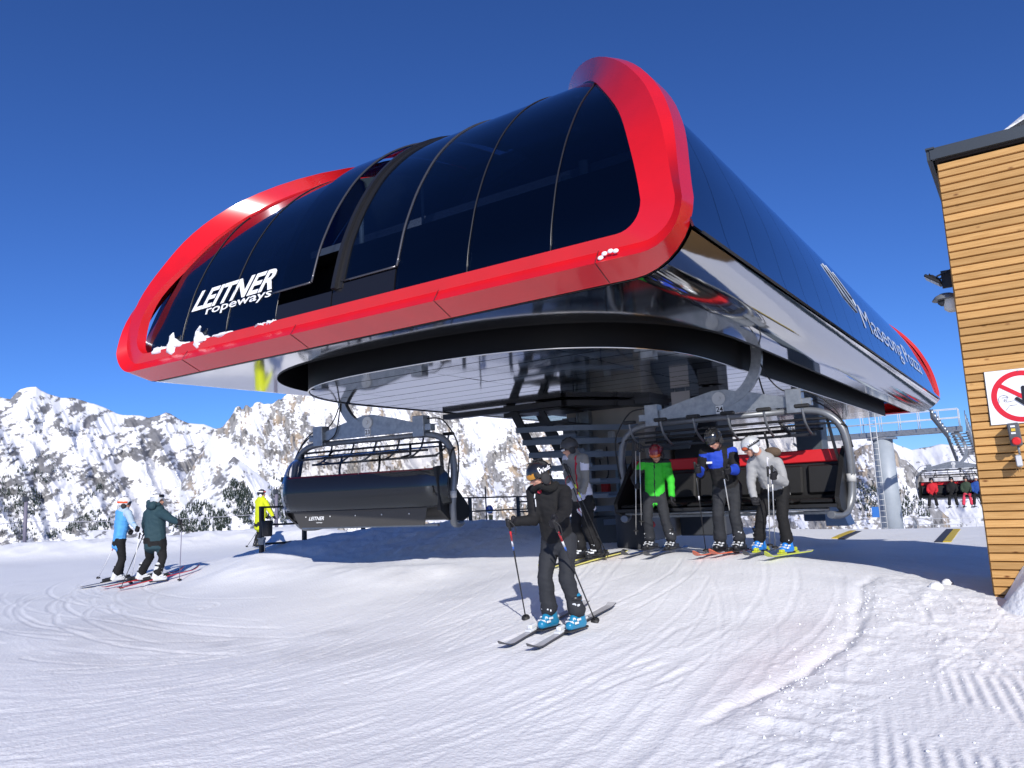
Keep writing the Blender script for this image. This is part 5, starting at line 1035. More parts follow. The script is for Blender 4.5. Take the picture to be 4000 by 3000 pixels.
# snow heap at the foot of the wall
g = MB(); gr = []
for i in range(34):
    v = i/33; row = []
    for j in range(46):
        u = j/45; x = -0.52+2.9*u; y = HW-0.03-0.95*v
        top = sstep(0.0, 0.16, u)*0.47+0.03*math.sin(9*u)+0.10*u
        prof_ = (1-v**2.2)
        h = float(top)*prof_+0.07*(float(fbm(np.array([x*4.5]), np.array([y*4.5]), 4)[0])-0.5)*min(1, prof_*2+0.2)*min(1, u*9)
        row.append((x+0.05*math.sin(y*9), y, -1.46+0.06*v*-1+max(0, h)))
    gr.append(row)
g.sheet(gr); hs_ = g.build('snow_pile', MATS['snow_lump']); tag(hs_, 'lumpy heap of clean snow piled against the foot of the wooden wall', 'snow')
JOINTS={'front': {'head': [-3.857, 6.099, 0.13], 'neck': [-3.857, 6.2, -0.004], 'shR': [-3.981, 6.158, -0.035], 'shL': [-3.705, 6.286, -0.049], 'elR': [-4.01, 6.075, -0.235], 'haR': [-4.095, 5.912, -0.303], 'elL': [-3.535, 6.113, -0.262], 'haL': [-3.577, 5.842, -0.307], 'hipR': [-3.901, 6.302, -0.521], 'hipL': [-3.753, 6.372, -0.527], 'knR': [-3.886, 6.158, -0.808], 'knL': [-3.725, 6.217, -0.819], 'anR': [-3.923, 6.242, -1.147], 'anL': [-3.648, 6.286, -1.127], 'toeR': [-3.965, 6.116, -1.298], 'toeL': [-3.657, 6.114, -1.32]}, 'gray': {'head': [-5.445, 9.457, 0.559], 'neck': [-5.411, 9.5, 0.456], 'shR': [-5.448, 9.37, 0.38], 'shL': [-5.305, 9.587, 0.38], 'elR': [-5.494, 9.328, 0.123], 'haR': [-5.305, 9.154, -0.017], 'elL': [-5.172, 9.5, 0.089], 'haL': [-5.249, 9.326, -0.152], 'hipR': [-5.359, 9.483, -0.222], 'hipL': [-5.268, 9.57, -0.228], 'knR': [-5.363, 9.413, -0.58], 'knL': [-5.28, 9.5, -0.572], 'anR': [-5.392, 9.5, -0.931], 'anL': [-5.201, 9.588, -0.968], 'toeR': [-5.492, 9.457, -0.958], 'toeL': [-5.356, 9.5, -1.028]}, 'green': {'head': [-4.574, 10.49, 0.431], 'neck': [-4.65, 10.6, 0.316], 'shR': [-4.86, 10.6, 0.294], 'shL': [-4.461, 10.646, 0.27], 'elR': [-5.064, 10.645, 0.12], 'haR': [-4.861, 10.374, -0.04], 'elL': [-4.413, 10.646, -0.032], 'haL': [-4.403, 10.582, -0.385], 'hipR': [-4.837, 10.673, -0.196], 'hipL': [-4.612, 10.692, -0.205], 'knR': [-4.803, 10.527, -0.525], 'knL': [-4.514, 10.554, -0.515], 'anR': [-4.845, 10.646, -0.916], 'anL': [-4.524, 10.674, -0.91], 'toeR': [-4.856, 10.464, -1.034], 'toeL': [-4.538, 10.49, -1.027]}, 'blue': {'head': [-3.583, 10.211, 0.561], 'neck': [-3.594, 10.353, 0.404], 'shR': [-3.781, 10.353, 0.368], 'shL': [-3.4, 10.4, 0.359], 'elR': [-3.841, 10.4, 0.168], 'haR': [-3.793, 10.072, 0.146], 'elL': [-3.326, 10.4, 0.099], 'haL': [-3.368, 10.021, 0.112], 'hipR': [-3.663, 10.513, -0.127], 'hipL': [-3.449, 10.514, -0.136], 'knR': [-3.642, 10.381, -0.491], 'knL': [-3.42, 10.4, -0.489], 'anR': [-3.704, 10.475, -0.917], 'anL': [-3.441, 10.495, -0.911], 'toeR': [-3.729, 10.306, -1.035], 'toeL': [-3.46, 10.305, -1.01]}, 'silver': {'head': [-3.061, 10.161, 0.418], 'neck': [-2.987, 10.304, 0.291], 'shR': [-3.1, 10.256, 0.181], 'shL': [-2.789, 10.352, 0.178], 'elR': [-3.115, 10.256, -0.066], 'haR': [-3.078, 10.161, -0.309], 'elL': [-2.679, 10.352, -0.087], 'haL': [-2.766, 10.014, 0.005], 'hipR': [-2.986, 10.496, -0.178], 'hipL': [-2.791, 10.516, -0.171], 'knR': [-3.039, 10.323, -0.531], 'knL': [-2.789, 10.352, -0.53], 'anR': [-3.153, 10.448, -0.914], 'anL': [-2.8, 10.477, -0.917], 'toeR': [-3.148, 10.285, -0.999], 'toeL': [-2.771, 10.284, -0.989]}, 'lightblue': {'head': [-15.395, 8.4, 0.103], 'neck': [-15.42, 8.4, 0.002], 'shR': [-15.145, 8.342, -0.095], 'shL': [-15.694, 8.457, -0.081], 'elR': [-15.009, 8.351, -0.343], 'haR': [-14.72, 8.351, -0.505], 'elL': [-15.692, 8.543, -0.378], 'haL': [-15.396, 8.546, -0.491], 'hipR': [-15.448, 8.362, -0.662], 'hipL': [-15.677, 8.438, -0.668], 'knR': [-15.361, 8.362, -0.984], 'knL': [-15.634, 8.438, -0.995], 'anR': [-15.565, 8.362, -1.362], 'anL': [-15.639, 8.457, -1.352], 'toeR': [-15.369, 8.376, -1.42], 'toeL': [-15.459, 8.472, -1.404]}, 'teal': {'head': [-14.463, 8.55, 0.122], 'neck': [-14.515, 8.55, 0.001], 'shR': [-14.183, 8.524, -0.142], 'shL': [-14.756, 8.54, -0.137], 'elR': [-14.034, 8.55, -0.355], 'haR': [-13.617, 8.577, -0.351], 'elL': [-14.949, 8.55, -0.372], 'haL': [-15.148, 8.699, -0.504], 'hipR': [-14.305, 8.55, -0.68], 'hipL': [-14.715, 8.55, -0.68], 'knR': [-14.35, 8.55, -1.008], 'knL': [-14.801, 8.55, -1.013], 'anR': [-14.404, 8.55, -1.454], 'anL': [-14.967, 8.55, -1.469], 'toeR': [-14.306, 8.627, -1.461], 'toeL': [-14.834, 8.61, -1.488]}, 'yellow': {'head': [-20.047, 15.3, 0.242], 'neck': [-20.047, 15.3, 0.124], 'shR': [-19.771, 15.239, -0.025], 'shL': [-20.314, 15.36, -0.005], 'elR': [-19.617, 15.3, -0.33], 'haR': [-19.452, 15.362, -0.601], 'elL': [-20.261, 15.513, -0.343], 'haL': [-19.986, 15.546, -0.57], 'hipR': [-20.0, 15.251, -0.685], 'hipL': [-20.26, 15.348, -0.687], 'knR': [-20.028, 15.252, -0.983], 'knL': [-20.301, 15.348, -0.988], 'anR': [-20.082, 15.252, -1.297], 'anL': [-20.342, 15.348, -1.288], 'toeR': [-19.987, 15.3, -1.238], 'toeL': [-20.212, 15.391, -1.233]}}
# ================================================================== PEOPLE
def fabric(name, col, rough=0.8, sc=60): return mat(name, col, rough=rough, spec=0.25, bump=(sc, 0.25, 0.004))
skin_m = mat('skin', (0.52, 0.27, 0.19), rough=0.5, spec=0.35); lip_m = mat('lips', (0.30, 0.09, 0.08), rough=0.45)
white_buckle = mat('white_buckle', (0.72, 0.74, 0.75), rough=0.4)
def remesh(g, voxel, smooth_it=4, fac=0.5):
    me = bpy.data.meshes.new('tmp'); me.from_pydata(g.v, [], g.f); me.update(); ob = bpy.data.objects.new('tmp', me); COL.objects.link(ob)
    m = ob.modifiers.new('r', 'REMESH'); m.mode = 'VOXEL'; m.voxel_size = voxel; m.use_smooth_shade = True
    s_ = ob.modifiers.new('s', 'SMOOTH'); s_.factor = fac; s_.iterations = smooth_it
    dg = bpy.context.evaluated_depsgraph_get(); out = bpy.data.meshes.new_from_object(ob.evaluated_get(dg)); bpy.data.objects.remove(ob); bpy.data.meshes.remove(me); return out
class Blob:
    def __init__(s): s.c = []; s.r = []; s.l = []; s.g = MB()
    def sph(s, c, r, l, rot=None):
        r = (r, r, r) if not isinstance(r, (tuple, list)) else r
        s.g.ell(c, r, rot, 10, 7); s.c.append(tuple(c)); s.r.append(sum(r)/3); s.l.append(l)
    def cap(s, a, b, r0, r1, l, flat=None, rot=None):
        a, b = Vector(a), Vector(b); L = (b-a).length; n = max(2, int(L/(min(r0, r1)*0.45))+1)
        for i in range(n+1):
            t = i/n; r_ = r0+(r1-r0)*t
            s.sph(a+(b-a)*t, (r_, r_, r_) if flat is None else (r_*flat[0], r_*flat[1], r_), l, rot)
def ik(a, b, hint, l1, l2):
    a, b, hint = Vector(a), Vector(b), Vector(hint); d = b-a; L = d.length; k = min(L, (l1+l2)*0.995)
    x = (l1*l1-l2*l2+k*k)/(2*k); h = math.sqrt(max(l1*l1-x*x, 0)); u = d.normalized(); p = hint-a; p = p-u*p.dot(u)
    if p.length < 1e-4: p = Vector((0, 0, -1))
    return a+u*x*(L/k)+p.normalized()*h
def spread(a, b, width, fside):
    """keep the mid point and the direction across the sight line, give the pair its real width by turning it in depth"""
    a, b = Vector(a), Vector(b); m = (a+b)/2; v = m.normalized(); d = b-a; dp = d-v*d.dot(v)
    if dp.length < width: dd = dp+v*math.sqrt(width**2-dp.length**2)*(1 if fside.dot(v) > 0 else -1)
    else: dd = dp.normalized()*width
    return m-dd/2, m+dd/2
def basis(f, upv=(0, 0, 1)):
    f = Vector(f).normalized(); r_ = f.cross(Vector(upv)).normalized(); u = r_.cross(f); return Matrix((r_, f, u)).transposed()   # columns right, forward, up
def gloved_hand(H, wrist, pole, m, parent, org, grip=True, size=1.0, name='glove'):
    H, wrist = Vector(H), Vector(wrist); b = Blob(); k = size
    back = (wrist-H); back = back.normalized() if back.length > 1e-4 else Vector((0, 0, 1))
    if grip:
        a = Vector(pole).normalized(); o = (back-a*back.dot(a)); o = o.normalized() if o.length > 0.05 else frame_from(a)[0]; s_ = a.cross(o)
        for i in range(4):
            c0 = H+a*(0.030-0.021*i)*k; L = (1.0, 1.08, 1.03, 0.86)[i]
            P = [c0+(o*math.cos(t)+s_*math.sin(t))*0.030*k for t in np.linspace(R(30), R(30+205*L), 7)]
            for p, q in zip(P[:-1], P[1:]): b.cap(p, q, 0.0125*k, 0.0115*k, 0)
        P = [H+a*(0.045-0.012*j)*k+(o*math.cos(t)-s_*math.sin(t))*0.031*k for j, t in enumerate(np.linspace(R(20), R(150), 4))]
        for p, q in zip(P[:-1], P[1:]): b.cap(p, q, 0.0145*k, 0.012*k, 0)
        pc = H+o*0.036*k; b.cap(pc+a*0.028*k, pc-a*0.030*k, 0.027*k, 0.025*k, 0); b.cap(pc, H+back*0.10*k, 0.031*k, 0.036*k, 0)
    else:
        d = -back; x, y, _ = frame_from(d); b.cap(H-d*0.09*k, H-d*0.01*k, 0.034*k, 0.034*k, 0, None); b.cap(H-d*0.02*k-x*0.022*k, H-d*0.02*k+x*0.022*k, 0.026*k, 0.026*k, 0)
        for i in range(4):
            c0 = H+x*(-0.032+0.0213*i)*k; L = (0.86, 1.0, 1.06, 0.95)[i]; p1 = c0+d*0.035*L*k+y*0.004; p2 = p1+(d*0.028+y*0.014)*L*k; p3 = p2+(d*0.016+y*0.02)*L*k
            b.cap(c0, p1, 0.0125*k, 0.012*k, 0); b.cap(p1, p2, 0.012*k, 0.0115*k, 0); b.cap(p2, p3, 0.0115*k, 0.010*k, 0)
        b.cap(H-d*0.05*k+x*0.028*k, H-d*0.015*k+x*0.056*k+y*0.01, 0.014*k, 0.0125*k, 0); b.cap(H-d*0.015*k+x*0.056*k+y*0.01, H+d*0.018*k+x*0.058*k+y*0.02, 0.0125*k, 0.011*k, 0)
    me = remesh(b.g, 0.0065*k, 2); me.name = name; me.materials.append(m); me.transform(Matrix.Translation(-Vector(org))); return link(name, me, parent)
def make_helmet(hc, B, mats, parent, org, big=1.0, vents=True):
    g = MB(); nu, nv = 28, 12; rows_o = []; rows_i = []
    for j in range(nv+1):
        ro = []; ri = []
        for i in range(nu):
            a = 2*math.pi*i/nu; ca, sa = math.cos(a), math.sin(a)          # sa = forward
            tmax = R(96 if sa > 0.55 else (128 if abs(sa) < 0.55 else 118)); blend = sstep(0.35, 0.75, sa); tmax = R(124)*(1-blend)+R(86)*blend
            t = max(0.02, tmax*j/nv); ex = Vector((0.108*big*math.sin(t)*ca, 0.132*big*math.sin(t)*sa, 0.120*big*math.cos(t)))
            if sa > 0.5 and j == nv: ex = ex*1.03
            ro.append(hc+B @ ex); ri.append(hc+B @ (ex*0.90))
        rows_o.append(ro); rows_i.append(ri)
    allv = [p for r_ in rows_o for p in r_]+[p for r_ in rows_i for p in r_]; o = (nv+1)*nu; fs = []
    for j in range(nv):
        for i in range(nu):
            q = (j*nu+i, (j+1)*nu+i, (j+1)*nu+(i+1) % nu, j*nu+(i+1) % nu); fs.append(q); fs.append(tuple(x+o for x in q[::-1]))
    for i in range(nu): fs.append((nv*nu+i, nv*nu+o+i, nv*nu+o+(i+1) % nu, nv*nu+(i+1) % nu))
    g.add([p-Vector(org) for p in allv], fs, 0, True); h = g.build('helmet', mats[0], parent)
    if vents:
        q = MB()
        for s_ in (-1, 1):
            for (y, z) in ((0.05, 0.108), (0.0, 0.117), (-0.055, 0.108)): q.ell(hc+B @ Vector((0.038*s_, y, z)), (0.007, 0.02, 0.007), B, 8, 5)
        vo = q.build('vent', ink, h, org); vo['kind'] = 'stuff'
    q = MB()
    for s_ in (-1, 1):
        q2 = MB(); q2.ell(hc+B @ Vector((0.092*s_, -0.012, -0.075)), (0.020, 0.048, 0.058), B, 12, 8); q2.build('ear_pad', mats[1], h, org)
    q.tube([hc+B @ Vector((0.088, 0.01, -0.10)), hc+B @ Vector((0.05, 0.055, -0.150)), hc+B @ Vector((0, 0.070, -0.158)), hc+B @ Vector((-0.05, 0.055, -0.150)), hc+B @ Vector((-0.088, 0.01, -0.10))], 0.006, 5); q.build('chin_strap', ink, h, org)
    return h
def make_goggles(hc, B, frame_m, lens_m, strap_m, parent, org, raised=0.0, strap=True, glasses=False):
    def pt(a, z, k=1.0): return hc+B @ Vector((0.094*math.sin(a)*k, 0.122*math.cos(a)*k, z))
    hh = 0.036 if not glasses else 0.02; z0 = -0.012+raised; aa = R(62) if not glasses else R(58); kk = 1.06 if raised < 0.03 else 1.10
    def patch(am, z_lo, z_hi, k, th):
        g = MB(); rows = []
        for v in np.linspace(0, 1, 5):
            z = z_lo+(z_hi-z_lo)*v; rows.append([pt(a, z-(0.010*(1-min(1, abs(a)/0.28))*-1 if v == 0 else 0), k*(1-0.06*(2*v-1)**2)) for a in np.linspace(-am, am, 15)])
        g.sheet(rows, -th); return g
    o = patch(aa, z0-hh, z0+hh, kk, 0.012).build('goggles', frame_m, parent, org)
    patch(aa*0.84, z0-hh*0.72, z0+hh*0.70, kk*1.055, 0.003).build('lens', lens_m, o, org)
    if strap and not glasses:
        g = MB(); ri = []
        for a in np.linspace(aa, 2*math.pi-aa, 26): ri.append([hc+B @ Vector((0.112*math.sin(a), 0.136*math.cos(a), z0+dz+0.022*(1-math.cos(a))/2)) for dz in (-0.018, 0.018)])
        g.sheet(ri, 0.003); g.build('strap', strap_m, o, org)
    return o
def make_boot(an, f, mats, parent, org, k=1.0):
    """hard shell ski boot: foot shell, cuff, sole, four buckles"""
    B = basis(f); an = Vector(an); base = an-Vector((0, 0, 0.115)); T = lambda x, y, z: base+B @ Vector((x*k, y*k, z*k))-Vector(org)
    b = Blob(); P = lambda x, y, z: base+B @ Vector((x*k, y*k, z*k))
    b.cap(P(0, -0.07, 0.055), P(0, 0.13, 0.05), 0.056*k, 0.047*k, 0); b.cap(P(0, -0.06, 0.06), P(0, 0.06, 0.10), 0.055*k, 0.05*k, 0); b.cap(P(0, -0.045, 0.10), P(0, 0.015, 0.30), 0.060*k, 0.066*k, 0)
    me = remesh(b.g, 0.011, 2); me.name = 'ski_boot'; me.materials.append(mats[0]); me.transform(Matrix.Translation(-Vector(org))); o = link('ski_boot', me, parent)
    g = MB(); g.box(T(0, 0.02, 0.008), (0.075*k, 0.32*k, 0.022), B, bev=0.006); g.build('sole', mats[2], o)
    for (y, z) in ((0.125, 0.085), (0.085, 0.112), (0.062, 0.185), (0.068, 0.245)):
        q = MB(); q.box(T(0.0, y, z), (0.085*k, 0.030*k, 0.016*k), B @ Matrix.Rotation(R(38), 3, 'X'), bev=0.004); q.box(T(0.058, y-0.035, z-0.008), (0.012*k, 0.06*k, 0.022*k), B, bev=0.004); q.box(T(-0.058, y-0.035, z-0.008), (0.012*k, 0.06*k, 0.022*k), B, bev=0.004); q.build('buckle', mats[1], o)
    g = MB(); g.lathe([(0.068*k, -0.02), (0.072*k, 0.0), (0.068*k, 0.02)], T(0, 0.018, 0.30), B, 14); g.build('power_strap', mats[2], o)
    return o
SKIS = []
def make_ski(c, f, top_m, edge_m, bind_m, label, group='skis worn by the people', tip=0.86, tail=0.74, edge_tilt=0.0, onsnow=True, z=None):
    f = Vector((f[0], f[1], 0)).normalized(); c = Vector(c); a = c+f*tip; b = c-f*tail
    if onsnow: za, zb, zc = gh(a.x, a.y), gh(b.x, b.y), gh(c.x, c.y); zc = max(zc, (za+zb)/2); ff = Vector((a.x-b.x, a.y-b.y, za-zb)).normalized(); c.z = zc+0.006+0.02
    else: ff = f
    t = thing('ski', label, 'ski', c, 0, group); B = basis(ff); B = B @ Matrix.Rotation(edge_tilt, 3, 'Y')
    g = MB(); e = MB(); rows_t = []; n = 26
    for i in range(n+1):
        s_ = -tail+(tip+tail)*i/n; w = 0.036+0.017*((s_/0.8)**2); up_ = 0.0
        if s_ > tip-0.20: q = (s_-tip+0.20)/0.20; up_ = 0.075*q*q; w *= math.sqrt(max(0.03, 1-max(0, (q-0.55)/0.46)**2))
        if s_ < -tail+0.08: q = (-tail+0.08-s_)/0.08; up_ = 0.018*q*q; w *= 0.9 if q < 1 else 0.55
        th = 0.007+0.011*max(0, 1-(s_/0.75)**2); rows_t.append((s_, w, up_, th))
    vs_ = []; 
    for (s_, w, u_, th) in rows_t: vs_ += [B @ Vector((-w, s_, u_)), B @ Vector((w, s_, u_)), B @ Vector((w*0.93, s_, u_+th)), B @ Vector((-w*0.93, s_, u_+th))]
    fs = []; ms = []
    for i in range(n):
        for k in range(4): fs.append((i*4+k, i*4+(k+1) % 4, (i+1)*4+(k+1) % 4, (i+1)*4+k)); ms.append(0 if k == 2 else 1)
    fs += [(0, 1, 2, 3), (n*4+3, n*4+2, n*4+1, n*4)]; ms += [1, 1]
    for f_, m_ in zip(fs, ms): g.f.append(f_); g.m.append(m_); g.sm.append(False)
    g.v = [tuple(p) for p in vs_]; g.build('ski_body', [top_m, edge_m], t)
    for (y0, L, h) in ((0.17, 0.10, 0.04), (-0.20, 0.14, 0.055)):
        q = MB(); q.box(B @ Vector((0, y0, 0.028)), (0.065, L+0.06, 0.02), B, bev=0.004); q.box(B @ Vector((0, y0, 0.045+h/2-0.01)), (0.05, L, h), B, bev=0.010); q.build('binding', bind_m, t)
    return t
def make_pole(top, bottom, shaft_m, grip_m, label, group='ski poles', bands=None):
    a, b = Vector(top), Vector(bottom); d = (b-a).normalized(); t = thing('ski_pole', label, 'ski pole', b, 0, group); o = tuple(b)
    B = basis(d if abs(d.z) < 0.999 else Vector((0.01, 0, -1))); Bl = Matrix((frame_from(d)[0], frame_from(d)[1], d)).transposed()
    g = MB(); g.tube([a+d*0.10, b], [0.0085, 0.0065], 8); sh = g.build('shaft', shaft_m, t, o)
    g = MB(); g.tube([a-d*0.012, a, a+d*0.03, a+d*0.08, a+d*0.125], [0.012, 0.019, 0.0155, 0.016, 0.011], 9); g.build('grip', grip_m, t, o)
    g = MB(); p = b-d*0.055; g.lathe([(0.009, -0.015), (0.042, 0.0), (0.044, 0.006), (0.010, 0.012)], p, Bl, 14); g.build('basket', grip_m, t, o)
    g = MB(); g.tube(bez([a, a+Vector((0.05, 0.02, -0.05)), a+Vector((0.055, 0.03, -0.13)), a+Vector((0.01, 0.01, -0.09))], 4), 0.005, 5); g.build('wrist_strap', grip_m, t, o)
    if bands:
        for (s0, s1, m_) in bands: q = MB(); q.tube([a+d*s0, a+d*s1], 0.0098, 8); q.build('coloured_band', m_, sh, o)
    return t
def person(J, label, f, head_dir, cloth, S=1.0, bulk=1.0, hand_mode=('grip', 'grip'), poles=(None, None), voxel=0.013, paint=None, boots=None, seated=False, detail=True, plant=True, hem=0.10, group='people', bend=0.022):
    """J: joints in place; one continuous body, helmet, goggles, gloves and boots are its children. cloth: dict of materials"""
    J = {k: Vector(v) for k, v in J.items()}; f = Vector((f[0], f[1], 0)).normalized(); right = f.cross(Vector((0, 0, 1)))
    if plant:
        for k in ('anL', 'anR'): J[k].z = gh(J[k].x, J[k].y)+0.026+0.020+0.125
    foot = (J['anL']+J['anR'])/2; loc = Vector((foot.x, foot.y, foot.z-0.15)); org = tuple(loc)
    P = thing('person', label, 'person', loc, 0, group)
    shL, shR = spread(J['shL'], J['shR'], 0.345*S*bulk, right); hpL, hpR = spread(J['hipL'], J['hipR'], 0.19*S, right)
    pel = (hpL+hpR)/2; neck = J['neck']; shm = (shL+shR)/2; L1, L2 = 0.285*S, 0.265*S
    if not seated:
        for an in (J['anL'], J['anR']):
            pass
    hands = {}; elb = {}
    for s_, sh in (('L', shL), ('R', shR)):
        H = J['ha'+s_]; d = H-sh
        if d.length > (L1+L2)*1.02: H = sh+d.normalized()*(L1+L2)*1.02
        e = ik(sh, H, J['el'+s_], L1, L2); hands[s_] = H; elb[s_] = e
    knee = {}
    for s_, hp_ in (('L', hpL), ('R', hpR)):
        hint = (hp_+J['an'+s_])/2+f*0.3 + (J['kn'+s_]-(hp_+J['an'+s_])/2)*0.4; a_ = J['an'+s_]; D_ = (a_-hp_).length; kf = min(max((0.85*S)/D_, 1.004), 1.0+bend); l1, l2 = D_*kf*0.512, D_*kf*0.488
        knee[s_] = ik(hp_, a_, hint, l1, l2)
    tu = (neck-pel).normalized(); tr = (shR-shL).normalized(); hr = (hpR-hpL).normalized(); bl = Blob(); b = bulk*S
    TB = Matrix((tr, tu.cross(tr), tu)).transposed(); side = lambda t: (hr*(1-t)+tr*t).normalized()
    J0, T0_, S0 = 0, 1, 2
    TT = (-0.14*hem/0.10, -0.05, 0.10, 0.25, 0.42, 0.58, 0.72, 0.84, 0.93); WW = (0.168, 0.168, 0.163, 0.158, 0.160, 0.171, 0.177, 0.165, 0.125); DD = (0.128, 0.130, 0.128, 0.124, 0.126, 0.130, 0.128, 0.112, 0.095)
    for t in np.linspace(TT[0], TT[-1], 24):
        w, dd = lin(t, TT, WW), lin(t, TT, DD)
        c_ = pel+(neck-pel)*float(t); x = side(max(0, min(1, float(t)))); M = Matrix((x, tu.cross(x), tu)).transposed(); hh_ = 0.055 if t < 0.05 else 0.07
        bl.sph(c_, (w*b, dd*b, hh_*b), J0, M)
        bl.sph(c_+x*0.07*b, (0.10*b, dd*0.95*b, hh_*b), J0, M); bl.sph(c_-x*0.07*b, (0.10*b, dd*0.95*b, hh_*b), J0, M)
    bl.cap(shL*0.86+shm*0.14, shR*0.86+shm*0.14, 0.082*b, 0.082*b, J0); bl.cap(shm+tu*0.03, neck+tu*0.035, 0.095*b, 0.078*S, J0)
    for s_, sh in (('L', shL), ('R', shR)):
        bl.cap(sh, elb[s_], 0.078*b, 0.062*b, J0); w_ = hands[s_]+(elb[s_]-hands[s_]).normalized()*0.065; bl.cap(elb[s_], w_, 0.062*b, 0.050*S, J0)
    for s_, hp_ in (('L', hpL), ('R', hpR)):
        bl.cap(hp_+Vector((0, 0, 0.02)), knee[s_], 0.100*b, 0.078*S, T0_); an = J['an'+s_]
        end = an+Vector((0, 0, 0.055)); bl.cap(knee[s_], knee[s_]*0.35+end*0.65, 0.078*S, 0.078*S, T0_); bl.cap(knee[s_]*0.35+end*0.65, end, 0.078*S, 0.088*S, T0_)
    bl.sph(pel-Vector((0, 0, 0.03)), (0.15*b, 0.12*b, 0.11*b), T0_, Matrix((hr, hr.cross(Vector((0, 0, 1))) * -1, Vector((0, 0, 1)))).transposed())
    hc = J['head']; hd = Vector(head_dir).normalized(); HB = basis(hd); HP = lambda x, y, z: hc+HB @ Vector((x*S, y*S, z*S))
    bl.sph(HP(0, -0.005, 0.01), (0.080*S, 0.100*S, 0.105*S), S0, HB); bl.sph(HP(0, 0.025, -0.065), (0.060*S, 0.070*S, 0.065*S), S0, HB); bl.sph(HP(0, 0.068, -0.108), (0.030*S, 0.026*S, 0.024*S), S0, HB)
    bl.cap(HP(0, 0.095, -0.005), HP(0, 0.116, -0.045), 0.012*S, 0.017*S, S0); bl.sph(HP(0, 0.086, -0.076), (0.027*S, 0.016*S, 0.016*S), S0, HB)
    for s_ in (-1, 1): bl.sph(HP(0.036*s_, 0.068, -0.045), 0.027*S, S0)
    bl.cap(HP(0, -0.02, -0.06), neck, 0.058*S, 0.062*S, S0)
    me = remesh(bl.g, voxel, 4, 0.5); me.name = 'body'; n = len(me.vertices); V = np.empty(n*3, np.float32); me.vertices.foreach_get('co', V); V = V.reshape(-1, 3).astype(float)
    Cc = np.array(bl.c); Rr_ = np.array(bl.r); Ll = np.array(bl.l)
    lab = np.empty(n, int)
    for i0 in range(0, n, 4000):
        d = np.linalg.norm(V[i0:i0+4000, None, :]-Cc[None], axis=2)/Rr_[None]; lab[i0:i0+4000] = Ll[np.argmin(d, 1)]
    nor = np.empty(n*3, np.float32); me.vertices.foreach_get('normal', nor); nor = nor.reshape(-1, 3)
    ph_ = rng.random()*9; rel = V-np.array(pel)
    w1 = fbm(V[:, 0]*9+V[:, 1]*7+ph_, V[:, 2]*22+V[:, 1]*6, 3)-0.5; w2 = ridged(V[:, 0]*6-V[:, 1]*5+ph_, V[:, 2]*9+V[:, 0]*4, 3)-0.5
    amp = np.where(lab == S0, 0, np.where(lab == T0_, 0.020, 0.020)); V = V+nor*((w1*0.9+w2*0.7)*amp)[:, None]
    me.vertices.foreach_set('co', (V-np.array(org)).astype(np.float32).ravel())
    mats_ = [cloth['jacket'], cloth['trousers'], skin_m]+list(cloth.get('extra', ()))
    for m_ in mats_: me.materials.append(m_)
    pv = np.array([p.center[:] for p in me.polygons])+np.array(org); pl = np.array([np.bincount(lab[list(p.vertices)]).argmax() for p in me.polygons])
    if paint is not None:
        q = pv-np.array(pel); Lt = (neck-pel).length; fr_ = np.array(tu.cross(tr)); 
        fr_ = fr_ if fr_.dot(np.array(f)) > 0 else -fr_
        w = q.dot(np.array(tu))/Lt; u = q.dot(np.array(tr)); v = q.dot(fr_)
        dist = {}
        for s_, sh in (('L', shL), ('R', shR)):
            for nm, a_, b_ in (('ua', sh, elb[s_]), ('fa', elb[s_], hands[s_])):
                a_, b_ = np.array(a_), np.array(b_); ab = b_-a_; t = ((pv-a_).dot(ab)/ab.dot(ab)); dist[nm+s_] = (np.linalg.norm(pv-(a_+np.clip(t, 0, 1)[:, None]*ab), axis=1), t)
        pl = paint(pl, w, u, v, dist, pv)
    me.polygons.foreach_set('material_index', pl.astype(np.int32)); me.polygons.foreach_set('use_smooth', [True]*len(me.polygons)); me.update()
    link('body', me, P)
    if not detail:
        make_helmet(hc+HB @ Vector((0, 0, 0.02)), HB, cloth['helmet'], P, org, S*1.03, False); return P
    make_helmet(hc+HB @ Vector((0, 0, 0.022)), HB, cloth['helmet'], P, org, S*1.0)
    gk = cloth['goggles']; make_goggles(hc+HB @ Vector((0, 0, 0.022)), HB, gk[0], gk[1], gk[2], P, org, gk[3] if len(gk) > 3 else 0.0, True, len(gk) > 4 and gk[4])
    q = MB(); q.ell(HP(0, 0.099, -0.078), (0.024*S, 0.008*S, 0.006*S), HB, 10, 6); q.build('mouth', lip_m, P, org)
    for s_, mode, pole in (('R', hand_mode[0], poles[0]), ('L', hand_mode[1], poles[1])):
        pd = Vector(pole[1])-Vector(pole[0]) if pole else Vector((0, 0, -1))
        gloved_hand(hands[s_], elb[s_], pd, cloth['gloves'], P, org, mode == 'grip', 1.12*S)
    if boots:
        for s_ in ('L', 'R'): make_boot(J['an'+s_]-Vector((0, 0, 0.012)), f, boots, P, org, 1.0*S)
    P['hands'] = 0; del P['hands']
    return P, {'hc': hc, 'HB': HB, 'hands': hands, 'neck': neck, 'pel': pel, 'org': org, 'tu': tu, 'tr': tr, 'f': f, 'knee': knee}
JK = JOINTS
blackcloth = fabric('black_shell', (0.012, 0.012, 0.013)); charcoal = fabric('charcoal_trousers', (0.026, 0.028, 0.033)); blacktr = fabric('black_trousers', (0.012, 0.012, 0.013)); glove_b = fabric('black_glove', (0.014, 0.014, 0.017), 0.6)
hel_black = mat('gloss_black_helmet', (0.012, 0.012, 0.013), rough=0.18, coat=0.5); hel_grey = mat('matt_grey_helmet', (0.035, 0.035, 0.038), rough=0.45); hel_red = mat('dark_red_helmet', (0.20, 0.006, 0.014), rough=0.2, coat=0.6)
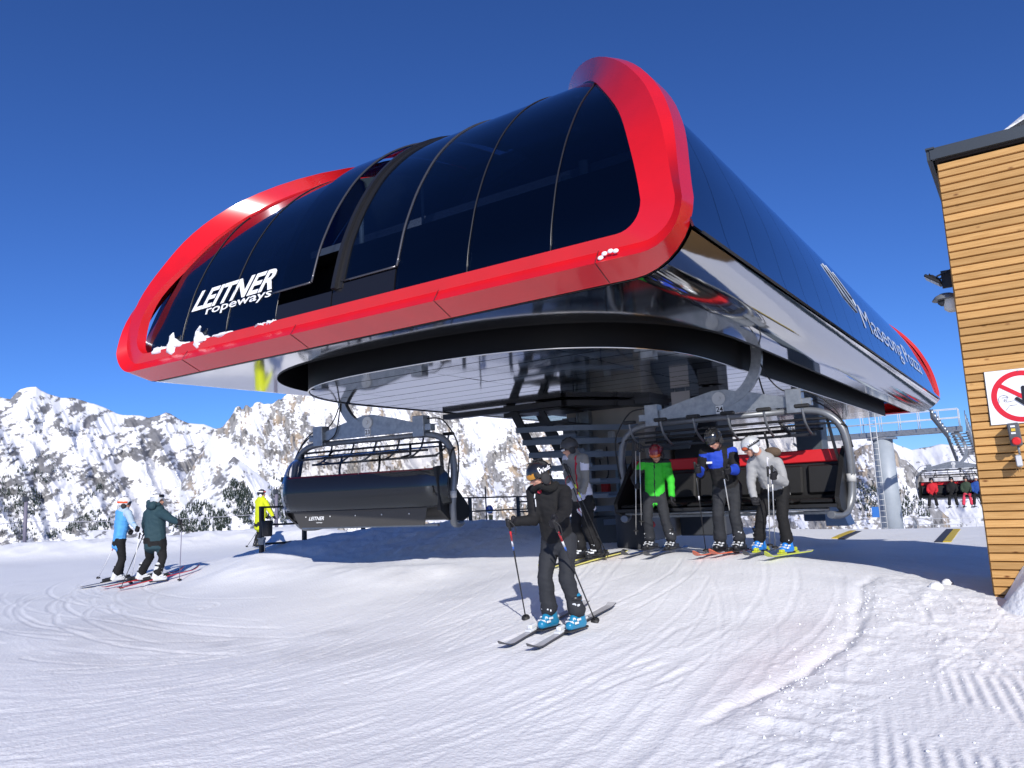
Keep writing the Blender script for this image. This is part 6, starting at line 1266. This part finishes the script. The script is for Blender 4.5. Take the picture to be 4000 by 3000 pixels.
hel_silver = mat('silver_helmet', (0.56, 0.58, 0.60), rough=0.28, metal=0.25); hel_white = mat('white_helmet', (0.72, 0.72, 0.72), rough=0.3); padding = mat('helmet_padding', (0.02, 0.02, 0.022), rough=0.8)
lens_amber = mat('amber_lens', (0.45, 0.20, 0.012), rough=0.10, coat=0.5); lens_orange = mat('orange_lens', (0.55, 0.09, 0.01), rough=0.10, coat=0.6); lens_dark = mat('dark_lens', (0.015, 0.016, 0.02), rough=0.06, coat=0.6); gog_f = mat('goggle_frame', (0.012, 0.012, 0.012), rough=0.4); strap_w = mat('white_strap', (0.72, 0.72, 0.74), rough=0.7); strap_o = mat('orange_strap', (0.65, 0.07, 0.01), rough=0.7)
boot_teal = mat('teal_boot', (0.015, 0.20, 0.36), rough=0.3); boot_blk = mat('black_boot', (0.014, 0.014, 0.016), rough=0.35); boot_blue = mat('blue_boot', (0.02, 0.19, 0.60), rough=0.3); boot_white = mat('white_boot', (0.62, 0.63, 0.65), rough=0.35)
# -- 1: woman in black, sliding towards the camera
fpR = ((-4.072, 5.85, -0.285), (-4.43, 6.60, gh(-4.43, 6.60)-0.02)); fpL = ((-3.546, 5.80, -0.295), (-3.67, 6.69, gh(-3.67, 6.69)-0.02))
pR = person(JK['front'], 'skier all in black with amber goggles, sliding in front of the others towards the camera', (-0.10, -1), (-0.62, -0.72, -0.36), dict(jacket=blackcloth, trousers=charcoal, gloves=glove_b, helmet=(hel_black, padding), goggles=(gog_f, lens_amber, ink, 0.0)), S=0.95, bulk=0.97, poles=(fpR, fpL), voxel=0.0105, boots=(boot_teal, white_buckle, boot_blk), hem=0.10, bend=0.035)
P_, d_ = pR; g = MB()
for k in range(26):
    a = 2*math.pi*k/26; g.ell(d_['neck']+Vector((0.105*math.cos(a), 0.10*math.sin(a)-0.02, 0.01+0.02*math.sin(3*a))), (0.042, 0.042, 0.034), nu=8, nv=6)
me = remesh(g, 0.012, 1); me.materials.append(mat('black_fur', (0.008, 0.008, 0.008), rough=0.95, bump=(90, 0.9, 0.02))); me.transform(Matrix.Translation(-Vector(d_['org']))); link('fur_collar', me, P_)
g = MB(); g.tube([d_['neck']+d_['HB'] @ Vector((0.07, 0.02, -0.02)), d_['neck']+d_['HB'] @ Vector((0.05, 0.085, 0.0)), d_['neck']+d_['HB'] @ Vector((-0.05, 0.085, 0.0))], 0.02, 7); g.build('neck_warmer', mat('crimson_scarf', (0.35, 0.01, 0.03), rough=0.8), P_, d_['org'])
v, f_ = text_mesh('Wedz', 0.2, 0.03); g = MB(); hc_ = d_['hc']+d_['HB'] @ Vector((0, 0, 0.022)); HBf = d_['HB']; ww = v[:, 0].max()
for sgn in (1, -1):
    pts = []
    for a_, b_ in zip(v[:, 0], v[:, 1]):
        t = a_/ww; az_ = (R(72)+R(62)*t) if sgn < 0 else (R(134)-R(62)*t); pts.append(hc_+HBf @ Vector((sgn*-1*-0.118*math.sin(az_), 0.142*math.cos(az_), -0.002+0.022*(1-math.cos(az_))/2+(b_-0.33)*0.055)))
    g.add(pts, f_)
g.build('strap_lettering', strap_w, P_, d_['org'])
g = MB(); g.tube([d_['neck']+Vector((-0.03, -0.155, -0.10)), d_['neck']+Vector((-0.02, -0.165, -0.17))], 0.005, 5); g.build('zip_pull', white_buckle, P_, d_['org'])
g = MB(); g.tube([d_['neck']+Vector((-0.045, -0.135, -0.05)), d_['neck']+Vector((-0.045, -0.145, -0.09))], 0.006, 5); g.build('zip_pull', white_buckle, P_, d_['org'])
skigrey = mat('ski_pale_grey', (0.46, 0.46, 0.47), rough=0.35); skidark = mat('ski_edge_dark', (0.05, 0.05, 0.055), rough=0.4); bind_w = mat('white_binding', (0.66, 0.68, 0.70), rough=0.35); bind_k = mat('black_binding', (0.02, 0.02, 0.022), rough=0.4)
make_ski((-4.05, 6.30, 0), (0.0, -1), skigrey, skidark, bind_w, 'pale grey ski on the right foot of the skier in black', tip=0.72, tail=0.88)
make_ski((-3.755, 6.33, 0), (0.0, -1), skigrey, skidark, bind_w, 'pale grey ski on the left foot of the skier in black', tip=0.74, tail=0.88)
pole_red = mat('pole_red', (0.55, 0.02, 0.03), rough=0.35); pole_white = mat('pole_white', (0.7, 0.7, 0.72), rough=0.35); pole_blue = mat('pole_blue', (0.04, 0.12, 0.42), rough=0.35); pole_blk = mat('pole_black', (0.018, 0.018, 0.02), rough=0.35); pole_alu = mat('pole_aluminium', (0.55, 0.55, 0.54), rough=0.3, metal=0.7); pole_lime = mat('pole_lime', (0.55, 0.65, 0.03), rough=0.35)
bands3 = [(0.12, 0.25, pole_red), (0.25, 0.32, pole_white), (0.32, 0.37, pole_blue)]
make_pole(*fpR, pole_blk, rubber, 'red, white and blue ski pole in the outstretched hand of the skier in black', bands=bands3)
make_pole(*fpL, pole_blk, rubber, 'red, white and blue ski pole planted beside the left ski of the skier in black', bands=bands3)
# -- 2: grey and white jacket
grey_j = fabric('warm_grey_jacket', (0.20, 0.195, 0.18)); white_j = fabric('white_jacket_panel', (0.58, 0.58, 0.66))
def paint_gray(pl, w, u, v, D, pv):
    o = pl.copy(); j = pl == 0
    for s_ in 'LR':
        d, t = D['ua'+s_]; o[j & (d < 0.11) & (t > -0.25) & (t < 0.9) & (np.abs(w-0.72) < 0.5) & (np.sin(t*6+u*9) > -0.1) & (v > -0.2) & (np.abs(u) > 0.10) & ((t < 0.35) | (np.sin(pv[:, 2]*30) > 0.1))] = 3
    o[j & (w < -0.02)] = 3; o[j & (np.abs(u) > 0.115) & (w > 0.1) & (w < 0.7) & (D['uaL'][0] > 0.075) & (D['faL'][0] > 0.07) & (D['uaR'][0] > 0.075) & (D['faR'][0] > 0.07)] = 3
    o[j & (np.abs(u+0.02) < 0.012) & (v > 0.05) & (w < 0.95)] = 4
    return o
gp = ((-5.33, 9.12, 0.30), (-5.03, 9.62, gh(-5.03, 9.62)+0.06))
pG, dG = person(JK['gray'], 'skier in grey and white jacket and dark helmet standing by the stairs', (-0.55, -0.85), (-0.78, -0.50, -0.32), dict(jacket=grey_j, trousers=blacktr, gloves=fabric('white_blue_glove', (0.45, 0.47, 0.62), 0.6), helmet=(hel_grey, padding), goggles=(gog_f, mat('clear_glasses', (0.5, 0.5, 0.52), rough=0.1, coat=0.5), ink, -0.018, True), extra=(white_j, fabric('red_piping', (0.4, 0.02, 0.04)))), S=1.0, bulk=1.0, poles=(gp, gp), voxel=0.013, boots=(boot_blk, white_buckle, boot_blk), paint=paint_gray)
ski_y = mat('ski_yellow_edge', (0.66, 0.60, 0.16), rough=0.4); skiblk = mat('ski_black', (0.03, 0.03, 0.035), rough=0.35)
for (x, y, lab) in ((JK['gray']['anL'][0], JK['gray']['anL'][1], 'black ski with yellow sidewall under the left boot of the skier in grey and white'), (JK['gray']['anR'][0]-0.06, JK['gray']['anR'][1]-0.05, 'black ski with yellow sidewall under the right boot of the skier in grey and white')):
    make_ski((x, y, 0), (-0.12, -1), skiblk, ski_y, bind_k, lab, tip=0.84, tail=0.76, edge_tilt=R(-7))
make_pole(*gp, pole_blk, rubber, 'black ski pole with lime band held low by the skier in grey and white', bands=[(0.30, 0.36, pole_lime), (0.36, 0.42, pole_blk), (0.42, 0.50, pole_lime)])
make_pole((-5.37, 9.14, 0.31), (-5.12, 9.55, gh(-5.1, 9.5)+0.07), pole_blk, rubber, 'second black ski pole held close to the first by the skier in grey and white')
# -- 3: green jacket
green_j = fabric('bright_green_jacket', (0.045, 0.50, 0.035), 0.7); dkgrey_j = fabric('dark_sleeve', (0.035, 0.035, 0.036))
def paint_green(pl, w, u, v, D, pv):
    o = pl.copy(); j = pl == 0
    dl, tl = D['uaL']; fl_, t2 = D['faL']; arm = ((dl < 0.085) & (tl > 0.02)) | (fl_ < 0.075)
    o[j & arm & (u > 0)] = 3; a2 = arm & (np.abs(np.sin(pv[:, 0]*31+1.0)) > 0.90); o[j & ((np.abs(u+0.15) < 0.03)) & (w < 0.95) & (v > 0)] = 0
    o[j & (w > 0.97)] = 3; o[j & (np.abs(u) > 0.145) & (w < 0.75) & ~arm] = 3; o[j & (np.abs(u-0.005) < 0.007) & (v > 0.05)] = 3
    o[j & (v < -0.02) & (w > 0.5)] = 3
    dr, tr_ = D['faR']; o[j & (dr < 0.075) & (tr_ > 0.75)] = 3
    return o
gpo = ((-4.83, 10.36, 0.60), (-4.93, 10.36, -0.75))
pN, dN = person(JK['green'], 'skier in bright green jacket and dark red helmet', (0.03, -1), (0.12, -0.86, -0.50), dict(jacket=green_j, trousers=charcoal, gloves=glove_b, helmet=(hel_red, padding), goggles=(gog_f, lens_orange, ink, 0.0), extra=(dkgrey_j,)), S=0.97, bulk=0.96, hand_mode=('grip', 'relaxed'), poles=(gpo, None), voxel=0.013, boots=(boot_blk, white_buckle, boot_blk), paint=paint_green, hem=0.13)
ski_navy = mat('ski_navy', (0.02, 0.06, 0.22), rough=0.35); bind_b = mat('blue_binding', (0.03, 0.25, 0.5), rough=0.4)
make_ski((JK['green']['anR'][0], JK['green']['anR'][1]-0.02, 0), (0, -1), ski_navy, skidark, bind_k, 'navy blue ski under the right boot of the skier in green', tip=0.93, tail=0.60)
make_ski((JK['green']['anL'][0], JK['green']['anL'][1]-0.02, 0), (0, -1), ski_navy, skidark, bind_k, 'navy blue ski under the left boot of the skier in green', tip=0.93, tail=0.60)
make_pole(*gpo, pole_alu, rubber, 'slim pale ski pole held upright by the skier in green, the longer of the pair')
make_pole((-4.78, 10.38, 0.58), (-4.86, 10.42, -0.62), pole_alu, rubber, 'slim pale ski pole held upright by the skier in green, the shorter of the pair')
# -- 4: blue and black jacket
blue_j = fabric('royal_blue_panel', (0.016, 0.055, 0.42), 0.7)
def paint_blue(pl, w, u, v, D, pv):
    o = pl.copy(); j = pl == 0
    arm = ((D['uaL'][0] < 0.085) & (D['uaL'][1] > 0.15)) | ((D['uaR'][0] < 0.085) & (D['uaR'][1] > 0.15)) | (D['faL'][0] < 0.08) | (D['faR'][0] < 0.08)
    o[j & ~arm & (w > 0.60) & (w < 1.0) & (np.abs(u-0.0) > 0.035)] = 3
    fa = ((D['faL'][0] < 0.082) & (D['faL'][1] > 0.05) & (D['faL'][1] < 0.85)) | ((D['faR'][0] < 0.082) & (D['faR'][1] > 0.25) & (D['faR'][1] < 0.85)); o[j & fa] = 3
    return o
bpR = ((-3.83, 10.06, 0.24), (-3.97, 10.60, gh(-3.97, 10.6)+0.0)); bpL = ((-3.42, 10.0, 0.10), (-3.63, 10.90, gh(-3.63, 10.9)-0.02))
pB, dB = person(JK['blue'], 'tall skier in royal blue and black jacket and black helmet, looking down', (-0.12, -1), (-0.30, -0.72, -0.62), dict(jacket=blackcloth, trousers=charcoal, gloves=glove_b, helmet=(hel_black, padding), goggles=(gog_f, lens_dark, ink, 0.0), extra=(blue_j,)), S=1.04, bulk=1.04, poles=(bpR, bpL), voxel=0.013, boots=(boot_blk, white_buckle, boot_blk), paint=paint_blue, hem=0.12)
q = MB(); c_ = dB['neck']+dB['tu']*-0.20+dB['tr']*0.095; fdir = Vector((-0.1, -1, 0.12)).normalized(); bx = basis(fdir); q.box(c_+fdir*0.142, (0.085, 0.006, 0.028), bx); q.build('chest_badge', strap_w, pB, dB['org'])
ski_or = mat('ski_orange', (0.62, 0.13, 0.06), rough=0.35)
make_ski((JK['blue']['anR'][0]-0.03, JK['blue']['anR'][1]-0.02, 0), (-0.12, -1), skigrey, ski_or, bind_k, 'ski with orange red edge under the right boot of the skier in blue', tip=0.72, tail=0.72, edge_tilt=R(5))
make_ski((JK['blue']['anL'][0]-0.05, JK['blue']['anL'][1]-0.02, 0), (-0.22, -1), skigrey, ski_or, bind_k, 'ski with orange red edge under the left boot of the skier in blue', tip=0.66, tail=0.76, edge_tilt=R(5))
make_pole(*bpR, pole_blk, rubber, 'dark ski pole under the right hand of the skier in blue', bands=[(0.5, 0.56, pole_white)])
make_pole(*bpL, pole_alu, rubber, 'bright metal ski pole under the left hand of the skier in blue')
# -- 5: silver grey jacket, stooping
silv_j = fabric('silver_grey_jacket', (0.31, 0.315, 0.32), 0.65, 40)
def paint_silver(pl, w, u, v, D, pv):
    o = pl.copy(); j = pl == 0; o[j & (np.abs(u-0.0) < 0.008) & (v > 0.06) & (w < 0.95)] = 3; d, t = D['uaL']; o[j & (d < 0.10) & (np.abs(t-0.22) < 0.09) & (np.abs(u) > 0.2)] = 4; return o
spo = ((-2.83, 10.02, 0.12), (-2.985, 10.32, gh(-2.98, 10.32)+0.10))
pS, dS = person(JK['silver'], 'stooping skier in silver grey jacket and silver helmet', (-0.28, -1), (-0.80, -0.46, -0.40), dict(jacket=silv_j, trousers=blacktr, gloves=glove_b, helmet=(hel_silver, hel_white), goggles=(gog_f, lens_orange, ink, 0.0), extra=(white_j, dkgrey_j)), S=0.98, bulk=1.0, hand_mode=('relaxed', 'grip'), poles=(None, spo), voxel=0.013, boots=(boot_blue, white_buckle, boot_blk), paint=paint_silver)
v, f_ = text_mesh('BLACK CREVICE', 0, 0.02); g = MB(); hc_ = dS['hc']+dS['HB'] @ Vector((0, 0, 0.022)); ww = v[:, 0].max()
for sgn in (1, -1):
    g.add([hc_+dS['HB'] @ Vector((sgn*0.118*math.sin(az_), 0.142*math.cos(az_), 0.002+0.022*(1-math.cos(az_))/2+(b_-0.33)*0.026)) for az_, b_ in [((R(64)+R(80)*(1-a_/ww)) if sgn > 0 else (R(64)+R(80)*(a_/ww)), b_) for a_, b_ in zip(v[:, 0], v[:, 1])]], f_)
g.build('strap_lettering', strap_w, pS, dS['org'])
g = MB(); g.ell(dS['neck']+Vector((0.12, 0.13, 0.03)), (0.12, 0.09, 0.075), nu=12, nv=8); g.build('hood_fur', mat('brown_fur', (0.11, 0.075, 0.05), rough=0.95, bump=(70, 0.9, 0.02)), pS, dS['org'])
ski_yg = mat('ski_yellow_green', (0.52, 0.58, 0.05), rough=0.35); 
make_ski((JK['silver']['anR'][0]+0.01, JK['silver']['anR'][1]-0.02, 0), (-0.04, -1), skigrey, skidark, mat('lime_binding', (0.5, 0.55, 0.03), rough=0.4), 'grey ski with lime binding under the right boot of the stooping skier', tip=0.64, tail=0.72)
make_ski((JK['silver']['anL'][0], JK['silver']['anL'][1]-0.02, 0), (-0.16, -1), skigrey, ski_yg, MATS['lime_binding'], 'grey ski with lime tail under the left boot of the stooping skier', tip=0.66, tail=0.74)
make_pole(*spo, pole_alu, rubber, 'bright metal ski pole hanging from the left hand of the stooping skier')
make_pole((-2.78, 10.03, 0.13), (-2.93, 10.36, gh(-2.93, 10.36)+0.07), pole_alu, rubber, 'second metal ski pole hanging beside the first from the hand of the stooping skier')
# -- 6, 7: the pair on the left, seen from behind
ltb = fabric('sky_blue_jacket', (0.09, 0.34, 0.72), 0.7); palb = fabric('pale_blue_sleeve', (0.36, 0.47, 0.58), 0.7)
def paint_lb(pl, w, u, v, D, pv):
    o = pl.copy(); j = pl == 0
    for s_ in 'LR': o[j & (D['ua'+s_][0] < 0.095) & (D['ua'+s_][1] > -0.3) & (np.abs(u) > 0.09)] = 3; o[j & (D['fa'+s_][0] < 0.08) & (D['fa'+s_][1] > 0.35)] = 3
    o[j & (w > 0.93)] = 3
    return o
lbR = ((-14.62, 8.30, -0.50), (-15.15, 8.42, gh(-15.15, 8.42)-0.02)); lbL = ((-16.02, 8.62, -0.62), (-17.0, 8.72, gh(-17, 8.72)-0.02))
pL_, dL = person(JK['lightblue'], 'skier in sky blue jacket and white helmet, seen from behind at the left', (0.15, 1), (0.55, 0.83, 0.02), dict(jacket=ltb, trousers=blacktr, gloves=glove_b, helmet=(hel_white, padding), goggles=(gog_f, lens_dark, strap_o, 0.0), extra=(palb,)), S=0.97, bulk=1.0, poles=(lbR, lbL), voxel=0.015, boots=(boot_white, white_buckle, boot_blk), paint=paint_lb, hem=0.12)
for s_, lab in (('R', 'dark ski under the right boot of the skier in sky blue'), ('L', 'dark ski under the left boot of the skier in sky blue')):
    make_ski((JK['lightblue']['an'+s_][0], JK['lightblue']['an'+s_][1], 0), (0.10, 1), skidark, skigrey, bind_k, lab)
make_pole(*lbR, pole_white, rubber, 'white ski pole in the right hand of the skier in sky blue'); make_pole(*lbL, pole_white, rubber, 'white ski pole trailing behind the skier in sky blue', bands=[(0.3, 0.38, pole_red)])
teal_j = fabric('dark_teal_jacket', (0.022, 0.052, 0.066), 0.75)
tR = ((-13.68, 8.60, -0.36), (-13.98, 8.75, gh(-13.98, 8.75)-0.02)); tL = ((-15.15, 8.70, -0.50), (-14.72, 7.98, gh(-14.72, 7.98)-0.02))
pT, dT = person(JK['teal'], 'broad skier in dark teal jacket and silver helmet, seen from behind at the left', (0.30, 1), (0.72, 0.68, 0.02), dict(jacket=teal_j, trousers=blacktr, gloves=glove_b, helmet=(hel_silver, padding), goggles=(gog_f, lens_dark, strap_w, 0.07), extra=()), S=1.03, bulk=1.16, poles=(tR, tL), voxel=0.015, boots=(boot_white, white_buckle, boot_blk), hem=0.13)
b_ = Blob(); nk = dT['neck']; b_.cap(nk+Vector((-0.09, -0.06, 0.02)), nk+Vector((0.07, -0.10, 0.02)), 0.085, 0.085, 0); b_.cap(nk+Vector((-0.10, -0.02, 0.06)), nk+Vector((-0.06, -0.10, 0.09)), 0.07, 0.06, 0); b_.cap(nk+Vector((0.08, -0.07, 0.07)), nk+Vector((0.10, 0.0, 0.05)), 0.06, 0.06, 0)
me = remesh(b_.g, 0.013, 3); me.materials.append(teal_j); me.transform(Matrix.Translation(-Vector(dT['org']))); link('hood', me, pT)
for s_, lab in (('R', 'dark ski with red tip under the right boot of the skier in teal'), ('L', 'dark ski with red tip under the left boot of the skier in teal')):
    make_ski((JK['teal']['an'+s_][0], JK['teal']['an'+s_][1], 0), (0.14, 1), skidark, mat('ski_red_edge', (0.45, 0.03, 0.04), rough=0.4) if s_ == 'R' else MATS['ski_red_edge'], bind_k, lab)
make_pole(*tR, mat('pole_violet_grey', (0.16, 0.15, 0.22), rough=0.4), rubber, 'ski pole planted upright by the right hand of the skier in teal'); make_pole(*tL, pole_blk, rubber, 'dark ski pole slanting down from the left hand of the skier in teal')
# -- 8: yellow jacket by the rail
yel_j = fabric('acid_yellow_jacket', (0.56, 0.62, 0.015), 0.7)
yL = ((-20.25, 15.4, -0.80), (-20.95, 15.40, gh(-20.95, 15.4)-0.02))
pY, dY = person(JK['yellow'], 'skier in acid yellow jacket and black and white helmet behind the rail', (0.2, 1), (0.72, 0.68, 0.0), dict(jacket=yel_j, trousers=blacktr, gloves=glove_b, helmet=(hel_black, hel_white), goggles=(gog_f, mat('pink_lens', (0.6, 0.15, 0.15), rough=0.2), strap_w, 0.05), extra=()), S=1.03, bulk=1.12, hand_mode=('relaxed', 'grip'), poles=(None, yL), voxel=0.018, boots=(boot_blk, boot_blk, boot_blk), hem=0.13)
make_pole(*yL, pole_blk, rubber, 'black ski pole trailing behind the skier in acid yellow')
# -- riders on the distant chair
cols = {'red': fabric('rider_red', (0.5, 0.02, 0.03)), 'khaki': fabric('rider_dark_green', (0.035, 0.055, 0.035)), 'navy': fabric('rider_blue', (0.02, 0.07, 0.28)), 'coral': fabric('rider_coral', (0.62, 0.05, 0.09)), 'cyan': fabric('rider_cyan', (0.02, 0.36, 0.48))}
for (x, jk, tr_, hl, lab) in ((-4.30, cols['red'], blacktr, hel_black, 'rider in red and white jacket at the left end of the distant chair'), (-3.42, blackcloth, blacktr, hel_black, 'rider all in black on the distant chair'), (-2.80, cols['khaki'], cols['coral'], hel_grey, 'rider in dark green jacket and coral trousers on the distant chair'), (-2.36, cols['navy'], blacktr, hel_white, 'rider in blue jacket and white helmet on the distant chair'), (-1.90, cols['red'], cols['cyan'], hel_black, 'rider in cyan trousers next to the wooden wall on the distant chair')):
    y0, z0 = 43.98, -1.50; J = dict(head=(x, y0-0.02, z0+0.92), neck=(x, y0+0.03, z0+0.73), shL=(x+0.18, y0+0.03, z0+0.62), shR=(x-0.18, y0+0.03, z0+0.62), elL=(x+0.25, y0-0.05, z0+0.35), elR=(x-0.25, y0-0.05, z0+0.35), haL=(x+0.14, y0-0.32, z0+0.28), haR=(x-0.14, y0-0.32, z0+0.28),
        hipL=(x+0.1, y0, z0+0.12), hipR=(x-0.1, y0, z0+0.12), knL=(x+0.16, y0-0.45, z0+0.14), knR=(x-0.16, y0-0.45, z0+0.14), anL=(x+0.17, y0-0.50, z0-0.34), anR=(x-0.17, y0-0.50, z0-0.34))
    person(J, lab, (0, -1), (0.1, -1, -0.15), dict(jacket=jk, trousers=tr_, gloves=glove_b, helmet=(hl, padding)), S=0.98, bulk=1.05, voxel=0.03, seated=True, detail=False, plant=False, bend=0.6, group='riders on the distant chair')
    for s_ in (-1, 1):
        make_ski((x+0.17*s_, y0-0.58, z0-0.47), (0.05*s_, -1), skidark, skigrey, bind_k, ('right' if s_ < 0 else 'left')+' ski of the '+lab.replace(' on the distant chair', '').replace(' at the left end of the distant chair', '').replace(' next to the wooden wall', '').replace(' and white jacket', ' jacket')+' on the distant chair', 'skis hanging from the distant chair', onsnow=False)
print('people', round(time.time()-T0, 1))
# ================================================================== RAILS, POSTS, SMALL THINGS
rail_m = mat('black_rail', (0.016, 0.016, 0.019), rough=0.45)
rail = thing('safety_rail', 'black steel safety rail with three bars along the left side of the station', 'railing', (-12.9, 14, -1))
posts = [(-13.10, 10.0, -0.99, -0.095), (-12.98, 11.0, None, -0.12), (-12.85, 12.6, None, -0.05), (-12.7, 14.3, None, -0.1), (-12.5, 16.2, None, -0.15), (-12.3, 18.2, None, -0.2), (-12.0, 20.2, None, -0.25)]
for (x, y, zb, zt) in posts:
    z0 = gh(x, y)-0.1 if zb is None else zb-0.05
    q = MB(); q.box((x, y, (z0+zt)/2), (0.075, 0.075, zt-z0)); q.build('post', rail_m, rail, rail.location)
for f_ in (0.0, 0.36, 0.74):
    for (a, b) in zip(posts[:-1], posts[1:]):
        q = MB(); q.tube([(a[0], a[1], a[3]-f_-0.02), (b[0], b[1], b[3]-f_-0.02)], 0.02, flat=(0.022, 0.02)); q.build('bar', rail_m, rail, rail.location)
q = MB(); q.box((-13.06, 9.955, -0.80), (0.16, 0.02, 0.13)); q.box((-13.06, 9.94, -0.74), (0.19, 0.02, 0.02)); q.build('foot_bracket', galv, rail, rail.location)
rail2 = thing('safety_rail', 'low black steel rail on the snow crest behind the stairs', 'railing', (-9, 17.5, -1))
for (x, y) in ((-10.6, 17.2), (-9.7, 17.25), (-8.8, 17.3), (-7.9, 17.35)):
    q = MB(); z0 = gh(x, y)-0.3; q.box((x, y, (z0-0.30)/2), (0.07, 0.07, -0.30-z0)); q.build('post', rail_m, rail2, rail2.location)
for z in (-0.32, -0.58): q = MB(); q.tube([(-11.6, 17.15, z-0.03), (-7.4, 17.4, z)], 0.02, flat=(0.022, 0.02)); q.build('bar', rail_m, rail2, rail2.location)
binb = thing('litter_bin', 'round black litter bin hanging on the first post of the rail', 'bin', (-12.9, 9.98, -0.8))
q = MB(); q.lathe([(0.085, -0.70), (0.10, -0.69), (0.112, -0.39), (0.105, -0.385), (0.095, -0.40)], (-12.90, 9.98, 0), n=18); q.build('bucket', rubber, binb, binb.location)
q = MB(); q.tube([(-12.91, 9.93, -0.72), (-12.91, 9.93, -1.0)], 0.012, 6); q.box((-12.95, 9.94, -0.74), (0.12, 0.012, 0.05)); q.build('bracket', galv, binb, binb.location)
sp_ = thing('piste_marker', 'thin pole with round blue piste sign bearing the number 6', 'sign', (-13.3, 18.0, -1.2))
q = MB(); q.cyl((-13.3, 18.0, -1.3), (-13.3, 18.0, 0.12), 0.02, n=8); q.build('pole', rail_m, sp_, sp_.location)
q = MB(); q.lathe([(0.12, -0.005), (0.12, 0.005)], (-13.15, 17.97, -0.55), Matrix.Rotation(math.pi/2, 3, 'X'), 24); di = q.build('disc', mat('piste_blue', (0.03, 0.08, 0.40), rough=0.4), sp_, sp_.location)
q = MB(); q.box((-13.15, 17.962, -0.595), (0.225, 0.004, 0.07)); q.build('white_band', plate_m, di, sp_.location)
q = MB(); flat_text(q, '6', (-13.15, 17.955, -0.49), (1, 0, 0), (0, 0, 1), 0.10, 0.02); q.build('number', plate_m, di, sp_.location)
q = MB(); q.box((-13.12, 17.97, -0.85), (0.12, 0.03, 0.28)); q.build('mat_strip', mat('ochre_mat', (0.5, 0.33, 0.10), rough=0.8), sp_, sp_.location)
# rope fence along the left rim
rimp = [(-33.5, 3.5), (-29.6, 12.6), (-23.5, 18.6)]
tops = []
for i, (x, y) in enumerate(rimp):
    h = 1.45 if i == 1 else 1.3; z0 = gh(x, y)-0.2; zt = -1.0+h if i != 1 else 0.45
    p_ = thing('fence_post', ('weathered violet grey post with clamp on the snow bank at the left edge', 'grey post of the rope fence beyond the pair', 'post')[0 if i == 1 else 1] if i != 0 else 'grey post of the rope fence outside the left edge', 'post', (x, y, z0), 0)
    q = MB(); q.cyl((x, y, z0), (x, y, zt), 0.065, 0.06, 10); q.build('shaft', mat('post_violet_grey', (0.16, 0.15, 0.20), rough=0.7) if i == 0 else MATS['post_violet_grey'], p_, p_.location)
    q = MB(); q.box((x, y-0.02, zt+0.05), (0.15, 0.15, 0.16)); q.tube([(x, y, zt+0.1), (x+0.03, y, zt+0.22)], 0.025, 5); q.build('clamp', darkgrey, p_, p_.location); tops.append((x, y, zt-0.75))
q = MB(); P = []
for a, b in zip(tops[:-1], tops[1:]):
    for t in np.linspace(0, 1, 10): P.append((a[0]+(b[0]-a[0])*t, a[1]+(b[1]-a[1])*t, a[2]+(b[2]-a[2])*t-0.10*math.sin(math.pi*t)))
q.tube(P, 0.012, 5); tag(q.build('fence_rope', mat('rope_grey', (0.35, 0.35, 0.40), rough=0.8)), 'thin grey rope strung between the posts along the left snow bank', 'rope')
# black and yellow boards lying on the snow on the exit side
yel = mat('board_yellow', (0.55, 0.40, 0.03), rough=0.6); blk = mat('board_black', (0.03, 0.03, 0.04), rough=0.6)
def ground_board(x, y0, y1, m_, lab):
    q = MB(); n = 10; rows = [[(x+dx-0.03*(y-y0), y, gh(x, y)+0.02) for dx in (-0.075, 0.075)] for y in np.linspace(y0, y1, n)]; q.sheet(rows, 0.03); q2 = q.build('marker_board', m_); tag(q2, lab, 'marker board', 'striped boards on the snow')
ground_board(-4.02, 19.2, 21.8, yel, 'yellow board lying on the snow near the right foot of the station'); ground_board(-3.84, 19.0, 21.6, blk, 'black board lying beside the yellow one near the right foot of the station')
ground_board(-1.78, 18.1, 22.4, blk, 'black board lying on the snow beside the wooden building'); ground_board(-1.62, 18.1, 22.4, yel, 'yellow board lying on the snow beside the wooden building')
# chunks of snow
chunk = random.Random(3)
def add_chunk(x, y, s_, lab, grp):
    q = MB(); q.ell((0, 0, s_*0.3), (s_*chunk.uniform(.8, 1.2), s_*chunk.uniform(.8, 1.2), s_*0.7), nu=8, nv=6); q.v = [(a*(1+0.3*math.sin(b*60+a*40)), b, c) for a, b, c in q.v]; o = q.build('snow_lump', MATS['snow_lump']); o.location = (x, y, gh(x, y)); tag(o, lab, 'snow lump', grp)
add_chunk(-1.02, 9.55, 0.085, 'upright lump of old snow in the shadow of the wooden building', 'lumps of snow')
add_chunk(-0.95, 10.0, 0.06, 'smaller lump of old snow in the shadow behind the upright one', 'lumps of snow')
q = MB(); 
for i in range(420):
    r_ = chunk.random(); x, y = (chunk.uniform(-1.7, 0.6), chunk.uniform(4.8, 9.3)) if r_ < 0.7 else (chunk.gauss(-1.62, 0.10), chunk.uniform(5.2, 9))
    s_ = chunk.uniform(0.004, 0.013); q.ell((x, y, gh(x, y)+float(relief(np.array([x]), np.array([y]))[0])+s_*0.2), (s_, s_*chunk.uniform(.7, 1.3), s_*0.7), nu=6, nv=4)
tag(q.build('snow_crumbs', MATS['snow_lump']), 'loose crumbs of snow strewn over the trodden snow at the right', 'snow crumbs', kind='stuff')
print('done', round(time.time()-T0, 1))
